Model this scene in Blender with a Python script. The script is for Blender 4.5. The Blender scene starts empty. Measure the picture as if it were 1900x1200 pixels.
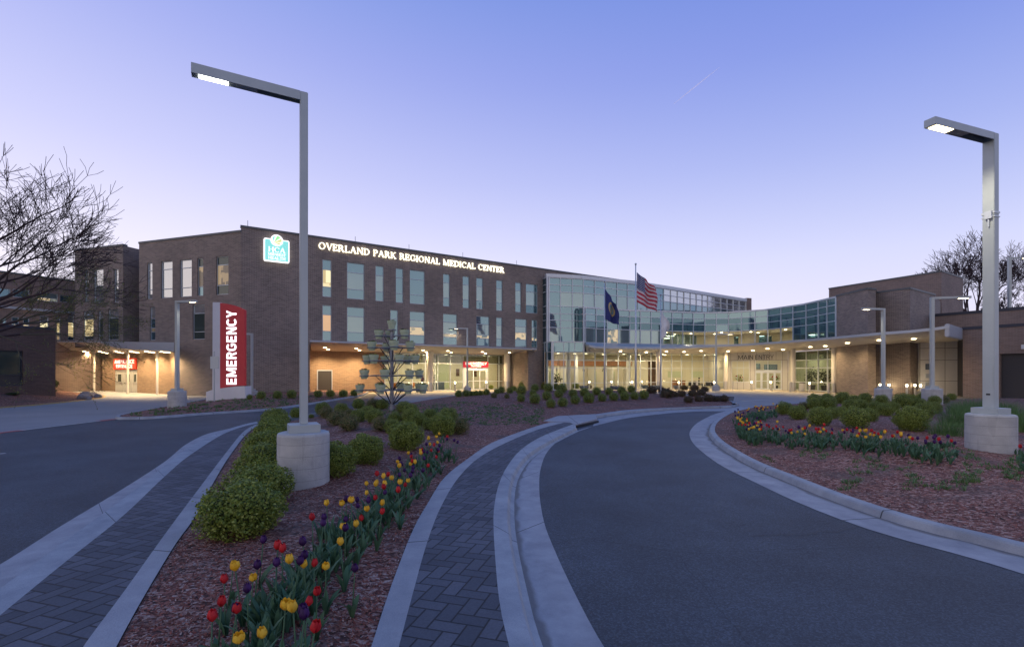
import bpy, bmesh, math, random
import numpy as np
from mathutils import Vector, Matrix
from mathutils.geometry import delaunay_2d_cdt

rnd = random.Random(7)
nrg = np.random.default_rng(7)
SC = bpy.context.scene
COL = SC.collection

# ------------------------------------------------------------------ camera
F, CX, HY, CH = 897.0, 950.0, 690.0, 2.0          # survey constants: focal, principal column, horizon row, eye height
cam_d = bpy.data.cameras.new('camera')
cam = bpy.data.objects.new('camera', cam_d)
COL.objects.link(cam)
cam.location = (0, 0, CH)
cam.rotation_euler = (math.radians(90), 0, 0)
cam_d.sensor_width = 36
cam_d.lens = 36 * F / 1900
cam_d.shift_y = 90 / 1900
cam_d.clip_end = 20000
SC.camera = cam

# ------------------------------------------------------------------ dusk sky
world = bpy.data.worlds.new('World')
SC.world = world
world.use_nodes = True
nt = world.node_tree
nt.nodes.clear()
N = nt.nodes.new; L = nt.links.new
tc = N('ShaderNodeTexCoord'); sep = N('ShaderNodeSeparateXYZ'); L(tc.outputs['Generated'], sep.inputs[0])
ramp = N('ShaderNodeValToRGB'); cr = ramp.color_ramp
stops = [(0.0, (.66, .62, .73)), (.08, (.70, .65, .75)), (.20, (.63, .605, .75)), (.36, (.44, .45, .69)),
         (.52, (.29, .325, .63)), (.70, (.125, .215, .54)), (1.0, (.03, .18, .48))]
while len(cr.elements) < len(stops): cr.elements.new(.5)
for e, (p, c) in zip(cr.elements, stops):
    e.position = p; e.color = (*c, 1)
L(sep.outputs['Z'], ramp.inputs[0])
# the sunset side (left) is paler, the side away from it deeper blue
mr = N('ShaderNodeMapRange'); mr.inputs[1].default_value = -.75; mr.inputs[2].default_value = .85
L(sep.outputs['X'], mr.inputs[0])
az = N('ShaderNodeMix'); az.data_type = 'RGBA'
az.inputs[6].default_value = (1.06, 1.05, 1.03, 1); az.inputs[7].default_value = (.42, .58, .86, 1)
zf = N('ShaderNodeMapRange'); zf.inputs[1].default_value = .02; zf.inputs[2].default_value = .5; zf.inputs[3].default_value = .25; zf.inputs[4].default_value = 1; L(sep.outputs['Z'], zf.inputs[0])
zm_ = N('ShaderNodeMath'); zm_.operation = 'MULTIPLY'; L(mr.outputs[0], zm_.inputs[0]); L(zf.outputs[0], zm_.inputs[1]); L(zm_.outputs[0], az.inputs[0])
mul = N('ShaderNodeMix'); mul.data_type = 'RGBA'; mul.blend_type = 'MULTIPLY'; mul.inputs[0].default_value = 1
L(ramp.outputs[0], mul.inputs[6]); L(az.outputs[2], mul.inputs[7])
# warmer twilight glow on the far side of the dome, behind the viewer (it lights the facades)
yr = N('ShaderNodeMapRange'); yr.inputs[1].default_value = .05; yr.inputs[2].default_value = -.55; L(sep.outputs['Y'], yr.inputs[0])
yc = N('ShaderNodeMix'); yc.data_type = 'RGBA'; yc.inputs[6].default_value = (1, 1, 1, 1); yc.inputs[7].default_value = (1.30, 1.13, .86, 1); L(yr.outputs[0], yc.inputs[0])
mul2 = N('ShaderNodeMix'); mul2.data_type = 'RGBA'; mul2.blend_type = 'MULTIPLY'; mul2.inputs[0].default_value = 1
L(mul.outputs[2], mul2.inputs[6]); L(yc.outputs[2], mul2.inputs[7])
sky = N('ShaderNodeTexSky'); sky.sky_type = 'NISHITA'; sky.sun_disc = False
sky.sun_elevation = math.radians(-1.5); sky.sun_rotation = math.radians(255)
add = N('ShaderNodeMix'); add.data_type = 'RGBA'; add.blend_type = 'ADD'; add.inputs[0].default_value = .06
L(mul2.outputs[2], add.inputs[6]); L(sky.outputs[0], add.inputs[7])
bg = N('ShaderNodeBackground'); bg.inputs['Strength'].default_value = 1.2
L(add.outputs[2], bg.inputs[0])
wo = N('ShaderNodeOutputWorld'); L(bg.outputs[0], wo.inputs[0])

SC.view_settings.view_transform = 'Standard'
SC.view_settings.look = 'None'
SC.view_settings.exposure = 0.22
SC.view_settings.gamma = 1
SC.cycles.max_bounces = 5
SC.cycles.transparent_max_bounces = 12
SC.cycles.sample_clamp_indirect = 4

# ------------------------------------------------------------------ helpers
def W(px, d): return (px - CX) / F * d
def PD(px, d): return Vector((W(px, d), d))
def G(px, py, z=0.0):
    d = F * (CH - z) / (py - HY)
    return Vector((W(px, d), d, z))
def Zat(py, d): return CH + (HY - py) / F * d

class MB:
    def __init__(s): s.v = []; s.f = []; s.m = []; s.uv = []
    def face(s, pts, m=0, uv=None):
        i = len(s.v); s.v += [tuple(p) for p in pts]; s.f.append(tuple(range(i, i + len(pts)))); s.m.append(m)
        s.uv.append(uv)
    def raw(s, vs, fs, m=0):
        i = len(s.v); s.v += [tuple(p) for p in vs]
        for f in fs: s.f.append(tuple(i + k for k in f)); s.m.append(m); s.uv.append(None)
    def hexa(s, b, t, m=0):                        # bottom 4, top 4 in the same winding
        s.raw(list(b) + list(t), [(3, 2, 1, 0), (4, 5, 6, 7), (0, 1, 5, 4), (1, 2, 6, 5), (2, 3, 7, 6), (3, 0, 4, 7)], m)
    def box(s, c, h, rz=0, m=0):
        cx, cy, cz = c; hx, hy, hz = h; ca, sa = math.cos(rz), math.sin(rz)
        P = [(cx + x * hx * ca - y * hy * sa, cy + x * hx * sa + y * hy * ca) for x, y in ((-1, -1), (1, -1), (1, 1), (-1, 1))]
        s.hexa([(*p, cz - hz) for p in P], [(*p, cz + hz) for p in P], m)
    def bar(s, a, b, w, h, m=0, up=Vector((0, 0, 1))):   # rectangular bar a->b, w sideways, h upwards
        a = Vector(a); b = Vector(b); t = (b - a).normalized()
        if abs(t.dot(up)) > .95: up = Vector((1, 0, 0))
        sd = t.cross(up).normalized(); u = sd.cross(t).normalized()
        q = [(-1, -1), (1, -1), (1, 1), (-1, 1)]
        s.raw([a + sd * x * w / 2 + u * y * h / 2 for x, y in q] + [b + sd * x * w / 2 + u * y * h / 2 for x, y in q],
              [(0, 1, 2, 3), (7, 6, 5, 4), (4, 5, 1, 0), (5, 6, 2, 1), (6, 7, 3, 2), (7, 4, 0, 3)], m)
    def tube(s, pts, rad, n=6, m=0, cap=True):
        pts = [Vector(p) for p in pts]; i0 = len(s.v); k = len(pts)
        ref = Vector((0.31, .17, .93))
        for j, p in enumerate(pts):
            t = (pts[min(j + 1, k - 1)] - pts[max(j - 1, 0)])
            t = t.normalized() if t.length > 1e-9 else Vector((0, 0, 1))
            a = t.cross(ref)
            if a.length < .1: a = t.cross(Vector((1, 0, 0)))
            a.normalize(); b = t.cross(a)
            r = rad[j] if hasattr(rad, '__len__') else rad
            for q in range(n):
                th = 2 * math.pi * q / n; s.v.append(tuple(p + (a * math.cos(th) + b * math.sin(th)) * r))
        for j in range(k - 1):
            for q in range(n):
                s.f.append((i0 + j * n + q, i0 + j * n + (q + 1) % n, i0 + (j + 1) * n + (q + 1) % n, i0 + (j + 1) * n + q)); s.m.append(m); s.uv.append(None)
        if cap:
            s.f.append(tuple(i0 + q for q in range(n))[::-1]); s.m.append(m); s.uv.append(None)
            s.f.append(tuple(i0 + (k - 1) * n + q for q in range(n))); s.m.append(m); s.uv.append(None)
    def lathe(s, prof, c=(0, 0, 0), n=24, m=0, wob=None):
        i0 = len(s.v)
        for j, (r, z) in enumerate(prof):
            for q in range(n):
                th = 2 * math.pi * q / n
                k = r * (1 + (wob(j, th) if wob else 0))
                s.v.append((c[0] + k * math.cos(th), c[1] + k * math.sin(th), c[2] + z))
        for j in range(len(prof) - 1):
            for q in range(n):
                s.f.append((i0 + j * n + q, i0 + j * n + (q + 1) % n, i0 + (j + 1) * n + (q + 1) % n, i0 + (j + 1) * n + q)); s.m.append(m); s.uv.append(None)
        s.f.append(tuple(i0 + q for q in range(n))[::-1]); s.m.append(m); s.uv.append(None)
        s.f.append(tuple(i0 + (len(prof) - 1) * n + q for q in range(n))); s.m.append(m); s.uv.append(None)
    def ngon_prism(s, poly, z0, z1, m=0):
        k = len(poly); i = len(s.v)
        s.v += [(p[0], p[1], z0) for p in poly] + [(p[0], p[1], z1) for p in poly]
        s.f.append(tuple(i + j for j in range(k))[::-1]); s.m.append(m); s.uv.append(None)
        s.f.append(tuple(i + k + j for j in range(k))); s.m.append(m); s.uv.append(None)
        for j in range(k):
            s.f.append((i + j, i + (j + 1) % k, i + k + (j + 1) % k, i + k + j)); s.m.append(m); s.uv.append(None)

OFF = {}
def mesh_of(mb, off=(0, 0, 0), smooth=False, bevel=0, weld=False):
    me = bpy.data.meshes.new('m')
    o = Vector(off)
    vs = [(v[0] - o[0], v[1] - o[1], v[2] - o[2]) for v in mb.v]
    me.from_pydata(vs, [], mb.f)
    uvl = me.uv_layers.new(name='UVMap').data
    for p in me.polygons:
        p.material_index = mb.m[p.index]; p.use_smooth = smooth
        cu = mb.uv[p.index]
        if cu:
            for li, c in zip(p.loop_indices, cu): uvl[li].uv = c
        else:
            nn = p.normal
            if abs(nn.z) > .7:
                for li in p.loop_indices:
                    c = vs[me.loops[li].vertex_index]; uvl[li].uv = (c[0], c[1])
            else:
                l = math.hypot(nn.x, nn.y) or 1; tx, ty = -nn.y / l, nn.x / l
                for li in p.loop_indices:
                    c = vs[me.loops[li].vertex_index]; uvl[li].uv = (c[0] * tx + c[1] * ty, c[2])
    if weld or bevel:
        bm = bmesh.new(); bm.from_mesh(me)
        bmesh.ops.remove_doubles(bm, verts=bm.verts, dist=.0008)
        if bevel:
            es = [e for e in bm.edges if len(e.link_faces) == 2 and e.calc_face_angle(0) > .6]
            bmesh.ops.bevel(bm, geom=es, offset=bevel, segments=2, affect='EDGES', clamp_overlap=True)
        bm.to_mesh(me); bm.free()
    me.update()
    return me
def part(name, mb, mats, parent, **k):
    me = mesh_of(mb, OFF.get(parent.name, (0, 0, 0)), **k); me.name = name
    for m in (mats if isinstance(mats, (list, tuple)) else [mats]): me.materials.append(m)
    o = bpy.data.objects.new(name, me); COL.objects.link(o); o.parent = parent
    OFF[o.name] = OFF.get(parent.name, (0, 0, 0))
    return o
def thing(name, label, cat, loc=(0, 0, 0), group=None):
    o = bpy.data.objects.new(name, None); COL.objects.link(o); o.empty_display_size = .2
    o.location = loc; o['label'] = label; o['category'] = cat
    if group: o['group'] = group
    OFF[o.name] = tuple(loc)
    return o
def single(name, mb, mats, label=None, cat=None, loc=(0, 0, 0), group=None, kind=None, **k):
    me = mesh_of(mb, loc, **k); me.name = name
    for m in (mats if isinstance(mats, (list, tuple)) else [mats]): me.materials.append(m)
    o = bpy.data.objects.new(name, me); COL.objects.link(o); o.location = loc; OFF[o.name] = tuple(loc)
    if label: o['label'] = label
    if cat: o['category'] = cat
    if group: o['group'] = group
    if kind: o['kind'] = kind
    return o
def copy_tree(o, parent=None):
    c = o.copy(); COL.objects.link(c)
    if parent: c.parent = parent
    OFF[c.name] = OFF.get(o.name, (0, 0, 0))
    for ch in list(o.children): copy_tree(ch, c)
    return c

# ------------------------------------------------------------------ materials
def mat(name, col, rough=.6, metal=0, spec=.5, c2=None, nscale=3.0, detail=4, lo=.35, hi=.65, bump=0, bscale=40, emit=None, est=0, coords='Object', stretch=None):
    m = bpy.data.materials.new(name); m.use_nodes = True
    t = m.node_tree; b = t.nodes['Principled BSDF']
    b.inputs['Base Color'].default_value = (*col, 1); b.inputs['Roughness'].default_value = rough
    b.inputs['Metallic'].default_value = metal; b.inputs['Specular IOR Level'].default_value = spec
    co = t.nodes.new('ShaderNodeTexCoord')
    src = co.outputs[coords]
    if stretch:
        mp = t.nodes.new('ShaderNodeMapping'); mp.inputs['Scale'].default_value = stretch
        t.links.new(src, mp.inputs[0]); src = mp.outputs[0]
    if c2:
        n = t.nodes.new('ShaderNodeTexNoise'); n.inputs['Scale'].default_value = nscale; n.inputs['Detail'].default_value = detail
        n.inputs['Roughness'].default_value = .65
        t.links.new(src, n.inputs['Vector'])
        r = t.nodes.new('ShaderNodeValToRGB'); r.color_ramp.elements[0].position = lo; r.color_ramp.elements[1].position = hi
        r.color_ramp.elements[0].color = (*col, 1); r.color_ramp.elements[1].color = (*c2, 1)
        t.links.new(n.outputs[0], r.inputs[0]); t.links.new(r.outputs[0], b.inputs['Base Color'])
    if bump:
        n = t.nodes.new('ShaderNodeTexNoise'); n.inputs['Scale'].default_value = bscale; n.inputs['Detail'].default_value = 5
        t.links.new(src, n.inputs['Vector'])
        bp = t.nodes.new('ShaderNodeBump'); bp.inputs['Strength'].default_value = bump; bp.inputs['Distance'].default_value = .02
        t.links.new(n.outputs[0], bp.inputs['Height']); t.links.new(bp.outputs[0], b.inputs['Normal'])
    if emit:
        b.inputs['Emission Color'].default_value = (*emit, 1); b.inputs['Emission Strength'].default_value = est
    return m
def brick(name, ca, cb, mortar, w=.33, h=.09, bumpy=.4, big=(1, .8)):
    m = bpy.data.materials.new(name); m.use_nodes = True; t = m.node_tree; b = t.nodes['Principled BSDF']
    uv = t.nodes.new('ShaderNodeUVMap'); uv.uv_map = 'UVMap'
    bt = t.nodes.new('ShaderNodeTexBrick')
    bt.inputs['Color1'].default_value = (*ca, 1); bt.inputs['Color2'].default_value = (*cb, 1); bt.inputs['Mortar'].default_value = (*mortar, 1)
    bt.inputs['Scale'].default_value = 1; bt.inputs['Brick Width'].default_value = w; bt.inputs['Row Height'].default_value = h
    bt.inputs['Mortar Size'].default_value = .010; bt.inputs['Mortar Smooth'].default_value = .2; bt.inputs['Bias'].default_value = 0
    t.links.new(uv.outputs[0], bt.inputs['Vector'])
    n = t.nodes.new('ShaderNodeTexNoise'); n.inputs['Scale'].default_value = .35; n.inputs['Detail'].default_value = 6
    t.links.new(uv.outputs[0], n.inputs['Vector'])
    mr_ = t.nodes.new('ShaderNodeMapRange'); mr_.inputs[1].default_value = .3; mr_.inputs[2].default_value = .7
    mr_.inputs[3].default_value = big[1]; mr_.inputs[4].default_value = big[0] * 1.1
    t.links.new(n.outputs[0], mr_.inputs[0])
    mx = t.nodes.new('ShaderNodeMix'); mx.data_type = 'RGBA'; mx.blend_type = 'MULTIPLY'; mx.inputs[0].default_value = 1
    t.links.new(bt.outputs['Color'], mx.inputs[6]); t.links.new(mr_.outputs[0], mx.inputs[7])
    t.links.new(mx.outputs[2], b.inputs['Base Color'])
    b.inputs['Roughness'].default_value = .75
    bp = t.nodes.new('ShaderNodeBump'); bp.inputs['Strength'].default_value = bumpy; bp.inputs['Distance'].default_value = .01; bp.invert = True
    t.links.new(bt.outputs['Fac'], bp.inputs['Height']); t.links.new(bp.outputs[0], b.inputs['Normal'])
    return m
def island(name, cols, rough=.6, trans=0, spec=.3):
    """colour picked per mesh island (per leaf, per chip)"""
    m = bpy.data.materials.new(name); m.use_nodes = True; t = m.node_tree; b = t.nodes['Principled BSDF']
    g = t.nodes.new('ShaderNodeNewGeometry'); r = t.nodes.new('ShaderNodeValToRGB')
    while len(r.color_ramp.elements) < len(cols): r.color_ramp.elements.new(.5)
    for i, (e, c) in enumerate(zip(r.color_ramp.elements, cols)):
        e.position = i / (len(cols) - 1); e.color = (*c, 1)
    t.links.new(g.outputs['Random Per Island'], r.inputs[0]); t.links.new(r.outputs[0], b.inputs['Base Color'])
    b.inputs['Roughness'].default_value = rough; b.inputs['Specular IOR Level'].default_value = spec
    if trans:
        tr = t.nodes.new('ShaderNodeBsdfTranslucent'); mx = t.nodes.new('ShaderNodeMixShader'); mx.inputs[0].default_value = trans
        t.links.new(r.outputs[0], tr.inputs[0]); t.links.new(b.outputs[0], mx.inputs[1]); t.links.new(tr.outputs[0], mx.inputs[2])
        t.links.new(mx.outputs[0], t.nodes['Material Output'].inputs[0])
    return m
def clear_glass(name, tint=(.86, .9, .88), refl=1.0):
    m = bpy.data.materials.new(name); m.use_nodes = True; t = m.node_tree; t.nodes.remove(t.nodes['Principled BSDF'])
    tr = t.nodes.new('ShaderNodeBsdfTransparent'); tr.inputs[0].default_value = (*tint, 1)
    gl = t.nodes.new('ShaderNodeBsdfGlossy'); gl.inputs['Roughness'].default_value = .01
    lw = t.nodes.new('ShaderNodeLayerWeight'); lw.inputs[0].default_value = .5
    pw = t.nodes.new('ShaderNodeMath'); pw.operation = 'POWER'; pw.inputs[1].default_value = 4; t.links.new(lw.outputs['Facing'], pw.inputs[0])
    fr = t.nodes.new('ShaderNodeMath'); fr.operation = 'MULTIPLY_ADD'; fr.inputs[1].default_value = .8; fr.inputs[2].default_value = .045 * refl; t.links.new(pw.outputs[0], fr.inputs[0])
    mx = t.nodes.new('ShaderNodeMixShader'); t.links.new(fr.outputs[0], mx.inputs[0])
    t.links.new(tr.outputs[0], mx.inputs[1]); t.links.new(gl.outputs[0], mx.inputs[2]); t.links.new(mx.outputs[0], t.nodes['Material Output'].inputs[0])
    return m
def lit_pane(name, ca, cb, st=1.0, sc=1.3):
    m = mat(name, (.05, .05, .05), .08, spec=.6); t = m.node_tree; b = t.nodes['Principled BSDF']
    uv = t.nodes.new('ShaderNodeUVMap'); uv.uv_map = 'UVMap'
    vo = t.nodes.new('ShaderNodeTexVoronoi'); vo.distance = 'CHEBYCHEV'; vo.inputs['Scale'].default_value = sc
    t.links.new(uv.outputs[0], vo.inputs['Vector'])
    sp = t.nodes.new('ShaderNodeSeparateColor'); t.links.new(vo.outputs['Color'], sp.inputs[0])
    r = t.nodes.new('ShaderNodeValToRGB'); r.color_ramp.elements[0].color = (*ca, 1); r.color_ramp.elements[1].color = (*cb, 1)
    r.color_ramp.elements[0].position = .25; r.color_ramp.elements[1].position = .6
    t.links.new(sp.outputs[0], r.inputs[0]); t.links.new(r.outputs[0], b.inputs['Emission Color']); b.inputs['Emission Strength'].default_value = st
    return m
def mnode(t, op, a, b=None, c=None):
    n = t.nodes.new('ShaderNodeMath'); n.operation = op
    for i, v in enumerate((a, b, c)):
        if v is None: continue
        if isinstance(v, (int, float)): n.inputs[i].default_value = v
        else: t.links.new(v, n.inputs[i])
    return n.outputs[0]
def herringbone(name, w, ang, ca, cb, joint):
    m = bpy.data.materials.new(name); m.use_nodes = True; t = m.node_tree; b = t.nodes['Principled BSDF']
    co = t.nodes.new('ShaderNodeTexCoord'); mp = t.nodes.new('ShaderNodeMapping')
    mp.inputs['Rotation'].default_value = (0, 0, ang); mp.inputs['Scale'].default_value = (1 / w,) * 3
    t.links.new(co.outputs['Object'], mp.inputs[0]); sp = t.nodes.new('ShaderNodeSeparateXYZ'); t.links.new(mp.outputs[0], sp.inputs[0])
    x, y = sp.outputs[0], sp.outputs[1]
    ix, iy = mnode(t, 'FLOOR', x), mnode(t, 'FLOOR', y); fx, fy = mnode(t, 'SUBTRACT', x, ix), mnode(t, 'SUBTRACT', y, iy)
    k = mnode(t, 'FLOORED_MODULO', mnode(t, 'SUBTRACT', ix, iy), 4)
    def is_(v): return mnode(t, 'COMPARE', k, v, .3)
    k0, k1, k2, k3 = is_(0), is_(1), is_(2), is_(3)
    gx, gy = mnode(t, 'SUBTRACT', 1, fx), mnode(t, 'SUBTRACT', 1, fy)
    def pen(v, off): return mnode(t, 'ADD', v, mnode(t, 'MULTIPLY', off, 9))    # an open side of the brick is ignored
    d = mnode(t, 'MINIMUM', mnode(t, 'MINIMUM', pen(fx, k1), pen(gx, k0)), mnode(t, 'MINIMUM', pen(fy, k2), pen(gy, k3)))
    bx, by = mnode(t, 'SUBTRACT', ix, k1), mnode(t, 'SUBTRACT', iy, k2)
    cmb = t.nodes.new('ShaderNodeCombineXYZ'); t.links.new(bx, cmb.inputs[0]); t.links.new(by, cmb.inputs[1])
    t.links.new(mnode(t, 'ADD', k0, k1), cmb.inputs[2])
    wn = t.nodes.new('ShaderNodeTexWhiteNoise'); t.links.new(cmb.outputs[0], wn.inputs[0])
    r = t.nodes.new('ShaderNodeValToRGB'); r.color_ramp.elements[0].color = (*ca, 1); r.color_ramp.elements[1].color = (*cb, 1)
    t.links.new(wn.outputs['Value'], r.inputs[0])
    nz = t.nodes.new('ShaderNodeTexNoise'); nz.inputs['Scale'].default_value = 60; nz.inputs['Detail'].default_value = 6; t.links.new(co.outputs['Object'], nz.inputs['Vector'])
    big = t.nodes.new('ShaderNodeTexNoise'); big.inputs['Scale'].default_value = .9; big.inputs['Detail'].default_value = 4; t.links.new(co.outputs['Object'], big.inputs['Vector'])
    g1 = mnode(t, 'MULTIPLY', mnode(t, 'ADD', mnode(t, 'MULTIPLY', nz.outputs[0], .8), .6), mnode(t, 'ADD', mnode(t, 'MULTIPLY', big.outputs[0], .9), .55))
    mx = t.nodes.new('ShaderNodeMix'); mx.data_type = 'RGBA'; mx.blend_type = 'MULTIPLY'; mx.inputs[0].default_value = 1
    t.links.new(r.outputs[0], mx.inputs[6]); t.links.new(g1, mx.inputs[7])
    sm = t.nodes.new('ShaderNodeMapRange'); sm.interpolation_type = 'SMOOTHSTEP'; sm.inputs[1].default_value = .025; sm.inputs[2].default_value = .075
    t.links.new(d, sm.inputs[0])
    m2 = t.nodes.new('ShaderNodeMix'); m2.data_type = 'RGBA'; m2.inputs[6].default_value = (*joint, 1)
    t.links.new(sm.outputs[0], m2.inputs[0]); t.links.new(mx.outputs[2], m2.inputs[7]); t.links.new(m2.outputs[2], b.inputs['Base Color'])
    b.inputs['Roughness'].default_value = .7
    h = mnode(t, 'ADD', sm.outputs[0], mnode(t, 'MULTIPLY', nz.outputs[0], .25))
    bp = t.nodes.new('ShaderNodeBump'); bp.inputs['Strength'].default_value = .7; bp.inputs['Distance'].default_value = .008
    t.links.new(h, bp.inputs['Height']); t.links.new(bp.outputs[0], b.inputs['Normal'])
    return m
def emitter(name, col, st):
    return mat(name, (.8, .8, .8), .5, emit=col, est=st)

def concrete_jointed(name, ca, cb, every):
    """concrete with tooled joints across the run (UV u = metres along) and stains"""
    m = mat(name, ca, .72, c2=cb, nscale=2.2, detail=8, bump=.25, bscale=70); t = m.node_tree; b = t.nodes['Principled BSDF']
    base = b.inputs['Base Color'].links[0].from_socket
    uv = t.nodes.new('ShaderNodeUVMap'); uv.uv_map = 'UVMap'; sp = t.nodes.new('ShaderNodeSeparateXYZ'); t.links.new(uv.outputs[0], sp.inputs[0])
    f = mnode(t, 'FRACT', mnode(t, 'DIVIDE', sp.outputs[0], every))
    j = mnode(t, 'LESS_THAN', f, .012 / every * 1.6)
    mx = t.nodes.new('ShaderNodeMix'); mx.data_type = 'RGBA'; mx.inputs[7].default_value = tuple(c * .25 for c in ca) + (1,)
    t.links.new(j, mx.inputs[0]); t.links.new(base, mx.inputs[6])
    n2 = t.nodes.new('ShaderNodeTexNoise'); n2.inputs['Scale'].default_value = 160; n2.inputs['Detail'].default_value = 3
    co = t.nodes.new('ShaderNodeTexCoord'); t.links.new(co.outputs['Object'], n2.inputs['Vector'])
    sc = mnode(t, 'ADD', mnode(t, 'MULTIPLY', n2.outputs[0], .6), .7)
    m3 = t.nodes.new('ShaderNodeMix'); m3.data_type = 'RGBA'; m3.blend_type = 'MULTIPLY'; m3.inputs[0].default_value = 1
    t.links.new(mx.outputs[2], m3.inputs[6]); t.links.new(sc, m3.inputs[7]); t.links.new(m3.outputs[2], b.inputs['Base Color'])
    return m

M = {}
M['brick'] = brick('dark_brick', (.135, .106, .088), (.23, .18, .148), (.39, .345, .31))
M['brick_lit'] = brick('canopy_lit_brick', (.20, .125, .08), (.29, .185, .115), (.34, .27, .20))  # wing brick with the warm canopy light tinted into its colour
M['brick_brown'] = brick('brown_brick', (.165, .12, .10), (.235, .17, .14), (.30, .25, .22))
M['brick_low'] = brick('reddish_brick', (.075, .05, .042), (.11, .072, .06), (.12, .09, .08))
M['coping'] = mat('coping_metal', (.10, .11, .115), .5, .3)
M['coping_dark'] = mat('dark_coping_metal', (.035, .04, .055), .5, .3)
M['roof'] = mat('roof_membrane', (.2, .2, .2), .9)
M['alu'] = mat('window_aluminium', (.40, .46, .52), .4, .5)
M['alu_bright'] = mat('bright_aluminium', (.55, .60, .64), .4, .4)
M['pole'] = mat('painted_pole', (.38, .43, .44), .42, .2, c2=(.42, .47, .48), nscale=1.5, bump=.05, bscale=200)
M['pole_gap'] = mat('dark_channel', (.06, .065, .08), .6)
M['soffit'] = mat('soffit_panel', (.55, .52, .47), .6, c2=(.5, .47, .42), nscale=.6)
M['fascia'] = mat('fascia_metal', (.42, .46, .50), .45, .3)
M['panel'] = mat('metal_panel', (.50, .50, .48), .42, .2, c2=(.46, .46, .44), nscale=.5)
M['panel_joint'] = mat('panel_joint', (.08, .08, .08), .8)
M['teal'] = mat('teal_glass', (.19, .31, .36), .04, .75, spec=.8)
M['teal_pale'] = mat('pale_blind_glass', (.28, .39, .41), .05, .7, spec=.8, c2=(.25, .36, .385), nscale=.4)
M['teal_dark'] = mat('dark_spandrel_glass', (.10, .19, .24), .04, .75, spec=.8)
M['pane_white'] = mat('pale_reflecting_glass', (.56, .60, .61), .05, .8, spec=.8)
M['pane_dark'] = mat('dark_window_glass', (.05, .075, .07), .05, .3, spec=.8)
M['lit'] = lit_pane('lit_room', (.55, .42, .20), (.95, .82, .48), .95, 1.0)
M['lit_orange'] = lit_pane('lit_orange_room', (.55, .30, .14), (.75, .45, .24), .8, 1.2)
M['lit_dim'] = lit_pane('dim_lit_room', (.10, .075, .05), (.34, .24, .13), .8, 1.5)
M['lit_mix'] = lit_pane('part_lit_room', (.10, .16, .18), (.80, .62, .38), .7, 2.6)
M['glass'] = clear_glass('clear_glass')
M['glass_dim'] = clear_glass('grey_clear_glass', (.55, .60, .58), 2.2)
M['cream'] = mat('cream_wall', (.70, .64, .48), .8, c2=(.64, .58, .43), nscale=.5)
M['green_wall'] = mat('pale_green_wall', (.52, .55, .36), .8)
M['ceil'] = mat('ceiling_tile', (.72, .70, .62), .9)
M['tile'] = mat('lobby_floor', (.38, .33, .25), .3)
M['wood'] = mat('wood_panel', (.36, .15, .055), .45, c2=(.25, .10, .035), nscale=2, stretch=(1, 1, .15))
M['wood_dark'] = mat('dark_wood_panel', (.14, .07, .035), .5, c2=(.08, .04, .02), nscale=3)
M['col_white'] = mat('painted_column', (.66, .63, .56), .5)
M['steel'] = mat('brushed_steel', (.50, .50, .50), .3, .7)
M['dark'] = mat('dark_door', (.035, .033, .033), .5)
M['charcoal'] = mat('charcoal_slats', (.035, .035, .04), .6)
M['black'] = mat('black_plastic', (.015, .015, .018), .5)
M['downlight'] = emitter('downlight_lens', (1, .80, .48), 14)
M['led'] = emitter('led_lens', (1, .98, .92), 7)
M['lamp_glow'] = emitter('warm_lamp_lens', (1, .80, .48), 9)
M['boll_glow'] = emitter('bollard_lens', (1, .80, .48), 10)
M['ceil_light'] = emitter('ceiling_luminaire', (1, .85, .55), 8)
M['letters'] = emitter('lit_letters', (1, .93, .66), 2.1)
M['white_lit'] = emitter('lit_white_letters', (1, .96, 1), 1.2)
M['sign_teal'] = emitter('lit_turquoise_face', (.02, .52, .43), .9)
M['sign_white'] = emitter('lit_white_face', (1, 1, 1), 1.15)
M['sign_green'] = emitter('lit_green_face', (.15, .80, .06), .9)
M['sign_olive'] = emitter('lit_olive_face', (.50, .52, .02), .9)
M['red_panel'] = mat('red_sign_panel', (.33, .018, .03), .4, c2=(.38, .022, .035), nscale=.7, emit=(.5, .02, .035), est=.12)
M['red_lit'] = mat('lit_red_sign', (.6, .04, .02), .4, emit=(.95, .05, .02), est=.12)
M['red_sign'] = mat('dark_red_sign', (.36, .01, .03), .4, emit=(.6, .01, .04), est=.35)
M['white_paint'] = mat('white_sign_metal', (.66, .68, .72), .4, c2=(.60, .62, .66), nscale=.8)
M['white_text'] = mat('white_text', (.8, .78, .75), .5, emit=(1, .95, .9), est=.55)
M['black_text'] = mat('black_text', (.02, .02, .03), .5)
M['orange'] = mat('orange_fabric', (.7, .25, .03), .7)
M['skin'] = mat('skin', (.45, .28, .2), .6)
M['navy'] = mat('dark_cloth', (.03, .04, .06), .8)
M['purple_cloth'] = mat('plum_cloth', (.16, .06, .10), .8)

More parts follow.
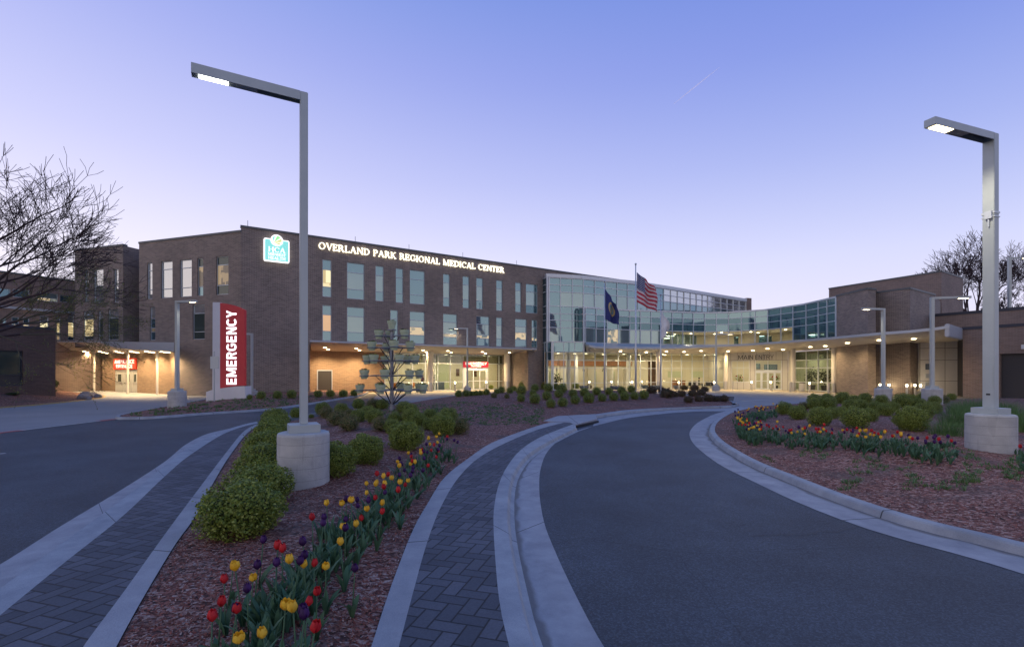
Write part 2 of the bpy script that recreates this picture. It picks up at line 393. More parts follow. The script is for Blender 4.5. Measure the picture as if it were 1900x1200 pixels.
# ground materials
def asphalt_mat():
    m = mat('asphalt', (.044, .055, .070), .62, c2=(.060, .075, .094), nscale=.55, detail=10, lo=.3, hi=.7, bump=.5, bscale=220, spec=.5)
    t = m.node_tree; b = t.nodes['Principled BSDF']; base = b.inputs['Base Color'].links[0].from_socket
    co = t.nodes.new('ShaderNodeTexCoord')
    v = t.nodes.new('ShaderNodeTexVoronoi'); v.inputs['Scale'].default_value = 75; t.links.new(co.outputs['Object'], v.inputs['Vector'])
    sp = t.nodes.new('ShaderNodeSeparateColor'); t.links.new(v.outputs['Color'], sp.inputs[0])
    s = t.nodes.new('ShaderNodeMapRange'); s.inputs[1].default_value = 0; s.inputs[2].default_value = 1; s.inputs[3].default_value = .62; s.inputs[4].default_value = 1.5
    t.links.new(mnode(t, 'POWER', sp.outputs[0], 2.2), s.inputs[0])
    # thin wandering cracks
    nz = t.nodes.new('ShaderNodeTexNoise'); nz.inputs['Scale'].default_value = 1.1; nz.inputs['Detail'].default_value = 6; t.links.new(co.outputs['Object'], nz.inputs['Vector'])
    ad = t.nodes.new('ShaderNodeMix'); ad.data_type = 'RGBA'; ad.inputs[0].default_value = .22
    t.links.new(co.outputs['Object'], ad.inputs[6]); t.links.new(nz.outputs[1], ad.inputs[7])
    vc = t.nodes.new('ShaderNodeTexVoronoi'); vc.feature = 'DISTANCE_TO_EDGE'; vc.inputs['Scale'].default_value = .16; t.links.new(ad.outputs[2], vc.inputs['Vector'])
    ck = t.nodes.new('ShaderNodeMapRange'); ck.inputs[1].default_value = 0; ck.inputs[2].default_value = .0012; ck.inputs[3].default_value = .55; ck.inputs[4].default_value = 1
    t.links.new(vc.outputs['Distance'], ck.inputs[0])
    st = t.nodes.new('ShaderNodeTexNoise'); st.inputs['Scale'].default_value = .28; st.inputs['Detail'].default_value = 9; st.inputs['Roughness'].default_value = .7; t.links.new(co.outputs['Object'], st.inputs['Vector'])
    wr = t.nodes.new('ShaderNodeMapRange'); wr.inputs[1].default_value = .36; wr.inputs[2].default_value = .64; wr.inputs[3].default_value = .74; wr.inputs[4].default_value = 1.3; t.links.new(st.outputs[0], wr.inputs[0])
    ov = t.nodes.new('ShaderNodeTexVoronoi'); ov.inputs['Scale'].default_value = .55; t.links.new(ad.outputs[2], ov.inputs['Vector'])
    os_ = t.nodes.new('ShaderNodeMapRange'); os_.inputs[1].default_value = .03; os_.inputs[2].default_value = .10; os_.inputs[3].default_value = .6; os_.inputs[4].default_value = 1; t.links.new(ov.outputs['Distance'], os_.inputs[0])
    mm = mnode(t, 'MULTIPLY', mnode(t, 'MULTIPLY', s.outputs[0], ck.outputs[0]), mnode(t, 'MULTIPLY', wr.outputs[0], os_.outputs[0]))
    mx = t.nodes.new('ShaderNodeMix'); mx.data_type = 'RGBA'; mx.blend_type = 'MULTIPLY'; mx.inputs[0].default_value = 1
    t.links.new(base, mx.inputs[6]); t.links.new(mm, mx.inputs[7]); t.links.new(mx.outputs[2], b.inputs['Base Color'])
    return m
M['asphalt'] = asphalt_mat()
M['concrete'] = mat('paving_concrete', (.24, .235, .23), .7, c2=(.30, .29, .285), nscale=.5, detail=8, bump=.2, bscale=60)
M['apron'] = mat('drive_concrete', (.22, .225, .23), .7, c2=(.28, .28, .28), nscale=.3, detail=8, bump=.2, bscale=40)
M['walk'] = mat('entry_paving', (.36, .31, .24), .7, c2=(.42, .37, .29), nscale=1)
M['kerb'] = concrete_jointed('kerb_concrete', (.24, .26, .285), (.36, .38, .40), 3.0)
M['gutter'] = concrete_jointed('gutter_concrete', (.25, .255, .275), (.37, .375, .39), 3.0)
def gutter_shade_dirt():  # shade at the kerb foot painted into the colour, ragged like gutter dirt
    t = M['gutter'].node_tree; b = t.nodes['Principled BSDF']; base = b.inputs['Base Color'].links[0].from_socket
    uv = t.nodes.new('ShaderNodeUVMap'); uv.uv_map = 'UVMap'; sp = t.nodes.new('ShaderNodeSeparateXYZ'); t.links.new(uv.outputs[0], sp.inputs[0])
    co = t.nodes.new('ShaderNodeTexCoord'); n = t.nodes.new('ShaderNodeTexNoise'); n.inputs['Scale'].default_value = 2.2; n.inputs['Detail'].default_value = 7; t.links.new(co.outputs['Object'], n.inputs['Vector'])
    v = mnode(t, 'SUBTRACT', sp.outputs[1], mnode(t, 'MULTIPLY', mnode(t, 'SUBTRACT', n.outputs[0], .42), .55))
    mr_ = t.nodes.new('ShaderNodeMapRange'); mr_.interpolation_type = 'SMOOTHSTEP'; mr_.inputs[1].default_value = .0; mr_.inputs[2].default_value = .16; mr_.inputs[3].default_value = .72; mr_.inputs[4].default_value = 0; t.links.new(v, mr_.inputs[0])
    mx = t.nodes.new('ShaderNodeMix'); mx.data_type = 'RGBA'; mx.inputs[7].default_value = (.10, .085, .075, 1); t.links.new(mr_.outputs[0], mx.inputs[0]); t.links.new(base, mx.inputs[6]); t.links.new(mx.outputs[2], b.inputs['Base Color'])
gutter_shade_dirt()
M['band'] = concrete_jointed('band_concrete', (.27, .275, .29), (.36, .36, .37), 2.4)
M['yellow_kerb'] = mat('faded_yellow_paint', (.42, .27, .06), .7, c2=(.3, .24, .14), nscale=4)
M['red_paint'] = mat('faded_red_paint', (.42, .09, .09), .7, c2=(.3, .12, .12), nscale=3)
M['white_line'] = mat('worn_white_paint', (.50, .5, .5), .7, c2=(.3, .3, .3), nscale=5)
M['paver'] = herringbone('herringbone_pavers', .135, math.radians(16.5), (.052, .058, .072), (.105, .11, .13), (.012, .013, .016))
M['base_cement'] = mat('cast_concrete', (.36, .37, .37), .75, c2=(.46, .47, .46), nscale=3, detail=8, bump=.4, bscale=50)
def form_lines():
    t = M['base_cement'].node_tree; b = t.nodes['Principled BSDF']; base = b.inputs['Base Color'].links[0].from_socket
    uv = t.nodes.new('ShaderNodeUVMap'); uv.uv_map = 'UVMap'; sp = t.nodes.new('ShaderNodeSeparateXYZ'); t.links.new(uv.outputs[0], sp.inputs[0])
    n = t.nodes.new('ShaderNodeTexNoise'); n.inputs['Scale'].default_value = 1.5; co = t.nodes.new('ShaderNodeTexCoord'); t.links.new(co.outputs['Object'], n.inputs['Vector'])
    f = mnode(t, 'FRACT', mnode(t, 'DIVIDE', mnode(t, 'ADD', sp.outputs[1], mnode(t, 'MULTIPLY', n.outputs[0], .02)), .19))
    j = mnode(t, 'MULTIPLY', mnode(t, 'LESS_THAN', f, .03), .55)
    st = t.nodes.new('ShaderNodeTexNoise'); st.inputs['Scale'].default_value = 5; mp = t.nodes.new('ShaderNodeMapping'); mp.inputs['Scale'].default_value = (1, 1, .2); t.links.new(co.outputs['Object'], mp.inputs[0]); t.links.new(mp.outputs[0], st.inputs['Vector'])
    q = mnode(t, 'ADD', j, mnode(t, 'MULTIPLY', mnode(t, 'GREATER_THAN', st.outputs[0], .62), .12))
    mx = t.nodes.new('ShaderNodeMix'); mx.data_type = 'RGBA'; mx.inputs[7].default_value = (.10, .10, .10, 1); t.links.new(q, mx.inputs[0]); t.links.new(base, mx.inputs[6]); t.links.new(mx.outputs[2], b.inputs['Base Color'])
form_lines()
def mulch_mat():
    m = bpy.data.materials.new('bark_mulch'); m.use_nodes = True; t = m.node_tree; b = t.nodes['Principled BSDF']
    co = t.nodes.new('ShaderNodeTexCoord')
    def vor(sc, rot, st):
        mp = t.nodes.new('ShaderNodeMapping'); mp.inputs['Rotation'].default_value = (0, 0, rot); mp.inputs['Scale'].default_value = st
        wn_ = t.nodes.new('ShaderNodeTexNoise'); wn_.inputs['Scale'].default_value = 9; t.links.new(co.outputs['Object'], wn_.inputs['Vector']); wm = t.nodes.new('ShaderNodeMix'); wm.data_type = 'RGBA'; wm.inputs[0].default_value = .12; t.links.new(co.outputs['Object'], wm.inputs[6]); t.links.new(wn_.outputs[1], wm.inputs[7])
        t.links.new(wm.outputs[2], mp.inputs[0]); v = t.nodes.new('ShaderNodeTexVoronoi'); v.inputs['Scale'].default_value = sc
        t.links.new(mp.outputs[0], v.inputs['Vector']); return v
    a, c = vor(30, .5, (1, 2.0, 1)), vor(24, -.9, (1, 1.7, 1))
    big = t.nodes.new('ShaderNodeTexNoise'); big.inputs['Scale'].default_value = 1.1; big.inputs['Detail'].default_value = 7; t.links.new(co.outputs['Object'], big.inputs['Vector'])
    mxs = t.nodes.new('ShaderNodeMix'); mxs.data_type = 'RGBA'; mxs.inputs[0].default_value = .5
    t.links.new(a.outputs['Color'], mxs.inputs[6]); t.links.new(c.outputs['Color'], mxs.inputs[7])
    sp = t.nodes.new('ShaderNodeSeparateColor'); t.links.new(mxs.outputs[2], sp.inputs[0])
    r = t.nodes.new('ShaderNodeValToRGB'); e = r.color_ramp.elements
    while len(e) < 4: e.new(.5)
    for el, (p, cc) in zip(e, ((.2, (.04, .016, .011)), (.42, (.17, .052, .034)), (.6, (.29, .11, .072)), (.82, (.45, .31, .25)))):
        el.position = p; el.color = (*cc, 1)
    t.links.new(sp.outputs[0], r.inputs[0])
    soil = t.nodes.new('ShaderNodeValToRGB'); soil.color_ramp.elements[0].position = .52; soil.color_ramp.elements[1].position = .68
    soil.color_ramp.elements[0].color = (0, 0, 0, 1); soil.color_ramp.elements[1].color = (.75, .75, .75, 1); t.links.new(big.outputs[0], soil.inputs[0])
    mx = t.nodes.new('ShaderNodeMix'); mx.data_type = 'RGBA'; mx.inputs[7].default_value = (.10, .072, .062, 1)
    t.links.new(soil.outputs[0], mx.inputs[0]); t.links.new(r.outputs[0], mx.inputs[6]); t.links.new(mx.outputs[2], b.inputs['Base Color'])
    b.inputs['Roughness'].default_value = .9
    bp = t.nodes.new('ShaderNodeBump'); bp.inputs['Strength'].default_value = .9; bp.inputs['Distance'].default_value = .03
    t.links.new(sp.outputs[0], bp.inputs['Height']); t.links.new(bp.outputs[0], b.inputs['Normal'])
    return m
M['mulch'] = mulch_mat()
M['chips'] = island('bark_chips', [(.05, .02, .015), (.21, .05, .032), (.34, .10, .062), (.27, .13, .085), (.50, .35, .28), (.12, .04, .026)], .85)
M['box_leaf'] = island('boxwood_leaves', [(.07, .105, .02), (.145, .195, .032), (.24, .30, .052), (.16, .22, .036), (.40, .44, .11)], .45, .25)
M['box_brown'] = island('wintered_boxwood_leaves', [(.09, .12, .035), (.13, .165, .045), (.17, .18, .065), (.23, .18, .085), (.34, .23, .13)], .6, .2)
M['dark_leaf'] = island('dark_purple_leaves', [(.06, .06, .035), (.10, .055, .045), (.085, .095, .045), (.15, .075, .06)], .5, .15)
M['hedge_leaf'] = island('hedge_leaves', [(.015, .028, .012), (.03, .05, .018), (.02, .035, .014)], .5, .1)
M['tulip_leaf'] = island('tulip_leaves', [(.05, .11, .06), (.075, .16, .08), (.10, .19, .10)], .45, .25)
M['grass'] = island('grass_blades', [(.07, .14, .04), (.11, .20, .06), (.16, .26, .09)], .6, .3)
M['bark'] = mat('dark_bark', (.035, .022, .028), .9, c2=(.055, .036, .038), nscale=8)
M['bark_light'] = mat('greenish_bark', (.075, .07, .045), .9, c2=(.10, .09, .06), nscale=8)
M['bud'] = island('spring_buds', [(.14, .17, .04), (.2, .23, .06), (.11, .13, .035)], .6, .3)
M['yellow'] = island('yellow_petals', [(.85, .50, .03), (.9, .60, .06), (.8, .44, .02)], .5, .3)
M['red'] = island('red_petals', [(.55, .015, .02), (.65, .03, .035), (.42, .01, .02)], .5, .3)
M['purple'] = island('purple_petals', [(.05, .012, .10), (.075, .02, .13), (.04, .01, .07)], .5, .25)
M['pot'] = mat('sage_pot', (.44, .52, .37), .6, c2=(.36, .44, .30), nscale=6)
M['galv'] = mat('galvanised_pipe', (.26, .29, .33), .5, .4, c2=(.16, .17, .2), nscale=9)
M['planter_blue'] = mat('slate_planter', (.10, .13, .18), .6)
M['stone'] = mat('grey_rock', (.16, .16, .18), .85, c2=(.24, .24, .26), nscale=2, bump=.6, bscale=6)

# ------------------------------------------------------------------ curves and ground
def catmull(pts, n):
    P = [Vector(p) for p in pts]; P = [P[0] * 2 - P[1]] + P + [P[-1] * 2 - P[-2]]
    out = []
    for i in range(1, len(P) - 2):
        for k in range(8):
            t = k / 8
            out.append(.5 * ((2 * P[i]) + (P[i + 1] - P[i - 1]) * t + (2 * P[i - 1] - 5 * P[i] + 4 * P[i + 1] - P[i + 2]) * t * t + (3 * P[i] - P[i - 1] - 3 * P[i + 1] + P[i + 2]) * t ** 3))
    out.append(P[-2])
    s = [0]
    for a, b in zip(out, out[1:]): s.append(s[-1] + (b - a).length)
    res = []
    for q in np.linspace(0, s[-1], n):
        j = min(max(int(np.searchsorted(s, q)) - 1, 0), len(out) - 2)
        f = (q - s[j]) / max(s[j + 1] - s[j], 1e-9); res.append(out[j].lerp(out[j + 1], f))
    return res
def curve(pix, z, n=60): return catmull([G(x, y, z) for x, y in pix], n)
def offs(c, o, z=None):
    out = []
    for i, p in enumerate(c):
        t = (c[min(i + 1, len(c) - 1)] - c[max(i - 1, 0)]); t.z = 0; t.normalize()
        q = p + Vector((-t.y, t.x, 0)) * o
        if z is not None: q.z = z
        out.append(q)
    return out
def strips(name, curves, mats, mi, kind='structure', **kw):
    """surface through several matching curves; mi = material index per strip"""
    mb = MB(); n = len(curves[0]); s = [0]
    for a, b in zip(curves[0], curves[0][1:]): s.append(s[-1] + (b - a).length)
    for k in range(len(curves) - 1):
        A, B = curves[k], curves[k + 1]
        for i in range(n - 1):
            uv = [(s[i], k), (s[i + 1], k), (s[i + 1], k + 1), (s[i], k + 1)]
            q = [A[i], A[i + 1], B[i + 1], B[i]]
            if (Vector(q[1]) - q[0]).cross(Vector(q[3]) - q[0]).z < 0: q = q[::-1]; uv = uv[::-1]
            mb.face(q, mi[k], uv)
    return single(name, mb, mats, kind=kind, weld=True, **kw)

def sheet(name, pts, z, m, kind='structure'):
    mb = MB(); mb.face([(p[0], p[1], z) for p in pts]); return single(name, mb, m, kind=kind)

M['far_grass'] = mat('far_grass', (.05, .08, .03), .9, c2=(.07, .09, .04), nscale=.2)
sheet('ground', [(-3000, -500), (3000, -500), (3000, 3000), (-3000, 3000)], -.05, M['far_grass'])
sheet('asphalt_road', [(-90, -20), (90, -20), (90, 70), (-90, 70)], 0, M['asphalt'])
fc = [G(*p) for p in ((683, 727), (700, 733), (690, 741), (800, 748), (1200, 749), (1345, 755), (1400, 763), (1500, 760), (2300, 762), (2300, 712), (1000, 712), (690, 718))]
sheet('forecourt', fc, .004, M['concrete'])
ew = [PD(1040, 48.5), PD(1200, 49.5), PD(1345, 50.5), PD(1420, 49.6), PD(1500, 46.5), PD(1560, 43.2), PD(1640, 38.8), PD(1770, 37.2), PD(1786, 40), PD(1600, 50), PD(1400, 60), PD(1000, 60)]
sheet('entry_walk', ew, .012, M['walk'])
ew2 = [PD(560, 41.5), PD(700, 44.3), PD(850, 48.2), PD(1000, 52), PD(1000, 58), PD(560, 47)]
sheet('emergency_walk', ew2, .013, M['walk'])
fl = MB()
for a, b in (((1390, 737.5), (1660, 742)), ((1376, 744), (1430, 741))):
    p, q = G(*a), G(*b); fl.bar((p.x, p.y, .006), (q.x, q.y, .006), .45, .004)
single('paving_band', fl, M['band'], kind='structure')

# left apron, rising slightly to the ambulance doors
ap = [(-60, 810), (0, 803), (213, 778), (245, 768), (307, 756.5), (383, 742), (447, 738)]
mb = MB(); A = [G(x, y) for x, y in ap]; B = [PD(x, d) for x, d in ((-700, 60), (-300, 62), (60, 64), (138, 58), (200, 52), (323, 44), (447, 40))]
for i in range(6):
    mb.face([(A[i].x, A[i].y, .004), (A[i + 1].x, A[i + 1].y, .004), (B[i + 1].x, B[i + 1].y, .2), (B[i].x, B[i].y, .2)])
single('ambulance_drive', mb, M['apron'], kind='structure')
mb = MB(); a, b, c = G(-60, 810), G(40, 798.5), G(213, 777.5)
mb.bar((a.x, a.y, .010), (b.x, b.y, .010), .30, .006); mb.bar((G(185, 781).x, G(185, 781).y, .010), (c.x, c.y, .010), .35, .006)
single('red_road_marking', mb, M['red_paint'], kind='structure')
mb = MB(); b2 = G(185, 781); mb.bar((b.x, b.y, .010), (b2.x, b2.y, .010), .13, .006)
e1, e2 = G(-30, 845), G(10, 841); mb.bar((e1.x, e1.y, .008), (e2.x, e2.y, .008), .12, .006)
single('white_road_marking', mb, M['white_line'], kind='structure')

KZ = .11
# ---- right-hand walk of the planted island, kerb and gutter along the drive
c_bl = curve([(668, 1260), (688.5, 1200), (727, 1083), (766, 983), (792, 936), (826, 884), (870, 849), (917, 819), (987, 793), (1021, 783)], KZ)
c_b2 = curve([(722, 1260), (739.7, 1200), (766, 1100), (794, 1001), (820, 936), (852, 884), (891, 847), (943, 819), (1000, 796), (1052, 782)], KZ)
c_b3 = curve([(960, 1260), (945.5, 1200), (930, 1135), (921.7, 1070), (916, 983), (917, 940), (926, 897), (943, 862), (969, 832), (1008, 808), (1067, 785)], KZ)
c_kt = curve([(1016, 1260), (991, 1200), (974, 1148), (961, 1092), (945.5, 1005), (941, 949), (945.5, 897), (958.5, 866), (982, 840), (1021, 816.5), (1069, 793.5)], KZ)
c_as = curve([(1165, 1260), (1121, 1200), (1073, 1113), (1030, 1022), (1008, 962), (1000.5, 905), (1004, 866), (1017, 836), (1043, 812), (1073, 798), (1100, 790.5)], .006)
strips('concrete_edging', [c_bl, c_b2], [M['band']], [0])
strips('herringbone_walk', [c_b2, c_b3], [M['paver']], [0])
k1 = offs(c_kt, -.015, KZ - .02); k2 = offs(c_kt, -.04, .03); k3 = offs(c_kt, -.10, .008)
strips('kerb', [c_b3, c_kt, k1, k2, k3], [M['kerb']], [0, 0, 0, 0])
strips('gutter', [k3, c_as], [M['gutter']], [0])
# far part of the same kerb
f_bk = curve([(1104, 768.3), (1134, 764), (1167, 760), (1235, 756.3), (1302, 753.8), (1355, 751.7), (1366, 750)], KZ, 40)
f_fb = curve([(1104, 776.5), (1134, 771), (1167, 767), (1201, 763.6), (1252, 760), (1302, 757.7), (1352, 756.5), (1372, 752)], 0.01, 40)
f_kt = [Vector((p.x, p.y, KZ)).lerp(Vector((q.x, q.y, KZ)), .08) for p, q in zip(f_fb, f_bk)]
f_as = curve([(1100, 790.5), (1134, 782), (1167, 775), (1218, 768.6), (1252, 765.3), (1302, 762.7), (1352, 762), (1385, 758)], .006, 40)
strips('kerb', [f_bk, f_kt, f_fb], [M['kerb']], [0, 0])
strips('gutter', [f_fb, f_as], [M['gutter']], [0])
# storm inlet
mb = MB()
sl = [G(x, y, KZ) for x, y in ((1008, 781), (1034, 772), (1104, 768.3), (1108, 777), (1067, 788.5), (1058, 784))]
mb.ngon_prism([(p.x, p.y) for p in sl], KZ - .05, KZ + .012)
single('inlet_slab', mb, M['band'], 'flat concrete slab over the storm drain inlet beside the curving drive', 'drain slab')
mb = MB(); p, q = G(1068, 793.5), G(1108, 784)
mb.bar((p.x + .03, p.y - .02, .055), (q.x + .03, q.y - .02, .055), .06, .075)
single('inlet_opening', mb, M['black'], 'dark storm drain slot in the kerb below its concrete slab', 'drain')

# ---- left walk
l_as = curve([(-60, 1075), (0, 1046.6), (115, 974), (230, 905), (307, 855), (345, 824), (383, 805), (422, 795.6), (455, 788), (478, 784)], .006)
l_gk = curve([(-60, 1150), (0, 1104), (153, 989), (268, 901), (337, 843.5), (383, 816.7), (422, 800.5), (455, 790.5), (478, 785.3)], .02)
l_bk = curve([(-60, 1190), (0, 1140.6), (115, 1046.6), (230, 954.7), (307, 882), (353, 843.5), (414, 805), (455, 790), (478, 785)], KZ)
l_br = curve([(118, 1260), (153, 1200), (230, 1096.5), (307, 989), (364, 912.5), (422, 836), (450, 802), (468, 790), (480, 785.5)], KZ)
l_bo = curve([(185, 1260), (215, 1200), (268, 1104), (326, 1008), (364, 954.7), (399, 889.5), (425, 847), (456, 806), (474, 793), (483, 787)], KZ)
l_kt = [Vector((a.x, a.y, KZ)).lerp(Vector((b.x, b.y, KZ)), .12) for a, b in zip(l_gk, l_bk)]
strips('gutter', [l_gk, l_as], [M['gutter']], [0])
strips('kerb', [l_gk, l_kt, l_bk], [M['kerb']], [0, 0])
# brick edge reaches the frame corner
l_br2 = curve([(60, 1400), (118, 1260), (153, 1200), (230, 1096.5), (307, 989), (364, 912.5), (422, 836), (450, 802), (468, 790), (480, 785.5)], KZ)
l_bk2 = curve([(-300, 1400), (-60, 1190), (0, 1140.6), (115, 1046.6), (230, 954.7), (307, 882), (353, 843.5), (414, 805), (455, 790), (478, 785)], KZ)
strips('herringbone_walk', [l_bk2, l_br2], [M['paver']], [0])
strips('concrete_edging', [l_br, l_bo], [M['band']], [0])

# ---- generic kerb: face curve, bed on the left (+) or right (-) side
def kerb_run(pix, side, n=50, gut=.5, m='kerb', top=.17, h=KZ):
    fb = curve(pix, .008, n)
    kt = offs(fb, side * .03, h - .02); kt2 = offs(fb, side * .05, h); kb = offs(fb, side * top, h); kd = offs(fb, side * (top + .01), -.05)
    strips('kerb', [fb, kt, kt2, kb, kd], [M[m]], [0, 0, 0, 0], smooth=False)
    if gut:
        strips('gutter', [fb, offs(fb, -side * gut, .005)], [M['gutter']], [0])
    return kb
r_kb = kerb_run([(2350, 1170), (2100, 1090), (1900, 1031.6), (1821, 1011), (1679, 975), (1553, 932), (1458, 893), (1385, 861), (1335, 829.5), (1318, 812), (1315, 800), (1322, 787), (1337, 776), (1356, 767), (1395, 758), (1450, 752.5), (1560, 747), (1700, 743)], -1, n=110, gut=.58, top=.19)
i_kb = kerb_run([(400, 736), (383, 742), (307, 756), (245, 767.5), (217, 773.5), (213, 776.5), (222, 778.5), (291, 776.8), (383, 769.5), (498, 761.5), (574, 751), (645, 739), (674, 733.5), (684, 728), (682, 725)], 1, n=80, gut=0)
y_kb = kerb_run([(-120, 772), (0, 758.5), (60, 754), (130, 747), (180, 741.5), (195, 739), (197, 736), (185, 733), (160, 729), (140, 724.5)], 1, n=60, gut=0, m='yellow_kerb')
m_kb = kerb_run([(1366, 751), (1358, 746), (1330, 740), (1250, 735), (1100, 732.5), (950, 731), (880, 731.5), (850, 735), (800, 742), (760, 749), (700, 757), (640, 765), (575, 771), (520, 777), (481, 784)], 1, n=70, gut=0)

# ---- planted beds
def poly_dist(P, x, y):
    """distance inside polygon P (>0), vectorised"""
    x = np.atleast_1d(np.asarray(x, float)); y = np.atleast_1d(np.asarray(y, float))
    P = np.array(P); Q = np.roll(P, -1, 0); D = np.full(x.shape, 1e9); ins = np.zeros(x.shape, bool)
    for (ax, ay), (bx, by) in zip(P, Q):
        dx, dy = bx - ax, by - ay; l2 = dx * dx + dy * dy + 1e-12
        t = np.clip(((x - ax) * dx + (y - ay) * dy) / l2, 0, 1)
        D = np.minimum(D, np.hypot(x - ax - t * dx, y - ay - t * dy))
        c = (ay > y) != (by > y)
        with np.errstate(divide='ignore', invalid='ignore'):
            xi = (bx - ax) * (y - ay) / ((by - ay) if by != ay else 1e-12) + ax
        ins ^= c & (x < xi)
    return np.where(ins, D, -D)
class Bed:
    def __init__(s, poly, amp, fall, z0=KZ - .015):
        s.P = [(p[0], p[1]) for p in poly]; s.amp = amp; s.fall = fall; s.z0 = z0
    def h(s, x, y):
        D = np.maximum(poly_dist(s.P, x, y), 0)
        t = np.clip(D / s.fall, 0, 1); k = t * t * (3 - 2 * t)
        lump = .02 * np.sin(np.asarray(x) * 2.1 + np.sin(np.asarray(y) * 1.3) * 2) * np.cos(np.asarray(y) * 1.7) * np.clip(D / .4, 0, 1)
        return s.z0 + s.amp * k + lump + .012 * np.clip(D / .3, 0, 1)
    def mesh(s, name, near=.22, far=.7):
        xs = [p[0] for p in s.P]; ys = [p[1] for p in s.P]
        pts = [(-1, -1)]
        g = []
        y = min(ys)
        while y < max(ys):
            st = near if y < 13 else far
            n = int((max(xs) - min(xs)) / st) + 1
            xx = min(xs) + np.arange(n) * st + nrg.uniform(-.2, .2, n) * st
            if y < 13: xx = xx[np.abs(xx) < 20]
            if len(xx):
                D = poly_dist(s.P, xx, np.full(len(xx), y)); g += [(a, y) for a, dd in zip(xx, D) if dd > st * .5]
            y += st
        bnd = [Vector(p) for p in s.P]; k = len(bnd)
        vs, es, fs, *_ = delaunay_2d_cdt(bnd + [Vector(p) for p in g], [(i, (i + 1) % k) for i in range(k)], [], 1, 1e-4)
        X = np.array([v.x for v in vs]); Y = np.array([v.y for v in vs]); H = s.h(X, Y)
        mb = MB(); mb.raw([(a, b, c) for a, b, c in zip(X, Y, H)], [f for f in fs if 1])
        return single(name, mb, M['mulch'], kind='structure', smooth=True)
    def place(s, px, py, up=0.0):
        """where the sight line of a surveyed point meets the bed surface raised by `up`"""
        dc = np.arange(2.0, 70, .4); kc = np.nonzero(CH - (py - HY) / F * dc <= s.h((px - CX) / F * dc, dc) + up)[0]; hi_ = dc[kc[0]] if len(kc) else 70.0
        d = np.arange(max(hi_ - .45, 2.0), hi_ + .02, .01); z = CH - (py - HY) / F * d; x = (px - CX) / F * d
        hh = s.h(x, d) + up; k = np.nonzero(z <= hh)[0]
        i = int(k[0]) if len(k) else len(d) - 1
        return Vector((x[i], d[i], float(hh[i]) - up))
    def z_at(s, x, y): return float(s.h([x], [y])[0])

for nm, pl in (('pavement_crack', [(1392, 992), (1430, 991), (1470, 992), (1512, 987), (1548, 985), (1580, 979), (1612, 974)]), ('pavement_crack', [(1225, 858), (1262, 861), (1290, 870), (1338, 874)])):
    mb = MB(); pp = [G(x, y, .003) for x, y in pl]; pp = [q + (b - q) * f + Vector((rnd.uniform(-.02, .02), rnd.uniform(-.05, .05), 0)) for q, b in zip(pp, pp[1:]) for f in (0, .25, .5, .75)]
    for a, b in zip(pp, pp[1:]):
        n_ = Vector((-(b - a).y, (b - a).x, 0)).normalized() * rnd.uniform(.004, .009); mb.face([a - n_, b - n_, b + n_, a + n_])
    single(nm, mb, M['black'], kind='structure', weld=True)
mid_poly = list(reversed(c_bl)) ; mid_poly = [(p.x, p.y) for p in c_bl]                 # from near to far along the walk
mid_poly += [(p.x, p.y) for p in (G(1034, 772, KZ), G(1100, 768.3, KZ))]
mid_poly += [(p.x, p.y) for p in f_bk[2:-2:2]]
mid_poly += [(p.x, p.y) for p in m_kb[2:-6:2]]
mid_poly += [(p.x, p.y) for p in reversed(l_bo[:-3])]
bed_mid = Bed(mid_poly, .62, 8.5); bed_mid.mesh('mulch_bed')
rp = [(p.x, p.y) for p in r_kb[::2]]; rp += [(p.x, p.y) for p in (G(1800, 742), G(1900, 745), G(2300, 752), G(2350, 1150))]
bed_right = Bed(rp, .28, 4.5); bed_right.mesh('mulch_bed')
ip = [(p.x, p.y) for p in i_kb[2:-1:2]] + [tuple(PD(690, 47)), tuple(PD(560, 46)), tuple(PD(440, 42)), tuple(PD(395, 40))]
bed_isl = Bed(ip, .28, 3.5); bed_isl.mesh('mulch_bed')
yp = [(p.x, p.y) for p in y_kb[::2]] + [tuple(PD(80, 56)), tuple(PD(-600, 50)), tuple(PD(-600, 20))]
bed_left = Bed(yp, .95, 6.5); bed_left.mesh('mulch_bed', far=.8)

# ------------------------------------------------------------------ walls
class Wall:
    def __init__(s, a, b):                          # a, b = (px, d) ; or vectors
        s.a = PD(*a) if not isinstance(a, Vector) else a.copy(); s.b = PD(*b) if not isinstance(b, Vector) else b.copy()
        s.t = (s.b - s.a).normalized(); s.len = (s.b - s.a).length
        n = Vector((s.t.y, -s.t.x)); s.n = n if n.dot(-s.a) > 0 else -n
    def u(s, px):
        r = Vector(((px - CX) / F, 1)); # a + t*u = r*k
        det = s.t.x * (-r.y) + s.t.y * r.x
        return (s.a.x * r.y - s.a.y * r.x) / det
    def d(s, px): return (s.a + s.t * s.u(px)).y
    def z(s, px, py): return Zat(py, s.d(px))
    def p(s, u, z, out=0):
        q = s.a + s.t * u + s.n * out; return Vector((q.x, q.y, z))
    def box(s, mb, u0, u1, z0, z1, o0, o1, m=0):
        b = [s.p(u0, z0, o0), s.p(u1, z0, o0), s.p(u1, z0, o1), s.p(u0, z0, o1)]; t = [Vector((q.x, q.y, z1)) for q in b]
        mb.hexa(b, t, m)
    def off(s, o): return Wall(s.a + s.n * o, s.b + s.n * o)

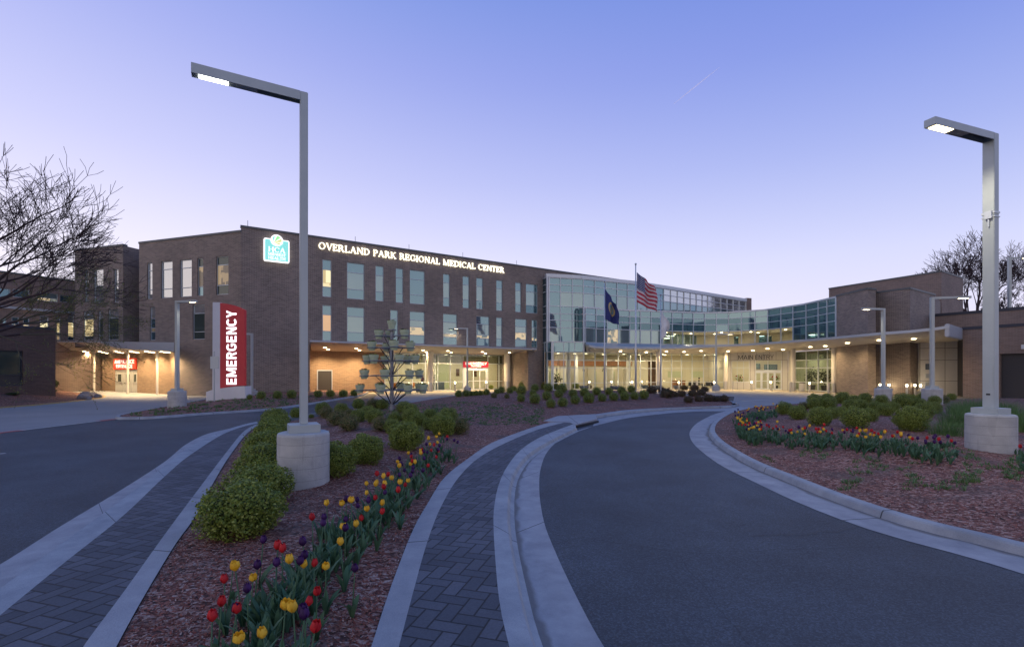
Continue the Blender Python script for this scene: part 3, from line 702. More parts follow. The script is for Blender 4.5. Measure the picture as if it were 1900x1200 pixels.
def brick_front(w, mb, u0, u1, z0, z1, holes, rev=.2, m=0):
    us = sorted({u0, u1, *[h[0] for h in holes], *[h[1] for h in holes]}); zs = sorted({z0, z1, *[h[2] for h in holes], *[h[3] for h in holes]})
    for a, b in zip(us, us[1:]):
        for c, d in zip(zs, zs[1:]):
            mu, mz = (a + b) / 2, (c + d) / 2
            if any(h[0] < mu < h[1] and h[2] < mz < h[3] for h in holes): continue
            mb.face([w.p(a, c), w.p(b, c), w.p(b, d), w.p(a, d)], m)
    for a, b, c, d in holes:
        for q in ((w.p(a, c), w.p(b, c)), (w.p(a, d), w.p(b, d)), (w.p(a, c), w.p(a, d)), (w.p(b, c), w.p(b, d))):
            back = Vector((-w.n.x * rev, -w.n.y * rev, 0)); mb.face([q[0], q[1], q[1] + back, q[0] + back], m)
def shell(mb, poly, z0, z1, roof_m=1, lip=.35, skip=()):
    k = len(poly)
    for i in range(k):
        if i in skip: continue
        a, b = poly[i], poly[(i + 1) % k]; mb.face([(a[0], a[1], z0), (b[0], b[1], z0), (b[0], b[1], z1), (a[0], a[1], z1)], 0)
    mb.face([(p[0], p[1], z1 - lip) for p in poly], roof_m)
    mb.face([(p[0], p[1], z0 + .001) for p in poly][::-1], roof_m)
def coping(w, parent, u0, u1, z, m='coping', h=.14, name='coping'):
    mb = MB(); w.box(mb, u0 - .03, u1 + .03, z - .02, z + h, .05, -.35); part(name, mb, M[m], parent)
def window(w, parent, u0, u1, z0, z1, splits, mats, back=.14, fr=.055, vs=(), m_frame='alu'):
    """frame with transoms at heights `splits`; mats bottom to top"""
    f = MB(); o0, o1 = -back + .05, -back - .05
    w.box(f, u0, u0 + fr, z0, z1, o0, o1); w.box(f, u1 - fr, u1, z0, z1, o0, o1)
    w.box(f, u0 + fr, u1 - fr, z0, z0 + fr, o0, o1); w.box(f, u0 + fr, u1 - fr, z1 - fr, z1, o0, o1)
    for s_ in splits: w.box(f, u0 + fr, u1 - fr, s_ - fr / 2, s_ + fr / 2, o0 - .004, o1 + .004)
    for s_ in vs: w.box(f, s_ - fr / 2, s_ + fr / 2, z0 + fr, z1 - fr, o0 - .008, o1 + .008)
    fo = part('window', f, M[m_frame], parent)
    g = MB(); ed = [z0 + .02] + list(splits) + [z1 - .02]; names = []
    for i, (a, b) in enumerate(zip(ed, ed[1:])):
        mm = mats[min(i, len(mats) - 1)]
        if mm not in names: names.append(mm)
        j = rnd.uniform(-.006, .006)
        g.face([w.p(u0 + .02, a, -back + j), w.p(u1 - .02, a, -back - j), w.p(u1 - .02, b, -back - j), w.p(u0 + .02, b, -back + j)], names.index(mm))
    part('pane', g, [M[x] for x in names], fo)
    return fo
def inv(px, a, b): # d at px on the line through (px,d) a and b
    return 1 / (1 / a[1] + (px - a[0]) / (b[0] - a[0]) * (1 / b[1] - 1 / a[1]))

# =================================================================== MAIN BRICK WING
A0, A1 = (447, 37.35), (1006, 52.88)
A2 = (1170, inv(1170, A0, A1))
wA = Wall(A0, A2); ZA = 13.2
tA = thing('brick_wing', 'three storey dark brick hospital wing with illuminated name letters along its roofline', 'building', (*wA.a, 0))
rows = [(8.33, 11.48, [(598.3, 615.3, 'L'), (643.9, 676.5, 0), (696.8, 712.3, 0), (734.4, 748.7, 1), (760.4, 788.6, 1), (822.3, 835, 0), (858.6, 871.3, 0), (884, 896.6, 0), (921, 933, 0), (956.3, 967.7, 0), (976, 998, 2)]),
        (4.63, 7.64, [(598.3, 615.3, 'O'), (643.9, 676.5, 0), (724.3, 738.8, 1), (760.4, 788.6, 'M'), (822.3, 848.7, 'm'), (884, 908.7, 'm'), (921, 932.5, 0), (956, 978, 'M'), (986.7, 997.4, 'm')])]
holes = []; wins = []
for z0, z1, ws in rows:
    for x0, x1, k in ws:
        u0, u1 = wA.u(x0), wA.u(x1); holes.append((u0, u1, z0, z1)); wins.append((u0, u1, z0, z1, k))
ul, ur = wA.u(575), wA.u(980)                      # recessed ground floor under the canopy
mb = MB()
uend = wA.u(1012)
brick_front(wA, mb, 0, uend, 0, ZA, holes + [(ul, ur, -.001, 4.3)]); brick_front(wA, mb, uend, wA.len, 5.3, ZA, [])
ue = wA.p(uend, 0).xy
bk = [wA.a, wA.b, wA.b + Vector((-6, 22)), wA.a + Vector((-9, 26))]
shell(mb, bk, 4.45, ZA, skip=(0,)); shell(mb, [wA.p(ur, 0).xy, ue, ue + Vector((-3.5, 5)), wA.p(ur, 0).xy + Vector((-3.5, 5))], 0, 4.4, skip=(0,))
part('wall', mb, [M['brick'], M['roof']], tA)
coping(wA, tA, 0, wA.len, ZA)
for u0, u1, z0, z1, k in wins:
    h = z1 - z0; sp = [z0 + .27 * h, z0 + .73 * h]
    ms = {0: ['teal', 'teal_pale', 'teal'], 1: ['teal', 'teal', 'teal'], 2: ['teal_dark', 'teal_pale', 'teal'], 'L': ['teal', 'lit', 'teal'],
          'O': ['teal', 'lit_orange', 'teal'], 'M': ['teal', 'lit_mix', 'teal_pale', 'teal'], 'm': ['teal', 'lit_mix', 'teal_pale', 'teal']}[k]
    if k == 'M': sp = [z0 + .27 * h, z0 + .52 * h, z0 + .73 * h]
    if k == 'm': sp = [z0 + .25 * h, z0 + .36 * h, z0 + .73 * h]
    window(wA, tA, u0, u1, z0, z1, sp, ms)
# lightning rods on the roof edge
for px in (460, 560, 660, 760, 860, 960):
    u = wA.u(px); mb = MB(); mb.tube([wA.p(u, ZA + .12, -.15), wA.p(u, ZA + .62, -.15)], .02, 5); part('lightning_rod', mb, M['coping'], tA)
# recessed ground floor: brick part and storefront
wR = wA.off(-5.0)
uR = lambda px: wR.u(px)
dn0, dn1 = uR(589), uR(616)
mb = MB(); brick_front(wR, mb, uR(540), uR(714), 0, 4.35, [(dn0, dn1, -.001, 2.15)], .1)
a, b = wA.p(ul, 0), wR.p(uR(540), 0)
wb = Wall(a.xy, wR.p(uR(585), 0).xy); mb.face([a, wR.p(wR.len * 0 + ul, 0), wR.p(ul, 4.3), Vector((a.x, a.y, 4.3))])
part('recessed_wall', mb, M['brick_lit'], tA)
mb = MB(); wR.box(mb, dn0 + .04, dn1 - .04, 0.02, 2.1, -.04, -.09); dd = part('door', mb, M['dark'], tA)
mb = MB(); wR.box(mb, dn0 - .04, dn1 + .04, 2.1, 2.2, .02, -.1); wR.box(mb, dn0 - .04, dn0 + .04, 0, 2.1, .02, -.1); wR.box(mb, dn1 - .04, dn1 + .04, 0, 2.1, .02, -.1)
part('door_frame', mb, M['alu'], tA)
# storefront glazing
sf = [714, 738, 765, 789, 807, 812, 835.5, 858.7, 905, 925.7, 946.5, 963.4, 979.5]
zt, zm, zl = 3.95, 2.92, .95
# vertical posts and rails
mb = MB()
for i, px in enumerate(sf):
    u = uR(px); wR.box(mb, u - .04, u + .04, 0, zt, .06, -.06)
for z in (.06, zm, zt - .04):
    wR.box(mb, uR(714), uR(980), z - .04, z + .04, .05, -.05)
for a_, b_ in ((714, 858.7), (905, 979.5)): wR.box(mb, uR(a_), uR(b_), zl - .035, zl + .035, .045, -.045)
part('storefront_frame', mb, M['alu_bright'], tA)
for i in range(len(sf) - 1):
    if 858 < sf[i] < 860: continue
    g = MB(); wR.box(g, uR(sf[i]) + .04, uR(sf[i + 1]) - .04, .1, zm - .04, .01, -.01, 0)
    wR.box(g, uR(sf[i]) + .04, uR(sf[i + 1]) - .04, zm + .04, zt - .08, .01, -.01, 1)
    part('glass_panel', g, [M['glass'], M['glass_dim']], tA)
g = MB(); wR.box(g, uR(859) + .04, uR(905) - .04, zm + .04, zt - .08, .01, -.01); part('glass_panel', g, [M['glass_dim']], tA)
# sliding doors at the emergency entrance
mb = MB(); ud0, ud1 = uR(866), uR(902)
wR.box(mb, uR(859.5), ud0, 0, zm - .05, .05, -.05); wR.box(mb, ud1, uR(904.5), 0, zm - .05, .05, -.05); wR.box(mb, ud0, ud1, 2.25, zm - .05, .05, -.05)
part('door_surround', mb, M['white_paint'], tA)
for k in range(3):
    a_ = ud0 + (ud1 - ud0) * k / 3; b_ = ud0 + (ud1 - ud0) * (k + 1) / 3; mb = MB()
    for q in ((a_, a_ + .06, .02, 2.24), (b_ - .06, b_, .02, 2.24), (a_ + .06, b_ - .06, 2.16, 2.24), (a_ + .06, b_ - .06, .02, .14), (a_ + .06, b_ - .06, .98, 1.05)): wR.box(mb, *q, .03, -.03)
    dr = part('sliding_door', mb, M['white_paint'], tA); g = MB(); wR.box(g, a_ + .06, b_ - .06, .14, 2.16, .005, -.005); part('pane', g, M['glass'], dr)

# emergency canopy: sloping soffit with a thin white lip
def canopy(parent, lip, back, z_lip, z_back, th_lip, z_topback, soff='soffit', fas='fascia', name='canopy'):
    mb = MB(); n = len(lip)
    for i in range(n - 1):
        L0, L1_, B0, B1 = lip[i], lip[i + 1], back[i], back[i + 1]
        zl0 = z_lip[i]; zl1 = z_lip[i + 1]; zb0, zb1 = z_back[i], z_back[i + 1]
        mb.face([(L0.x, L0.y, zl0), (L1_.x, L1_.y, zl1), (B1.x, B1.y, zb1), (B0.x, B0.y, zb0)], 0)
        mb.face([(L0.x, L0.y, zl0), (L1_.x, L1_.y, zl1), (L1_.x, L1_.y, zl1 + th_lip), (L0.x, L0.y, zl0 + th_lip)], 1)
        mb.face([(L0.x, L0.y, zl0 + th_lip), (L1_.x, L1_.y, zl1 + th_lip), (B1.x, B1.y, z_topback), (B0.x, B0.y, z_topback)], 1)
    for j in (0, n - 1):
        q, b = lip[j], back[j]; mb.face([(q.x, q.y, z_lip[j]), (q.x, q.y, z_lip[j] + th_lip), (b.x, b.y, z_topback), (b.x, b.y, z_back[j])], 1)
    return part(name, mb, [M[soff], M[fas]], parent)
def downlight(parent, x, y, z, watt=60, r=.13, col=(1, .71, .38), lamp=True):
    mb = MB(); mb.lathe([(r, 0), (r, -.02)], (x, y, z - .01), 12); part('downlight', mb, M['downlight'], parent)
    if lamp:
        ld = bpy.data.lights.new('downlight_lamp', 'SPOT'); ld.energy = watt * 4; ld.color = col; ld.spot_size = math.radians(150); ld.spot_blend = .7; ld.shadow_soft_size = .12
        o = bpy.data.objects.new('downlight_lamp', ld); COL.objects.link(o); o.parent = parent; of = OFF[parent.name]; o.location = (x - of[0], y - of[1], z - .06 - of[2])
n_ = 9; lipx = np.linspace(575, 996, n_)
lp = [PD(x, 897 * 2.4 / np.interp(x, [575, 996], [57.5, 42.3])) for x in lipx]
bkp = [wR.p(uR(x), 0).xy for x in np.linspace(578, 981, n_)]
canopy(tA, lp, bkp, [4.34] * n_, [3.97] * n_, .12, 4.42, name='entrance_canopy')
for x0 in (606, 664, 788, 834, 898, 948):
    for dx, t in ((-3, .55), (3, .78)):
        l_ = PD(x0 + dx, 897 * 2.4 / np.interp(x0 + dx, [575, 996], [57.5, 42.3])); b_ = wR.p(uR(x0 + dx), 0).xy
        q = l_.lerp(b_, t); downlight(tA, q.x, q.y, 4.34 + (3.97 - 4.34) * t, 320 if t > .6 else 0.001, lamp=t > .6)
# columns
def round_column(parent, px, d, r, z1, wrap=.95, base=0):
    c = PD(px, d); mb = MB(); mb.lathe([(r, wrap), (r, z1)], (c.x, c.y, base), 20); mb.lathe([(r * .93, 0), (r * .93, wrap)], (c.x, c.y, base), 20, m=1)
    return part('column', mb, [M['col_white'], M['steel']], parent, smooth=False)
round_column(tA, 798.3, 49.4, .34, 4.1); round_column(tA, 941, 54.3, .36, 4.05)

# a room seen through glass: floor, back wall, ends, ceiling, lamps
def room(parent, front, depth, z0, z1, wall='cream', lights=3, watt=120, ends=True, mid=None, back_mats=None, dirn=None):
    """front: list of xy along the glass"""
    dv = dirn if dirn is not None else None
    fr = [Vector(p) for p in front]; n = len(fr)
    bkk = []
    for i, p in enumerate(fr):
        t = (fr[min(i + 1, n - 1)] - fr[max(i - 1, 0)]).normalized(); q = Vector((t.y, -t.x)); q = -q if q.dot(-p) > 0 else q
        bkk.append(p + (dv if dv is not None else q) * depth)
    fr = [p.lerp(q, .02) for p, q in zip(fr, bkk)]
    mb = MB()
    for i in range(n - 1):
        a, b, c, d = fr[i], fr[i + 1], bkk[i + 1], bkk[i]
        mb.face([(*a, z0 + .02), (*b, z0 + .02), (*c, z0 + .02), (*d, z0 + .02)], 1)
        mb.face([(*a, z1), (*b, z1), (*c, z1), (*d, z1)], 2)
        mb.face([(*d, z0), (*c, z0), (*c, z1), (*d, z1)], 0)
    if ends:
        for a, d in ((fr[0], bkk[0]), (fr[-1], bkk[-1])): mb.face([(*a, z0), (*d, z0), (*d, z1), (*a, z1)], 0)
    part('interior', mb, [M[wall], M['tile'], M['ceil']], parent)
    for k in range(lights):
        f = (k + .5) / lights * (n - 1); i = min(int(f), n - 2); p = fr[i].lerp(fr[i + 1], f - i).lerp(bkk[i].lerp(bkk[i + 1], f - i), .5)
        ld = bpy.data.lights.new('room_lamp', 'AREA'); ld.shape = 'DISK'; ld.size = 1.0; ld.energy = watt * 1.0; ld.color = (1, .86, .62)
        o = bpy.data.objects.new('room_lamp', ld); COL.objects.link(o); o.parent = parent; of = OFF[parent.name]; o.location = (p.x - of[0], p.y - of[1], z1 - .12 - of[2])
    return fr, bkk
erf, erb = room(tA, [wR.p(uR(x), 0).xy for x in (716, 780, 850, 925, 980)], 7, 0, 3.96, lights=4, watt=140)
wE = Wall(erb[0], erb[-1])
mb = MB(); wE.box(mb, wE.u(800), wE.u(832), 0, 3.9, .10, .02); part('feature_wall', mb, M['green_wall'], tA)
wF = wR.off(-2.2); mb = MB()
wF.box(mb, wF.u(946), wF.u(990), 0.03, 3.2, .06, -.06); part('timber_wall', mb, M['wood'], tA)
for x in (962,):
    mb = MB(); wF.box(mb, wF.u(963), wF.u(974), .05, 2.3, .10, .065); part('inner_door', mb, M['wood_dark'], tA)
for x0, x1, z0, z1 in ((846, 852, 1.5, 2.4), (876, 884, 1.4, 2.2)):
    mb = MB(); wE.box(mb, wE.u(x0), wE.u(x1), z0, z1, .08, .02); part('wall_picture', mb, M['wood_dark'], tA)
for px, t in ((790, .3), (815, .6), (845, .35), (872, .7), (915, .3), (940, .6)):
    a = wR.p(uR(px), 0).xy - wR.n * 7 * t; mb = MB(); mb.lathe([(.16, 0), (.16, -.02)], (a.x, a.y, 3.94), 10); part('ceiling_lamp', mb, M['ceil_light'], tA)

# wall lettering: hand-cut serif capitals
def serif(ch):
    """strokes of a serif capital in a 1-high box: list of (polygon); returns polys, advance"""
    T, t, S = .13, .06, .045                         # thick, thin, serif height
    P = []
    def rect(x0, y0, x1, y1): P.append([(x0, y0), (x1, y0), (x1, y1), (x0, y1)])
    def stem(x, w=T, y0=0, y1=1, ser=.07):
        rect(x, y0, x + w, y1)
        if y0 == 0 and ser: rect(x - ser, 0, x + w + ser, S)
        if y1 == 1 and ser: rect(x - ser, 1 - S, x + w + ser, 1)
    def slant(x0, y0, x1, y1, w): P.append([(x0, y0), (x0 + w, y0), (x1 + w, y1), (x1, y1)])
    def ring(cx, cy, rx, ry, a0=0, a1=360, th=T, tn=t):
        n = 20
        for i in range(n):
            q = []
            for a in (a0 + (a1 - a0) * i / n, a0 + (a1 - a0) * (i + 1) / n):
                r = math.radians(a); q.append((cx + rx * math.cos(r), cy + ry * math.sin(r), cx + (rx - th) * math.cos(r), cy + (ry - tn) * math.sin(r)))
            P.append([(q[0][0], q[0][1]), (q[1][0], q[1][1]), (q[1][2], q[1][3]), (q[0][2], q[0][3])])
    adv = .8
    if ch == 'O': ring(.44, .5, .42, .52); adv = .94
    elif ch == 'C': ring(.44, .5, .42, .52, 48, 318); rect(.70, .68, .76, .98); adv = .86
    elif ch == 'G': ring(.44, .5, .42, .52, 48, 330); rect(.70, .68, .76, .98); rect(.66, .05, .66 + T, .45); rect(.58, .42, .88, .42 + S); adv = .94
    elif ch == 'D': stem(.08); ring(.36, .5, .46, .5, -90, 90); rect(.1, 0, .4, t); rect(.1, 1 - t, .4, 1); adv = .9
    elif ch in 'PR':
        stem(.08); ring(.36, .73, .28, .27, -90, 90, .14); rect(.1, 1 - t, .4, 1); rect(.1, .46, .4, .46 + t); adv = .72
        if ch == 'R': slant(.62, 0, .34, .48, .17); rect(.6, 0, .86, S); adv = .86
    elif ch in 'EFL':
        stem(.08); rect(.1, 0, .62, t) if ch != 'F' else None; adv = .72
        if ch != 'F': rect(.58, 0, .64, .24)
        if ch != 'L': rect(.1, 1 - t, .6, 1); rect(.55, .78, .61, 1); rect(.1, .48, .46, .48 + t); rect(.43, .38, .48, .66)
    elif ch == 'I': stem(.08); adv = .36
    elif ch == 'T': stem(.28, y1=1); rect(.02, 1 - t, .72, 1); rect(.02, .78, .08, 1); rect(.66, .78, .72, 1); adv = .76
    elif ch == 'V': slant(.36, 0, .04, 1, T); slant(.40, 0, .70, 1, t); rect(-.03, 1 - S, .27, 1); rect(.62, 1 - S, .86, 1); adv = .82
    elif ch == 'A': slant(.06, 0, .36, 1, t); slant(.64, 0, .34, 1, T); rect(.2, .3, .64, .3 + t); rect(-.02, 0, .22, S); rect(.56, 0, .88, S); adv = .88
    elif ch == 'N': stem(.1, t); stem(.72, t); slant(.66, 0, .1, 1, T); rect(.62, 1 - S, .86, 1); adv = .92
    elif ch == 'M': stem(.1, t); stem(.88, T); slant(.46, 0, .1, 1, T); slant(.50, 0, .88, 1, t); adv = 1.16
    elif ch == 'K': stem(.08); slant(.2, .38, .6, 1, t); slant(.62, 0, .3, .52, T); rect(.5, 1 - S, .8, 1); rect(.58, 0, .88, S); adv = .88
    elif ch == 'H': stem(.08); stem(.66); rect(.2, .47, .7, .47 + t); adv = .92
    elif ch == 'W': slant(.3, 0, .02, 1, T); slant(.32, 0, .56, 1, t); slant(.78, 0, .5, 1, T); slant(.82, 0, 1.08, 1, t); rect(-.05, 1 - S, .25, 1); rect(.98, 1 - S, 1.22, 1); adv = 1.2
    elif ch == 'S':
        ring(.34, .74, .28, .26, 30, 270, .13); ring(.34, .27, .30, .27, -150, 90, .15); rect(.56, .7, .62, .98); rect(.04, .02, .1, .3); adv = .72
    elif ch == ' ': adv = .42
    return P, adv
def serif_word(txt, place, height, width, mk, track=.03):
    """place(u,z) -> point; letters scaled so the run is `width` long"""
    tot = sum(serif(c)[1] + track for c in txt); sx = width / tot; u = 0
    for c in txt:
        P, adv = serif(c)
        if P: mk([[(u + x * sx, y * height) for x, y in q] for q in P])
        u += (adv + track) * sx
u0, u1 = wA.u(591), wA.u(935.5); zb, ztp = 12.29, 12.83
ts = thing('name_letters', 'illuminated serif letters OVERLAND PARK REGIONAL MEDICAL CENTER along the roofline of the brick wing', 'sign', (*wA.p(u0, 0).xy, zb))
cnt = [0]
def mk(polys):
    mb = MB(); q = []
    for p in polys:
        o = .085 + .0012 * (cnt[0] % 7); cnt[0] += 1
        f = [wA.p(u0 + x, zb + z, o) for x, z in p]; b = [wA.p(u0 + x, zb + z, .012) for x, z in p]; mb.hexa(b, f)
    part('letter', mb, M['letters'], ts)
serif_word('OVERLAND PARK REGIONAL MEDICAL CENTER', None, ztp - zb, u1 - u0, mk)

# hospital group badge
tB = thing('badge_sign', 'glowing turquoise square sign reading HCA MIDWEST HEALTH with a round leaf emblem on top', 'sign', (*wA.p(wA.u(489), 0).xy, 0))
bu0, bu1 = wA.u(489), wA.u(536.2); bz0, bz1 = wA.z(489, 484.2), wA.z(489, 442)
def rrect(u0, u1, z0, z1, r, n=5):
    o = []
    for cx, cz, a in ((u1 - r, z0 + r, -90), (u1 - r, z1 - r, 0), (u0 + r, z1 - r, 90), (u0 + r, z0 + r, 180)):
        for k in range(n + 1): t = math.radians(a + 90 * k / n); o.append((cx + r * math.cos(t), cz + r * math.sin(t)))
    return o
def slab(w, poly, o0, o1, mb=None, m=0):
    mb = mb or MB(); k = len(poly); f = [w.p(u, z, o1) for u, z in poly]; b = [w.p(u, z, o0) for u, z in poly]
    mb.raw(f + b, [tuple(range(k)), tuple(range(k, 2 * k))[::-1]] + [(i, (i + 1) % k, k + (i + 1) % k, k + i) for i in range(k)], m); return mb
part('border', slab(wA, rrect(bu0, bu1, bz0, bz1, .12), .01, .22), M['sign_white'], tB)
part('face', slab(wA, rrect(bu0 + .08, bu1 - .08, bz0 + .08, bz1 - .08, .06), .22, .235), M['sign_teal'], tB)
cu, cz, cr_ = wA.u(512.9), wA.z(512.9, 447.3), .45
circ = lambda r, n=28: [(cu + r * math.cos(2 * math.pi * k / n), cz + r * math.sin(2 * math.pi * k / n)) for k in range(n)]
part('emblem_disc', slab(wA, circ(cr_), .236, .26), M['sign_white'], tB)
def leaf(a0, a1, r, col, o):
    pts = [(cu - .22, cz - .20)] + [(cu + r * math.cos(math.radians(a)), cz + r * math.sin(math.radians(a))) for a in np.linspace(a0, a1, 7)]
    part('emblem_leaf', slab(wA, pts, .261, o), M[col], tB)
leaf(-70, -28, .36, 'sign_olive', .270); leaf(-18, 28, .36, 'sign_olive', .271); leaf(40, 88, .36, 'sign_green', .272); leaf(112, 150, .36, 'sign_teal', .273)
bw = bu1 - bu0
for txt, zf, hf, uf, wf in (('HCA', .43, .20, .17, .68), ('MIDWEST', .265, .11, .16, .70), ('HEALTH', .10, .115, .17, .68)):
    oo = [0]
    def mk2(polys):
        mb = MB()
        for p in polys:
            o = .245 + .001 * (oo[0] % 6); oo[0] += 1
            f = [wA.p(bu0 + uf * bw + x, bz0 + zf * (bz1 - bz0) + z, o) for x, z in p]; b = [wA.p(bu0 + uf * bw + x, bz0 + zf * (bz1 - bz0) + z, .236) for x, z in p]; mb.hexa(b, f)
        part('letter', mb, M['sign_white'], tB)
    serif_word(txt, None, hf * (bz1 - bz0), wf * bw, mk2)

def sans(ch, w):
    """plain sans capital in a 1-high box as overlapping strokes"""
    P = []
    def rect(a, b, c, d): P.append([(a, b), (c, b), (c, d), (a, d)])
    def sl(x0, y0, x1, y1, ww): P.append([(x0, y0), (x0 + ww, y0), (x1 + ww, y1), (x1, y1)])
    def ring(cx, cy, rx, ry, a0, a1):
        n = 14
        for i in range(n):
            q = []
            for a in (a0 + (a1 - a0) * i / n, a0 + (a1 - a0) * (i + 1) / n):
                r = math.radians(a); q.append((cx + rx * math.cos(r), cy + ry * math.sin(r), cx + (rx - w) * math.cos(r), cy + (ry - w) * math.sin(r)))
            P.append([(q[0][0], q[0][1]), (q[1][0], q[1][1]), (q[1][2], q[1][3]), (q[0][2], q[0][3])])
    h = .5 - w / 2; adv = .64
    if ch == 'E': rect(0, 0, w, 1); rect(w, 0, .56, w); rect(w, 1 - w, .56, 1); rect(w, h, .52, h + w); adv = .6
    elif ch == 'L': rect(0, 0, w, 1); rect(w, 0, .54, w); adv = .57
    elif ch == 'I': rect(0, 0, w, 1); adv = w
    elif ch == 'M': rect(0, 0, w, 1); rect(.82 - w, 0, .82, 1); sl(.41 - w * .5, .1, w * .35, 1, w * .85); sl(.41 - w * .35, .1, .82 - w * 1.2, 1, w * .85); adv = .82
    elif ch == 'N': rect(0, 0, w, 1); rect(.66 - w, 0, .66, 1); sl(.66 - w * 1.15, 0, w * .1, 1, w * 1.05); adv = .66
    elif ch == 'A': sl(0, 0, .36 - w * .5, 1, w); sl(.72 - w, 0, .36 - w * .5, 1, w); rect(.16, .2, .56, .2 + w * .9); adv = .72
    elif ch == 'T': rect(0, 1 - w, .62, 1); rect(.31 - w / 2, 0, .31 + w / 2, 1 - w); adv = .62
    elif ch == 'Y': rect(.33 - w / 2, 0, .33 + w / 2, .42); sl(.33 - w / 2, .40, 0, 1, w); sl(.33 - w / 2, .40, .66 - w, 1, w); adv = .66
    elif ch == 'U': rect(0, .3, w, 1); rect(.64 - w, .3, .64, 1); ring(.32, .32, .32, .32, 180, 360)
    elif ch == 'C': ring(.35, .35, .35, .35, 180, 330); ring(.35, .65, .35, .35, 30, 180); rect(0, .35, w, .65); adv = .66
    elif ch == 'G': ring(.35, .35, .35, .35, 180, 360); ring(.35, .65, .35, .35, 30, 180); rect(0, .35, w, .65); rect(.70 - w, .3, .70, .5); rect(.38, .5 - w * .5, .70, .5 + w * .3); adv = .70
    elif ch in 'RBP':
        rect(0, 0, w, 1); ring(.34, .72, .28, .28, -90, 90); rect(w, 1 - w, .35, 1); rect(w, .44, .35, .44 + w)
        if ch == 'R': sl(.62 - w, 0, .30, .46, w); adv = .63
        if ch == 'B': ring(.34, .28, .30, .28, -90, 90); rect(w, 0, .35, w)
    return P, adv
def sans_on(w, parent, txt, u, z, height, out, m, width, stroke=.17, gap=.1, rot=0):
    tot = sum(sans(c, stroke)[1] + gap for c in txt) - gap; k = width / tot; x0 = 0
    for c in txt:
        P, adv = sans(c, stroke); mb = MB()
        for i, q in enumerate(P):
            pts = [((x0 + a) * k, b * height) for a, b in q]
            if rot: pts = [(-b, a) for a, b in pts]
            o = out + .014 + .0006 * (i % 9)
            mb.hexa([w.p(u + a, z + b, out) for a, b in pts], [w.p(u + a, z + b, o) for a, b in pts])
        part('letter', mb, M[m], parent); x0 += adv + gap
def text_on(w, parent, txt, u, z, height, out, m, width=None, bold=.0, rot=0, name='lettering', depth=.02):
    """sans capitals turned into a mesh standing on a wall; u,z = lower left corner"""
    c = bpy.data.curves.new('t', 'FONT'); c.body = txt; c.size = 1; c.offset = bold; c.extrude = 0; c.resolution_u = 3
    o = bpy.data.objects.new('t', c); COL.objects.link(o)
    dg = bpy.context.evaluated_depsgraph_get(); dg.update(); me = bpy.data.meshes.new_from_object(o.evaluated_get(dg)); bpy.data.objects.remove(o); bpy.data.curves.remove(c)
    V = np.array([v.co[:] for v in me.vertices]); x0, y0 = V[:, 0].min(), V[:, 1].min(); sx, sy = V[:, 0].max() - x0, V[:, 1].max() - y0
    ky = height / sy; kx = (width / sx) if width else ky
    loc = [((v[0] - x0) * kx, (v[1] - y0) * ky) for v in V]
    if rot: loc = [(-b, a) for a, b in loc]
    mb = MB(); mb.raw([w.p(u + a, z + b, out + depth) for a, b in loc], [tuple(p.vertices) for p in me.polygons])
    i = len(mb.v); mb.raw([w.p(u + a, z + b, out) for a, b in loc], [tuple(p.vertices)[::-1] for p in me.polygons])
    ec = {}
    for p in me.polygons:
        vs = list(p.vertices)
        for a, b in zip(vs, vs[1:] + vs[:1]): ec.setdefault((min(a, b), max(a, b)), []).append((a, b))
    for k, l in ec.items():
        if len(l) == 1: a, b = l[0]; mb.f.append((a, b, i + b, i + a)); mb.m.append(0); mb.uv.append(None)
    bpy.data.meshes.remove(me)
    return part(name, mb, M[m], parent)

tS = thing('entrance_sign', 'dark red EMERGENCY ENTRANCE sign above the glass sliding doors', 'sign', (*wR.p(uR(859), 0).xy, 2.6))
s0, s1 = uR(858.6), uR(905); z0, z1 = wR.z(880, 681.2), wR.z(880, 670.8)
mb = MB(); wR.box(mb, s0, s1, z0, z1, .07, .16); part('panel', mb, M['red_sign'], tS)
sans_on(wR, tS, 'EMERGENCY', s0 + (s1 - s0) * .08, z0 + (z1 - z0) * .42, (z1 - z0) * .45, .162, 'white_text', (s1 - s0) * .84, .15)
sans_on(wR, tS, 'ENTRANCE', s0 + (s1 - s0) * .30, z0 + (z1 - z0) * .10, (z1 - z0) * .22, .162, 'white_text', (s1 - s0) * .40, .15)

# =================================================================== AMBULANCE WING (left)
wL = Wall((447, 37.35), (139, 43.3)); ZL = 12.82
tL = thing('brick_wing', 'dark brick three storey wing with a recessed bay above the ambulance canopy', 'building', (*wL.a, 0))
uL = wL.u
hl = []; wl = []
def addw(x0, x1, y0, y1, mats, sp=(.27, .73)):
    a, b = sorted((uL(x0), uL(x1))); xm = (x0 + x1) / 2; zz0, zz1 = wL.z(xm, y1), wL.z(xm, y0); hl.append((a, b, zz0, zz1)); wl.append((a, b, zz0, zz1, mats, sp))
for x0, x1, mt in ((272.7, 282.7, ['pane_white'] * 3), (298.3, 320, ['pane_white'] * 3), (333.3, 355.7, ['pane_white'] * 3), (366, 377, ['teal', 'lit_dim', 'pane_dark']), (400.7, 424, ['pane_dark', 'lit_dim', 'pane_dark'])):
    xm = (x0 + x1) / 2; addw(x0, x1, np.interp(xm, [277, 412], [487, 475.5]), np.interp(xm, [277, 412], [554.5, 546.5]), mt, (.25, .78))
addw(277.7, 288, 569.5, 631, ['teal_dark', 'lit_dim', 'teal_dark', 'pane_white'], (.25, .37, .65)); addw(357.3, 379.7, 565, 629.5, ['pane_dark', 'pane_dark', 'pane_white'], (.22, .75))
for x0, x1 in ((156.7, 164), (173.3, 191.7), (210.7, 220)): addw(x0, x1, 499, 561.5, ['pane_white'] * 2, (.5,))
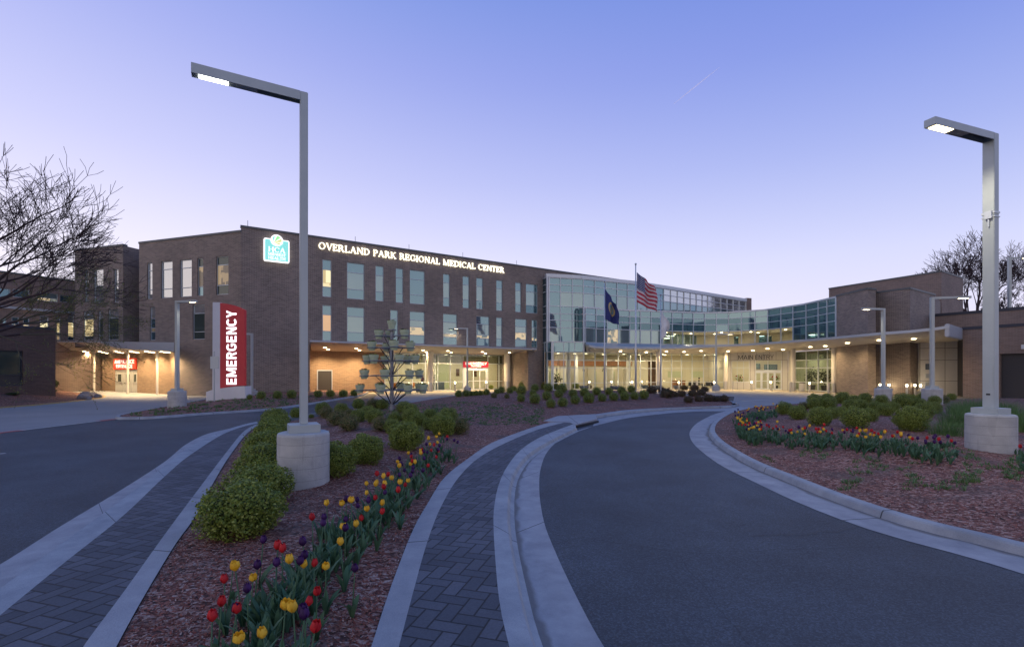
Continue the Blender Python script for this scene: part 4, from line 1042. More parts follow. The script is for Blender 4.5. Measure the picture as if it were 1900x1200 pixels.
addw(154.3, 173.3, 577, 630.5, ['pane_dark', 'lit', 'pane_white'], (.12, .72)); addw(181.7, 191, 576, 630.5, ['pane_dark', 'pane_dark', 'pane_white'], (.15, .72)); addw(200, 220, 574, 630.5, ['pane_dark', 'pane_dark', 'pane_white'], (.15, .72))
nu0, nu1 = uL(258), uL(228.3)
mb = MB(); zc = 4.25
brick_front(wL, mb, 0, uL(323), 0, zc, [])
brick_front(wL, mb, 0, nu0, zc, ZL, [h for h in hl if h[1] < nu0]); brick_front(wL, mb, nu1, wL.len, zc, ZL, [h for h in hl if h[0] > nu1])
nb = wL.off(-3.4)
mb.face([nb.p(nu0, zc), nb.p(nu1, zc), nb.p(nu1, ZL), nb.p(nu0, ZL)]); 
for u in (nu0, nu1): mb.face([wL.p(u, zc), nb.p(u, zc), nb.p(u, ZL), wL.p(u, ZL)])
bkv = -wL.n * 14
shell(mb, [wL.p(0, 0).xy, wL.p(nu0, 0).xy, (wL.p(nu0, 0).xy + bkv), wL.p(0, 0).xy + bkv], zc - .05, ZL, skip=(0, 3, 1))
shell(mb, [wL.p(nu1, 0).xy, wL.b, wL.b + bkv, wL.p(nu1, 0).xy + bkv], zc - .05, ZL, skip=(0, 3))
shell(mb, [nb.p(nu0, 0).xy, nb.p(nu1, 0).xy, nb.p(nu1, 0).xy + bkv, nb.p(nu0, 0).xy + bkv], zc - .05, ZL, skip=(0, 1, 3))
part('wall', mb, [M['brick'], M['roof']], tL)
coping(wL, tL, 0, nu0, ZL); coping(wL, tL, nu1, wL.len, ZL); coping(nb, tL, nu0, nu1, ZL)
for a, b, z0, z1, mt, sp in wl: window(wL, tL, a, b, z0, z1, [z0 + s * (z1 - z0) for s in sp], mt)
window(nb, tL, nb.u(257.5), nb.u(253.2), 5.2, 7.6, [5.9], ['pane_dark', 'lit']); window(nb, tL, nb.u(257.5), nb.u(253.2), 8.9, 11.6, [9.6], ['pane_dark', 'pane_dark'])
# ground floor wall set back below the canopy
wG = Wall((323, 39.62), (138, 52)); dz = .17
gd0, gd1 = wG.u(254.5), wG.u(213.5)
mb = MB(); brick_front(wG, mb, 0, wG.len, dz - .3, 4.2, [(gd0, gd1, dz - .299, 2.25)], .15)
part('ground_floor_wall', mb, M['brick_lit'], tL)
mb = MB(); w2 = Wall((138, 52), (60, 54.5)); brick_front(w2, mb, 0, w2.len, 0, 4.6, []); part('side_wall', mb, M['brick_brown'], tL)
mb = MB(); w2.box(mb, w2.u(125), w2.u(112), .1, 2.5, .02, .07); part('door', mb, M['charcoal'], tL)
# wall lamp over that door
p = w2.p(w2.u(117), 3.15, .25); mb = MB(); mb.lathe([(.28, 0), (.22, .12), (.05, .2)], (p.x, p.y, p.z), 12); lampo = part('wall_lamp', mb, M['black'], tL)
ld = bpy.data.lights.new('wall_lamp_light', 'SPOT'); ld.energy = 60; ld.color = (1, .9, .75); ld.spot_size = math.radians(140); ld.shadow_soft_size = .1
o = bpy.data.objects.new('wall_lamp_light', ld); COL.objects.link(o); o.parent = tL; o.location = (p.x - tL.location.x, p.y - tL.location.y, 3.12)
# ambulance doors
mb = MB(); uu = [gd0, gd0 + (gd1 - gd0) * .24, gd0 + (gd1 - gd0) * .62, gd1]
wG.box(mb, gd0, gd1, 2.02, 2.24, -.02, -.1)
for u in uu: wG.box(mb, u - .04, u + .04, dz, 2.02, -.02, -.1)
part('door_frame', mb, M['panel'], tL)
for a, b in zip(uu, uu[1:]):
    mb = MB(); wG.box(mb, a + .05, b - .05, dz + .02, 2.0, -.05, -.09); dr = part('door', mb, M['panel'], tL)
    g = MB(); wG.box(g, a + (b - a) * .3, b - (b - a) * .3, 1.1, 1.8, -.035, -.045); part('door_window', g, M['pane_dark'], dr)
    g = MB(); wG.box(g, a + .05, b - .05, .92, .98, -.03, -.045); part('push_bar', g, M['steel'], dr)
tS = thing('entrance_sign', 'bright orange red AMBULANCE ENTRANCE sign on the wall above double doors', 'sign', (*wG.p(gd0, 0).xy, 2.3))
sz0, sz1 = 2.27, 2.27 + 19.5 * wG.d(234) / F; mb = MB(); wG.box(mb, gd0, gd1, sz0, sz1, .02, .12); part('panel', mb, M['red_lit'], tS)
wGr = Wall(wG.b, wG.a); U0 = wGr.len - gd1; SW = gd1 - gd0; SH = sz1 - sz0
sans_on(wGr, tS, 'AMBULANCE', U0 + SW * .05, sz0 + SH * .54, SH * .34, .122, 'white_text', SW * .90, .17, .11)
sans_on(wGr, tS, 'ENTRANCE', U0 + SW * .13, sz0 + SH * .10, SH * .34, .122, 'white_text', SW * .74, .17, .11)
# ambulance canopy
front = [(20, 48.5, 5.05, 4.95), (60, 46.8, 4.97, 4.87), (103, 45, 4.88, 4.78), (150, 42.6, 4.72, 4.62), (183, 41, 4.62, 4.50), (200, 40.2, 4.55, 4.22), (217, 39.5, 4.50, 3.95), (260, 38.3, 4.38, 3.75), (323, 37, 4.27, 3.58)]
inner = [(20, 50.5, 4.25), (60, 49.3, 4.2), (103, 47.6, 4.12), (150, 44.6, 4.0), (183, 42.7, 3.92), (200, 41.7, 3.88), (217, 40.6, 3.84), (260, 38.9, 3.74), (323, 37.4, 3.58)]
back = [PD(x, d) for x, d in ((20, 58), (60, 57), (100, 55), (138, 52.5), (170, 50), (195, 47.8), (225, 45.8), (262, 43.2), (323, 39.7))]
mb = MB()
for i in range(len(front) - 1):
    a, b = front[i], front[i + 1]; c, d = inner[i], inner[i + 1]; A_, B_, C_, D_ = PD(a[0], a[1]), PD(b[0], b[1]), PD(c[0], c[1]), PD(d[0], d[1])
    mb.face([(*A_, a[2]), (*B_, b[2]), (*B_, b[3]), (*A_, a[3])], 1)
    mb.face([(*A_, a[3]), (*B_, b[3]), (*D_, d[2]), (*C_, c[2])], 0)
    zb0, zb1 = np.interp(i, [0, 8], [4.15, 3.62]), np.interp(i + 1, [0, 8], [4.15, 3.62])
    mb.face([(*C_, c[2]), (*D_, d[2]), (*back[i + 1], zb1), (*back[i], zb0)], 0)
    mb.face([(*A_, a[2]), (*B_, b[2]), (*back[i + 1], 4.22), (*back[i], 4.3)], 1)
part('ambulance_canopy', mb, [M['soffit'], M['fascia']], tL)
for px, py in ((125.7, 721.7), (174.7, 726.7), (237, 730), (291.7, 731.7)):
    g = G(px, py, .16); mb = MB(); mb.tube([(g.x, g.y, .1), (g.x, g.y, 4.0 if px < 200 else 3.75)], .09, 10); part('canopy_post', mb, M['col_white'], tL)
k = 0
for t in (.15, .45, .78):
    for i, x in enumerate(np.linspace(75, 305, 9)):
        x = x + (t - .4) * 20
        c = PD(x, 1 / np.interp(x, [q[0] for q in inner], [1 / q[1] for q in inner])); b = PD(x, 1 / np.interp(x, [20, 138, 225, 323], [1 / 58, 1 / 52.5, 1 / 45.8, 1 / 39.7]))
        zi = np.interp(x, [20, 323], [4.25, 3.58]); zb_ = np.interp(x, [20, 323], [4.15, 3.62]); q = c.lerp(b, t)
        downlight(tL, q.x, q.y, zi + (zb_ - zi) * t - .02, 120, .12, lamp=(t < .6)); k += 1

# far left wing and low building
wFL = Wall((0, 41.5), (139, 46)); e = wFL.off(0)
tF = thing('brick_wing', 'older brick wing behind the bare tree with a band of upper windows', 'building', (*wFL.a, 0))
hf = []; wf = []
for x0, x1, y0, y1, mt, sp in ((-40, 20, 533, 550, ['teal_dark'], ()), (24, 55, 537, 552, ['teal', 'teal'], ()), (68, 108, 543, 559, ['lit_mix', 'teal_pale'], (.4,)), (111, 136, 548, 561, ['teal_dark'], ()),
        (5, 12.7, 590, 606, ['teal'], ()), (21.7, 35.7, 588, 607, ['lit_mix', 'teal_dark'], (.3,)), (43, 55, 588, 608, ['lit_mix', 'teal_dark'], (.3,)), (74, 90.7, 586, 610, ['lit', 'pane_white'], (.5,)), (105, 112.7, 586, 631, ['lit_dim', 'lit', 'pane_white'], (.3, .72)), (126, 138.3, 584, 631, ['teal_dark', 'lit', 'pane_white'], (.12, .7))):
    a, b = wFL.u(x0), wFL.u(x1); xm = (x0 + x1) / 2; z0, z1 = wFL.z(xm, y1), wFL.z(xm, y0); hf.append((a, b, z0, z1)); wf.append((a, b, z0, z1, mt, sp))
mb = MB(); brick_front(wFL, mb, -20, wFL.len + 2, 0, 10.56, hf)
shell(mb, [wFL.p(-20, 0).xy, wFL.p(wFL.len + 2, 0).xy, wFL.p(wFL.len + 2, 0).xy + Vector((-3, 12)), wFL.p(-20, 0).xy + Vector((-3, 12))], 0, 10.56, skip=(0,))
part('wall', mb, [M['brick_brown'], M['roof']], tF); coping(wFL, tF, -20, wFL.len + 2, 10.56)
mb = MB(); wFL.box(mb, -20, wFL.len + 1, wFL.z(70, 577), wFL.z(70, 573), .0, .12); part('ledge', mb, M['fascia'], tF)
for a, b, z0, z1, mt, sp in wf: window(wFL, tF, a, b, z0, z1, [z0 + s * (z1 - z0) for s in sp], mt)

wB = Wall((-260, 25.4), (103, 33.5))
tb = thing('brick_building', 'low dark reddish brick building with a wide black window at the left edge', 'building', (*wB.a, 0))
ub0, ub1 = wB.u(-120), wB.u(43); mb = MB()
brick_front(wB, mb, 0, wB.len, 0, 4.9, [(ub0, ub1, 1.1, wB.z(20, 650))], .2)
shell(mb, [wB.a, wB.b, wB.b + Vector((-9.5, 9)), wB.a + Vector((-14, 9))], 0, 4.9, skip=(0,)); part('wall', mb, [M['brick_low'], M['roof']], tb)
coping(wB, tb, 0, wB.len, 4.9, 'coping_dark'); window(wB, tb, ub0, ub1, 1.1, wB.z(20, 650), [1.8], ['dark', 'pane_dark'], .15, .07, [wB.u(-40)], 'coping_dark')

# =================================================================== GLASS PAVILION
class Path:
    def __init__(s, pts): s.x = [p[0] for p in pts]; s.i = [1 / p[1] for p in pts]
    def d(s, px): return 1 / np.interp(px, s.x, s.i)
    def p(s, px, z=0, back=0):
        d = s.d(px); q = PD(px, d)
        if back:
            e = .5; t = (PD(px + e, s.d(px + e)) - PD(px - e, s.d(px - e))).normalized(); n = Vector((t.y, -t.x)); n = -n if n.dot(-q) > 0 else n; q = q + n * back
        return Vector((q.x, q.y, z))
pU = Path([(1014.5, 52.0), (1082, 53.0), (1122, 54.4), (1178, 56.2), (1232, 59.1), (1300, 63.5), (1386, 70.1)])
pV = Path([(1082.7, 51.7), (1120, 53.1), (1178, 54.5), (1227, 55.2), (1300, 56.7), (1351, 56.2), (1423, 53.7), (1493, 49.3), (1552, 44.6)])
pG = Path([(1024, 51.3), (1083, 51.4), (1120, 52.9), (1178, 54.3), (1227, 55.0), (1300, 56.5), (1345, 56.2)])
tG = thing('glass_pavilion', 'curved blue green glass entrance pavilion with warm lit lobby behind the flagpoles', 'building', (*pU.p(1014.5).xy, 0))
def curtain(path, cols, zs, matf, name='curtain_wall', ends=True, fr=.07, mcol='alu_bright', rows_skip=None):
    mb = MB(); pts = [path.p(x) for x in cols]
    for i, x in enumerate(cols):
        p = pts[i]; t = (pts[min(i + 1, len(cols) - 1)] - pts[max(i - 1, 0)]).normalized(); n = Vector((t.y, -t.x, 0)); n = n if n.dot(-p) > 0 else -n
        wd = fr * (2.2 if i in (0, len(cols) - 1) and ends else 1)
        mb.bar(p + n * .05 + Vector((0, 0, zs[0])), p + n * .05 + Vector((0, 0, zs[-1])), wd, .14) if False else mb.hexa(
            [(*(p + t * a * wd / 2 + n * b).xy, zs[0]) for a, b in ((-1, .09), (1, .09), (1, -.05), (-1, -.05))], [(*(p + t * a * wd / 2 + n * b).xy, zs[-1]) for a, b in ((-1, .09), (1, .09), (1, -.05), (-1, -.05))])
    for z in zs:
        for a, b in zip(pts, pts[1:]):
            t = (b - a).normalized(); n = Vector((t.y, -t.x, 0)); n = n if n.dot(-a) > 0 else -n
            for_ = [a + n * .07, b + n * .07, b - n * .04, a - n * .04]; mb.hexa([(*q.xy, z - fr / 2) for q in for_], [(*q.xy, z + fr / 2) for q in for_])
    root = part(name, mb, M[mcol], tG)
    for i in range(len(cols) - 1):
        g = MB(); nm = []
        for k in range(len(zs) - 1):
            mm = matf(i, k, (cols[i] + cols[i + 1]) / 2)
            if mm is None: continue
            if mm not in nm: nm.append(mm)
            a, b = pts[i], pts[i + 1]; ja, jb, jc = [rnd.uniform(-.006, .006) for _ in range(3)]; j = [Vector((0, q_, 0)) for q_ in (ja, ja + jb, ja + jb + jc, ja + jc)]
            g.face([(*(a + j[0]).xy, zs[k]), (*(b + j[1]).xy, zs[k]), (*(b + j[2]).xy, zs[k + 1]), (*(a + j[3]).xy, zs[k + 1])], nm.index(mm))
        if g.f: part('glass_panel', g, [M[q] for q in nm], root)
    return root
colsU = [1014.5, 1018.5, 1039.5, 1061.7, 1082, 1103, 1123.5, 1144.5, 1164, 1183, 1200.6, 1217, 1231, 1244, 1256.6, 1268.7, 1280.5, 1291.7, 1302.7, 1313, 1324, 1337, 1348.7, 1360, 1371, 1384]
zU = [5.18, 6.8, 7.6, 8.3, 9.11, 10.65, 11.42, 12.15]
def mU(i, k, x):
    if k in (4,): return 'teal_pale' if (i * 7) % 5 else 'teal'
    if k == 0: return 'teal_pale' if x < 1030 or x > 1062 else ('lit_mix' if i == 2 else 'teal')
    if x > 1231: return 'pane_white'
    return 'teal' if k != 6 else 'teal'
curtain(pU, colsU[1:], zU, mU)
mb = MB()                                              # roof trim of the upper glass box
tr = [pU.p(x) for x in np.linspace(1013, 1386, 30)]
for a, b in zip(tr, tr[1:]):
    t = (b - a).normalized(); n = Vector((t.y, -t.x, 0)); n = n if n.dot(-a) > 0 else -n
    q = [a + n * .15, b + n * .15, b - n * .5, a - n * .5]; mb.hexa([(*v.xy, 12.18) for v in q], [(*v.xy, 12.56) for v in q])
part('roof_trim', mb, M['alu_bright'], tG)
mb = MB(); s0_ = PD(1006.8, 53.0); s1_ = PD(1014.5, 52.0)
wS = Wall(s0_, s1_)
for z0, z1 in zip([0.1] + zU, zU + [12.2]): wS.box(mb, 0, wS.len, z0 + .04, z1 - .04, 0, -.1)
part('glass_panel', mb, M['teal_dark'], tG)
mb = MB()
for z in zU: wS.box(mb, 0, wS.len, z - .04, z + .04, .05, -.1)
wS.box(mb, wS.len - .06, wS.len + .12, 0.1, 12.18, .06, -.1); part('corner_frame', mb, M['alu_bright'], tG)
# body behind the upper glass so nothing is hollow
mb = MB(); fr = [pU.p(x, 0, .25).xy for x in np.linspace(1015, 1384, 16)]
body = fr + [PD(1393.5, 70.3), PD(1393.5, 70.3) + Vector((-3, 14)), fr[0] + Vector((-8, 14))]
shell(mb, body, 5.2, 12.45, skip=(len(body) - 1,)); part('rear_wall', mb, [M['brick'], M['roof']], tG)
mb = MB(); wq = Wall((1385, 69.9), (1393.5, 70.2)); wq.box(mb, 0, wq.len, 5, 12.7, .1, -.5); part('end_wall', mb, M['brick_brown'], tG)

colsV = [1082.7, 1086, 1105.5, 1126, 1146.6, 1168, 1187.9, 1207.7, 1228.8, 1247, 1266.4, 1286, 1307.4, 1328.8, 1351.7, 1376, 1401, 1425, 1449.5, 1471.9, 1496.4, 1519, 1535.3, 1552]
zV = [5.18, 6.72, 7.51, 8.2, 8.86]
def mV(i, k, x):
    if k == 0 and 1228 < x < 1472: return 'glass'
    if k == 0 and x < 1228: return 'teal_pale' if (i % 5) != 3 else 'lit_mix'
    if x > 1470: return 'teal_dark'
    return ['teal', 'teal_dark', 'teal_dark', 'teal'][k] if (i * 3 + k) % 5 else 'teal'
curtain(pV, colsV, zV, mV)
mb = MB(); tr = [pV.p(x) for x in np.linspace(1082, 1552.5, 40)]
for a, b in zip(tr, tr[1:]):
    t = (b - a).normalized(); n = Vector((t.y, -t.x, 0)); n = n if n.dot(-a) > 0 else -n
    q = [a + n * .11, b + n * .11, b - n * .8, a - n * .8]; mb.hexa([(*v.xy, 8.87) for v in q], [(*v.xy, 8.99) for v in q])
part('roof_trim', mb, M['alu_bright'], tG)
mb = MB(); wS = Wall((1073.2, 52.75), (1082.4, 51.75))
for z0, z1 in zip(zV, zV[1:]): wS.box(mb, 0, wS.len, z0 + .04, z1 - .04, 0, -.08)
part('glass_panel', mb, M['teal_dark'], tG); mb = MB()
for z in zV: wS.box(mb, 0, wS.len, z - .035, z + .035, .04, -.08)
part('corner_frame', mb, M['alu_bright'], tG)
# blocks behind opaque glass, plus roof
mb = MB(); frv = [pV.p(x, 0, .3).xy for x in np.linspace(1084, 1551, 20)]; bkv_ = [pV.p(x, 0, 9).xy for x in np.linspace(1110, 1545, 12)][::-1]
mb.face([(*p, 8.8) for p in frv + bkv_]); mb.face([(*p, 6.75) for p in frv + bkv_][::-1])
for a, b in zip(frv, frv[1:]): mb.face([(*a, 6.76), (*b, 6.76), (*b, 8.8), (*a, 8.8)])
part('roof_slab', mb, M['roof'], tG)
for x0, x1 in ((1084, 1228), (1473, 1551)):
    mb = MB(); fr = [pV.p(x, 0, .35).xy for x in np.linspace(x0, x1, 8)]
    for a, b in zip(fr, fr[1:]): mb.face([(*a, 5.1), (*b, 5.1), (*b, 6.74), (*a, 6.74)])
    part('backing_wall', mb, M['dark'], tG)
# lit upper lobby
rf, rb = room(tG, [pV.p(x).xy for x in np.linspace(1228, 1472, 9)], 6.5, 5.15, 6.73, 'cream', lights=5, watt=60)
for x, bk_ in ((1255, 2), (1290, 4), (1300, 2.5), (1340, 3.5), (1345, 1.5), (1385, 2.2), (1392, 4.2), (1432, 2), (1440, 3.4), (1455, 1.6)):
    q = pV.p(x, 6.7, bk_); mb = MB(); mb.lathe([(.15, 0), (.15, -.02)], tuple(q), 10); part('ceiling_lamp', mb, M['ceil_light'], tG)
for x, bk_, w_ in ((1262, 4.5, 1.1), (1352, 3.5, .5), (1405, 4.5, 1.5), (1436, 4.0, 1.8), (1458, 4.0, .8)):
    q = pV.p(x, 5.85, bk_); mb = MB(); mb.box(q, (w_ / 2, .06, .5)); part('wall_picture', mb, M['teal_dark'], tG)

# lower lobby glass
colsG = [1024, 1026.7, 1046, 1066.4, 1083, 1103.7, 1124.7, 1146.9, 1167.3, 1187.7, 1207.6, 1227.4, 1246, 1264.3, 1284, 1305, 1324, 1343]
zG = [.1, .83, 2.41, 3.26, 4.12]
def mG(i, k, x): return 'glass_dim' if k == 3 and x < 1228 else 'glass'
curtain(pG, colsG, zG, mG, name='lobby_glazing', fr=.06)
curtain(Path([(1024, 51.3), (1083, 51.4)]), [1024, 1026.7, 1046, 1066.4, 1083], [4.12, 5.16], lambda i, k, x: 'teal', name='upper_glazing', fr=.07)
mb = MB(); wS = Wall((1010.5, 52.4), (1023.6, 51.35))
for z0, z1, mm in zip([.1, .83, 2.41, 3.26, 4.12], [.83, 2.41, 3.26, 4.12, 5.16], (0, 0, 0, 1, 1)): wS.box(mb, 0, wS.len, z0 + .03, z1 - .03, 0, -.03, mm)
part('glass_panel', mb, [M['glass'], M['teal_dark']], tG); mb = MB()
for z in (.83, 2.41, 3.26, 4.12, 5.16): wS.box(mb, 0, wS.len, z - .035, z + .035, .04, -.05)
wS.box(mb, -.05, .05, .1, 5.16, .04, -.05); part('corner_frame', mb, M['alu_bright'], tG)
q = [PD(1010.5, 52.3), PD(1024, 51.2), PD(1084, 51.3), PD(1084, 52.6), PD(1012, 53)]
mb = MB(); mb.ngon_prism(q, 5.17, 5.25); part('ledge', mb, M['alu_bright'], tG)
rf, rb = room(tG, [pG.p(x, 0, .05).xy for x in np.linspace(1012, 1344, 12)], 6.5, 0, 4.1, 'cream', lights=8, watt=82)
pB = Path([(x_ * 1.0, 1) for x_ in (0, 1)])
# registration booths: partitions, wood band, numbers on the back wall
bk_pts = rb
def back_wall(i): return Wall(rb[i], rb[i + 1])
for i in range(0, 7):
    w_ = back_wall(i); mb = MB(); w_.box(mb, 0, w_.len, 2.75, 3.35, .05, .25); part('wood_band', mb, M['wood'], tG)
    mb = MB(); w_.box(mb, w_.len * .45, w_.len * .5, 0.02, 2.6, .02, 1.6); part('booth_partition', mb, M['col_white'], tG)
    mb = MB(); w_.box(mb, w_.len * .62, w_.len * .9, 0.02, 2.1, .01, .06); part('inner_door', mb, M['green_wall'], tG)
for i, ch in ((0, '2'), (1, '3'), (4, '6'), (5, '7')):
    w_ = back_wall(i); ww = w_ if w_.t.x > 0 else Wall(w_.b, w_.a); text_on(ww, tG, ch, ww.len * .18, 2.05, .5, .06, 'black_text', None, .01, name='booth_number')
for i, bk_ in ((1, 1.2), (5, 2.5)):
    pass
for x, bk_, r in ((1060, 2.2, .28), (1118, 4.5, .2), (1190, 3.2, .28)):
    q = pG.p(x, 0, bk_); mb = MB(); mb.lathe([(r, 0.02), (r, 4.08)], tuple(q), 18); part('column', mb, M['col_white'], tG)
mb = MB()
for x in np.linspace(1229, 1244, 8):
    q = pG.p(x, 0, 2.5); mb.box((q.x, q.y, 1.65), (.22, .1, 1.62))
part('slatted_screen', mb, M['wood_dark'], tG)
for x0, z0, z1 in ((1279, 1.3, 2.1), (1317, 1.3, 2.1)):
    w_ = back_wall(9) if x0 < 1300 else back_wall(10); mb = MB(); w_.box(mb, w_.len * .2, w_.len * .8, z0, z1, .02, .07); part('wall_picture', mb, [M['green_wall']], tG)
w_ = back_wall(8); mb = MB(); w_.box(mb, .6, 1.5, .02, 2.1, .01, .06); part('inner_door', mb, M['wood'], tG)
for x, bk_ in ((1040, 2), (1075, 3), (1110, 2), (1150, 3.5), (1176, 2), (1210, 3), (1243, 1.5), (1262, 3), (1290, 1.5), (1320, 3), (1334, 1.5)):
    q = pG.p(x, 4.06, bk_); mb = MB(); mb.lathe([(.15, 0), (.15, -.02)], tuple(q), 10); part('ceiling_lamp', mb, M['ceil_light'], tG)

# ---- entrance portal of metal panels
wP = Wall((1344, 56.0), (1464, 53.2)); 
def P2(x): return wP.u(x)
ptop = 4.25; hb = wP.z(1400, 668.6)
mb = MB(); H = [(P2(1357.4), P2(1390.4), .85, hb - .03), (P2(1401.4), P2(1450.6), .02, hb - .03)]
brick_front(wP, mb, P2(1344), P2(1462), 0, ptop, [(a, b, c, d) for a, b, c, d in H], .25)
part('portal', mb, M['panel'], tG)
mb = MB()
for x in (1349.5, 1356, 1392.5, 1399.5, 1452, 1461.5): wP.box(mb, P2(x) - .012, P2(x) + .012, 0, hb, .002, -.01)
for x in (1356, 1368, 1380, 1392, 1404, 1416, 1428, 1440, 1452): wP.box(mb, P2(x) - .012, P2(x) + .012, hb + .05, ptop, .003, -.01)
for x in (1368.5, 1379.5): wP.box(mb, P2(x) - .012, P2(x) + .012, 0, .83, .003, -.01)
wP.box(mb, P2(1349), P2(1461.5), hb + .02, hb + .05, .006, -.01)
part('panel_joints', mb, M['panel_joint'], tG)
window(wP, tG, P2(1357.4), P2(1390.4), .85, hb - .03, [wP.z(1375, 682)], ['glass'], .15, .05, [P2(1367.8), P2(1379.8)], 'alu_bright')
mb = MB(); zt_ = wP.z(1425, 690.5); zo = wP.z(1425, 686.5); a, b = P2(1401.4), P2(1450.6)
wP.box(mb, a, b, zt_, zo, -.05, -.2)
us_ = [a, P2(1413), P2(1425), P2(1437.4), b]
for u in us_: wP.box(mb, u - .045, u + .045, .02, zt_, -.06, -.18)
for u in (a + .04, P2(1425), b - .04): wP.box(mb, u - .03, u + .03, zo, hb - .03, -.06, -.16)
part('door_frame', mb, M['alu_bright'], tG)
for u0_, u1_ in zip(us_, us_[1:]):
    mb = MB(); a_, b_ = u0_ + .05, u1_ - .05
    for q in ((a_, a_ + .06, .04, zt_), (b_ - .06, b_, .04, zt_), (a_ + .06, b_ - .06, .04, .16), (a_ + .06, b_ - .06, zt_ - .08, zt_), (a_ + .06, b_ - .06, .95, 1.03)): wP.box(mb, *q, -.1, -.15)
    dr = part('sliding_door', mb, M['alu_bright'], tG); g = MB(); wP.box(g, a_ + .06, b_ - .06, .16, zt_ - .08, -.12, -.13); part('pane', g, M['glass'], dr)
g = MB(); wP.box(g, a + .05, b - .05, zo + .01, hb - .04, -.12, -.13); part('glass_panel', g, M['glass'], tG)
tS = thing('entrance_letters', 'black MAIN ENTRY letters on the pale metal header over the main doors', 'sign', (*wP.p(P2(1370), 0).xy, 3.3))
for w__, xa, xb in (('MAIN', 1370, 1397.3), ('ENTRY', 1401, 1435.5)): sans_on(wP, tS, w__, P2(xa), wP.z(1400, 666.5), 7.8 * 55 / F, .03, 'black_text', P2(xb) - P2(xa), .11, .12)
room(tG, [wP.p(P2(x), 0).xy - wP.n * .3 for x in (1346, 1400, 1462)], 7, 0, 4.1, 'cream', lights=3, watt=65)
for x, dz_, w_ in ((1410, 2.1, .5), (1436, 2.3, 1.6)):
    q = wP.p(P2(x), 2.6 if w_ > 1 else 2.7, -6.8); mb = MB(); mb.box(q, (w_ / 2, .05, .35)); part('wall_picture', mb, M['teal_dark'], tG)
# ---- storefront right of the portal
wQ = Wall((1462, 53.2), (1548, 46.2)); Q = lambda x: wQ.u(x)
mb = MB(); wQ.box(mb, Q(1463), Q(1468), 0, 4.25, .05, -.2); part('portal_side', mb, M['panel'], tG)
mb = MB(); colsQ = [1476, 1496.3, 1518.3, 1535.7, 1547]
for x in colsQ: wQ.box(mb, Q(x) - .045, Q(x) + .045, .1, 4.2, .06, -.06)
for z in (.13, .95, 2.42, 3.25, 4.15): wQ.box(mb, Q(1468), Q(1547), z - .04, z + .04, .05, -.05)
part('storefront_frame', mb, M['alu_bright'], tG)
for x0, x1 in zip([1468] + colsQ, colsQ):
    if x1 <= x0: continue
    g = MB(); wQ.box(g, Q(x0) + .04, Q(x1) - .04, .15, 3.2, .01, -.01); wQ.box(g, Q(x0) + .04, Q(x1) - .04, 3.28, 4.12, .01, -.01, 1); part('glass_panel', g, [M['glass'], M['glass_dim']], tG)
room(tG, [wQ.p(Q(x), 0).xy for x in (1467, 1505, 1547)], 6, 0, 4.2, 'green_wall', lights=2, watt=60)

# ---- main canopy
lipd = [(1086, 50.9, 640), (1093, 50.0, 642.8), (1104, 49.9, 645), (1120, 50.3, 645.7), (1170, 51.2, 646.5), (1225, 51.4, 646.9), (1260, 51.2, 646.0), (1300, 50.7, 644.5), (1353, 49.5, 642), (1390, 48.2, 640.3), (1423, 46.5, 638), (1460, 44.6, 635.5), (1493, 42.8, 633), (1525, 40.9, 630.3), (1552, 39.3, 628), (1600, 37.2, 623.7), (1640, 35.8, 620), (1690, 34.5, 616.6), (1730, 33.7, 612.5), (1762, 33.2, 608)]
lip = [PD(x, d) for x, d, y in lipd]; zl_ = [Zat(y, d) - .03 for x, d, y in lipd]
bx = [1088, 1095, 1106, 1122, 1172, 1227, 1262, 1302, 1350]; bkq = [pG.p(x).xy for x in bx]
bkq += [wP.p(P2(x), 0).xy for x in (1390, 1425)] + [wP.p(P2(1460), 0).xy] + [wQ.p(Q(1495), 0).xy, wQ.p(Q(1527), 0).xy, PD(1552, 44.6), PD(1610, 40.7), PD(1645, 41.9), PD(1700, 41.2), PD(1740, 40.7), PD(1779, 40.2)]
zbk = [4.13] * 9 + [4.25] * 2 + [4.25] + [4.22] * 2 + [4.3, 4.35, 4.4, 4.45, 4.5, 4.55]
tops = [5.16 if x < 1553 else (5.0) for x, _, _ in lipd]
mb = MB()
for i in range(len(lip) - 1):
    a, b, c, d = lip[i], lip[i + 1], bkq[i + 1], bkq[i]; t0, t1 = tops[i], tops[i + 1]
    mb.face([(*a, zl_[i]), (*b, zl_[i + 1]), (*c, zbk[i + 1]), (*d, zbk[i])], 0)
    mb.face([(*a, zl_[i]), (*b, zl_[i + 1]), (*b, zl_[i + 1] + .2), (*a, zl_[i] + .2)], 1)
    mb.face([(*a, zl_[i] + .2), (*b, zl_[i + 1] + .2), (*c, max(t1, zl_[i + 1] + .22)), (*d, max(t0, zl_[i] + .22))], 1)
part('main_canopy', mb, [M['soffit'], M['fascia']], tG)
mb = MB(); wc = Wall((1761.5, 33.2), (1786.2, 36.5)); wc.box(mb, 0, wc.len, 4.42, 5.32, .0, -.25); part('canopy_end', mb, M['fascia'], tG, bevel=.05)
for f, t in ((3.6, .55), (4.5, .75), (5.3, .5), (6.2, .6), (7.0, .45), (8.0, .6), (9.2, .7), (10.0, .5), (10.8, .7), (12.3, .55), (13.2, .6), (14.4, .55), (15.7, .5), (17, .5)):
    i = int(f); g = f - i; q = lip[i].lerp(lip[i + 1], g).lerp(bkq[i].lerp(bkq[i + 1], g), t); z = (zl_[i] * (1 - g) + zl_[i + 1] * g) * (1 - t) + (zbk[i] * (1 - g) + zbk[i + 1] * g) * t
    downlight(tG, q.x, q.y, z - .03, 110 if f < 13 else 75, .15)
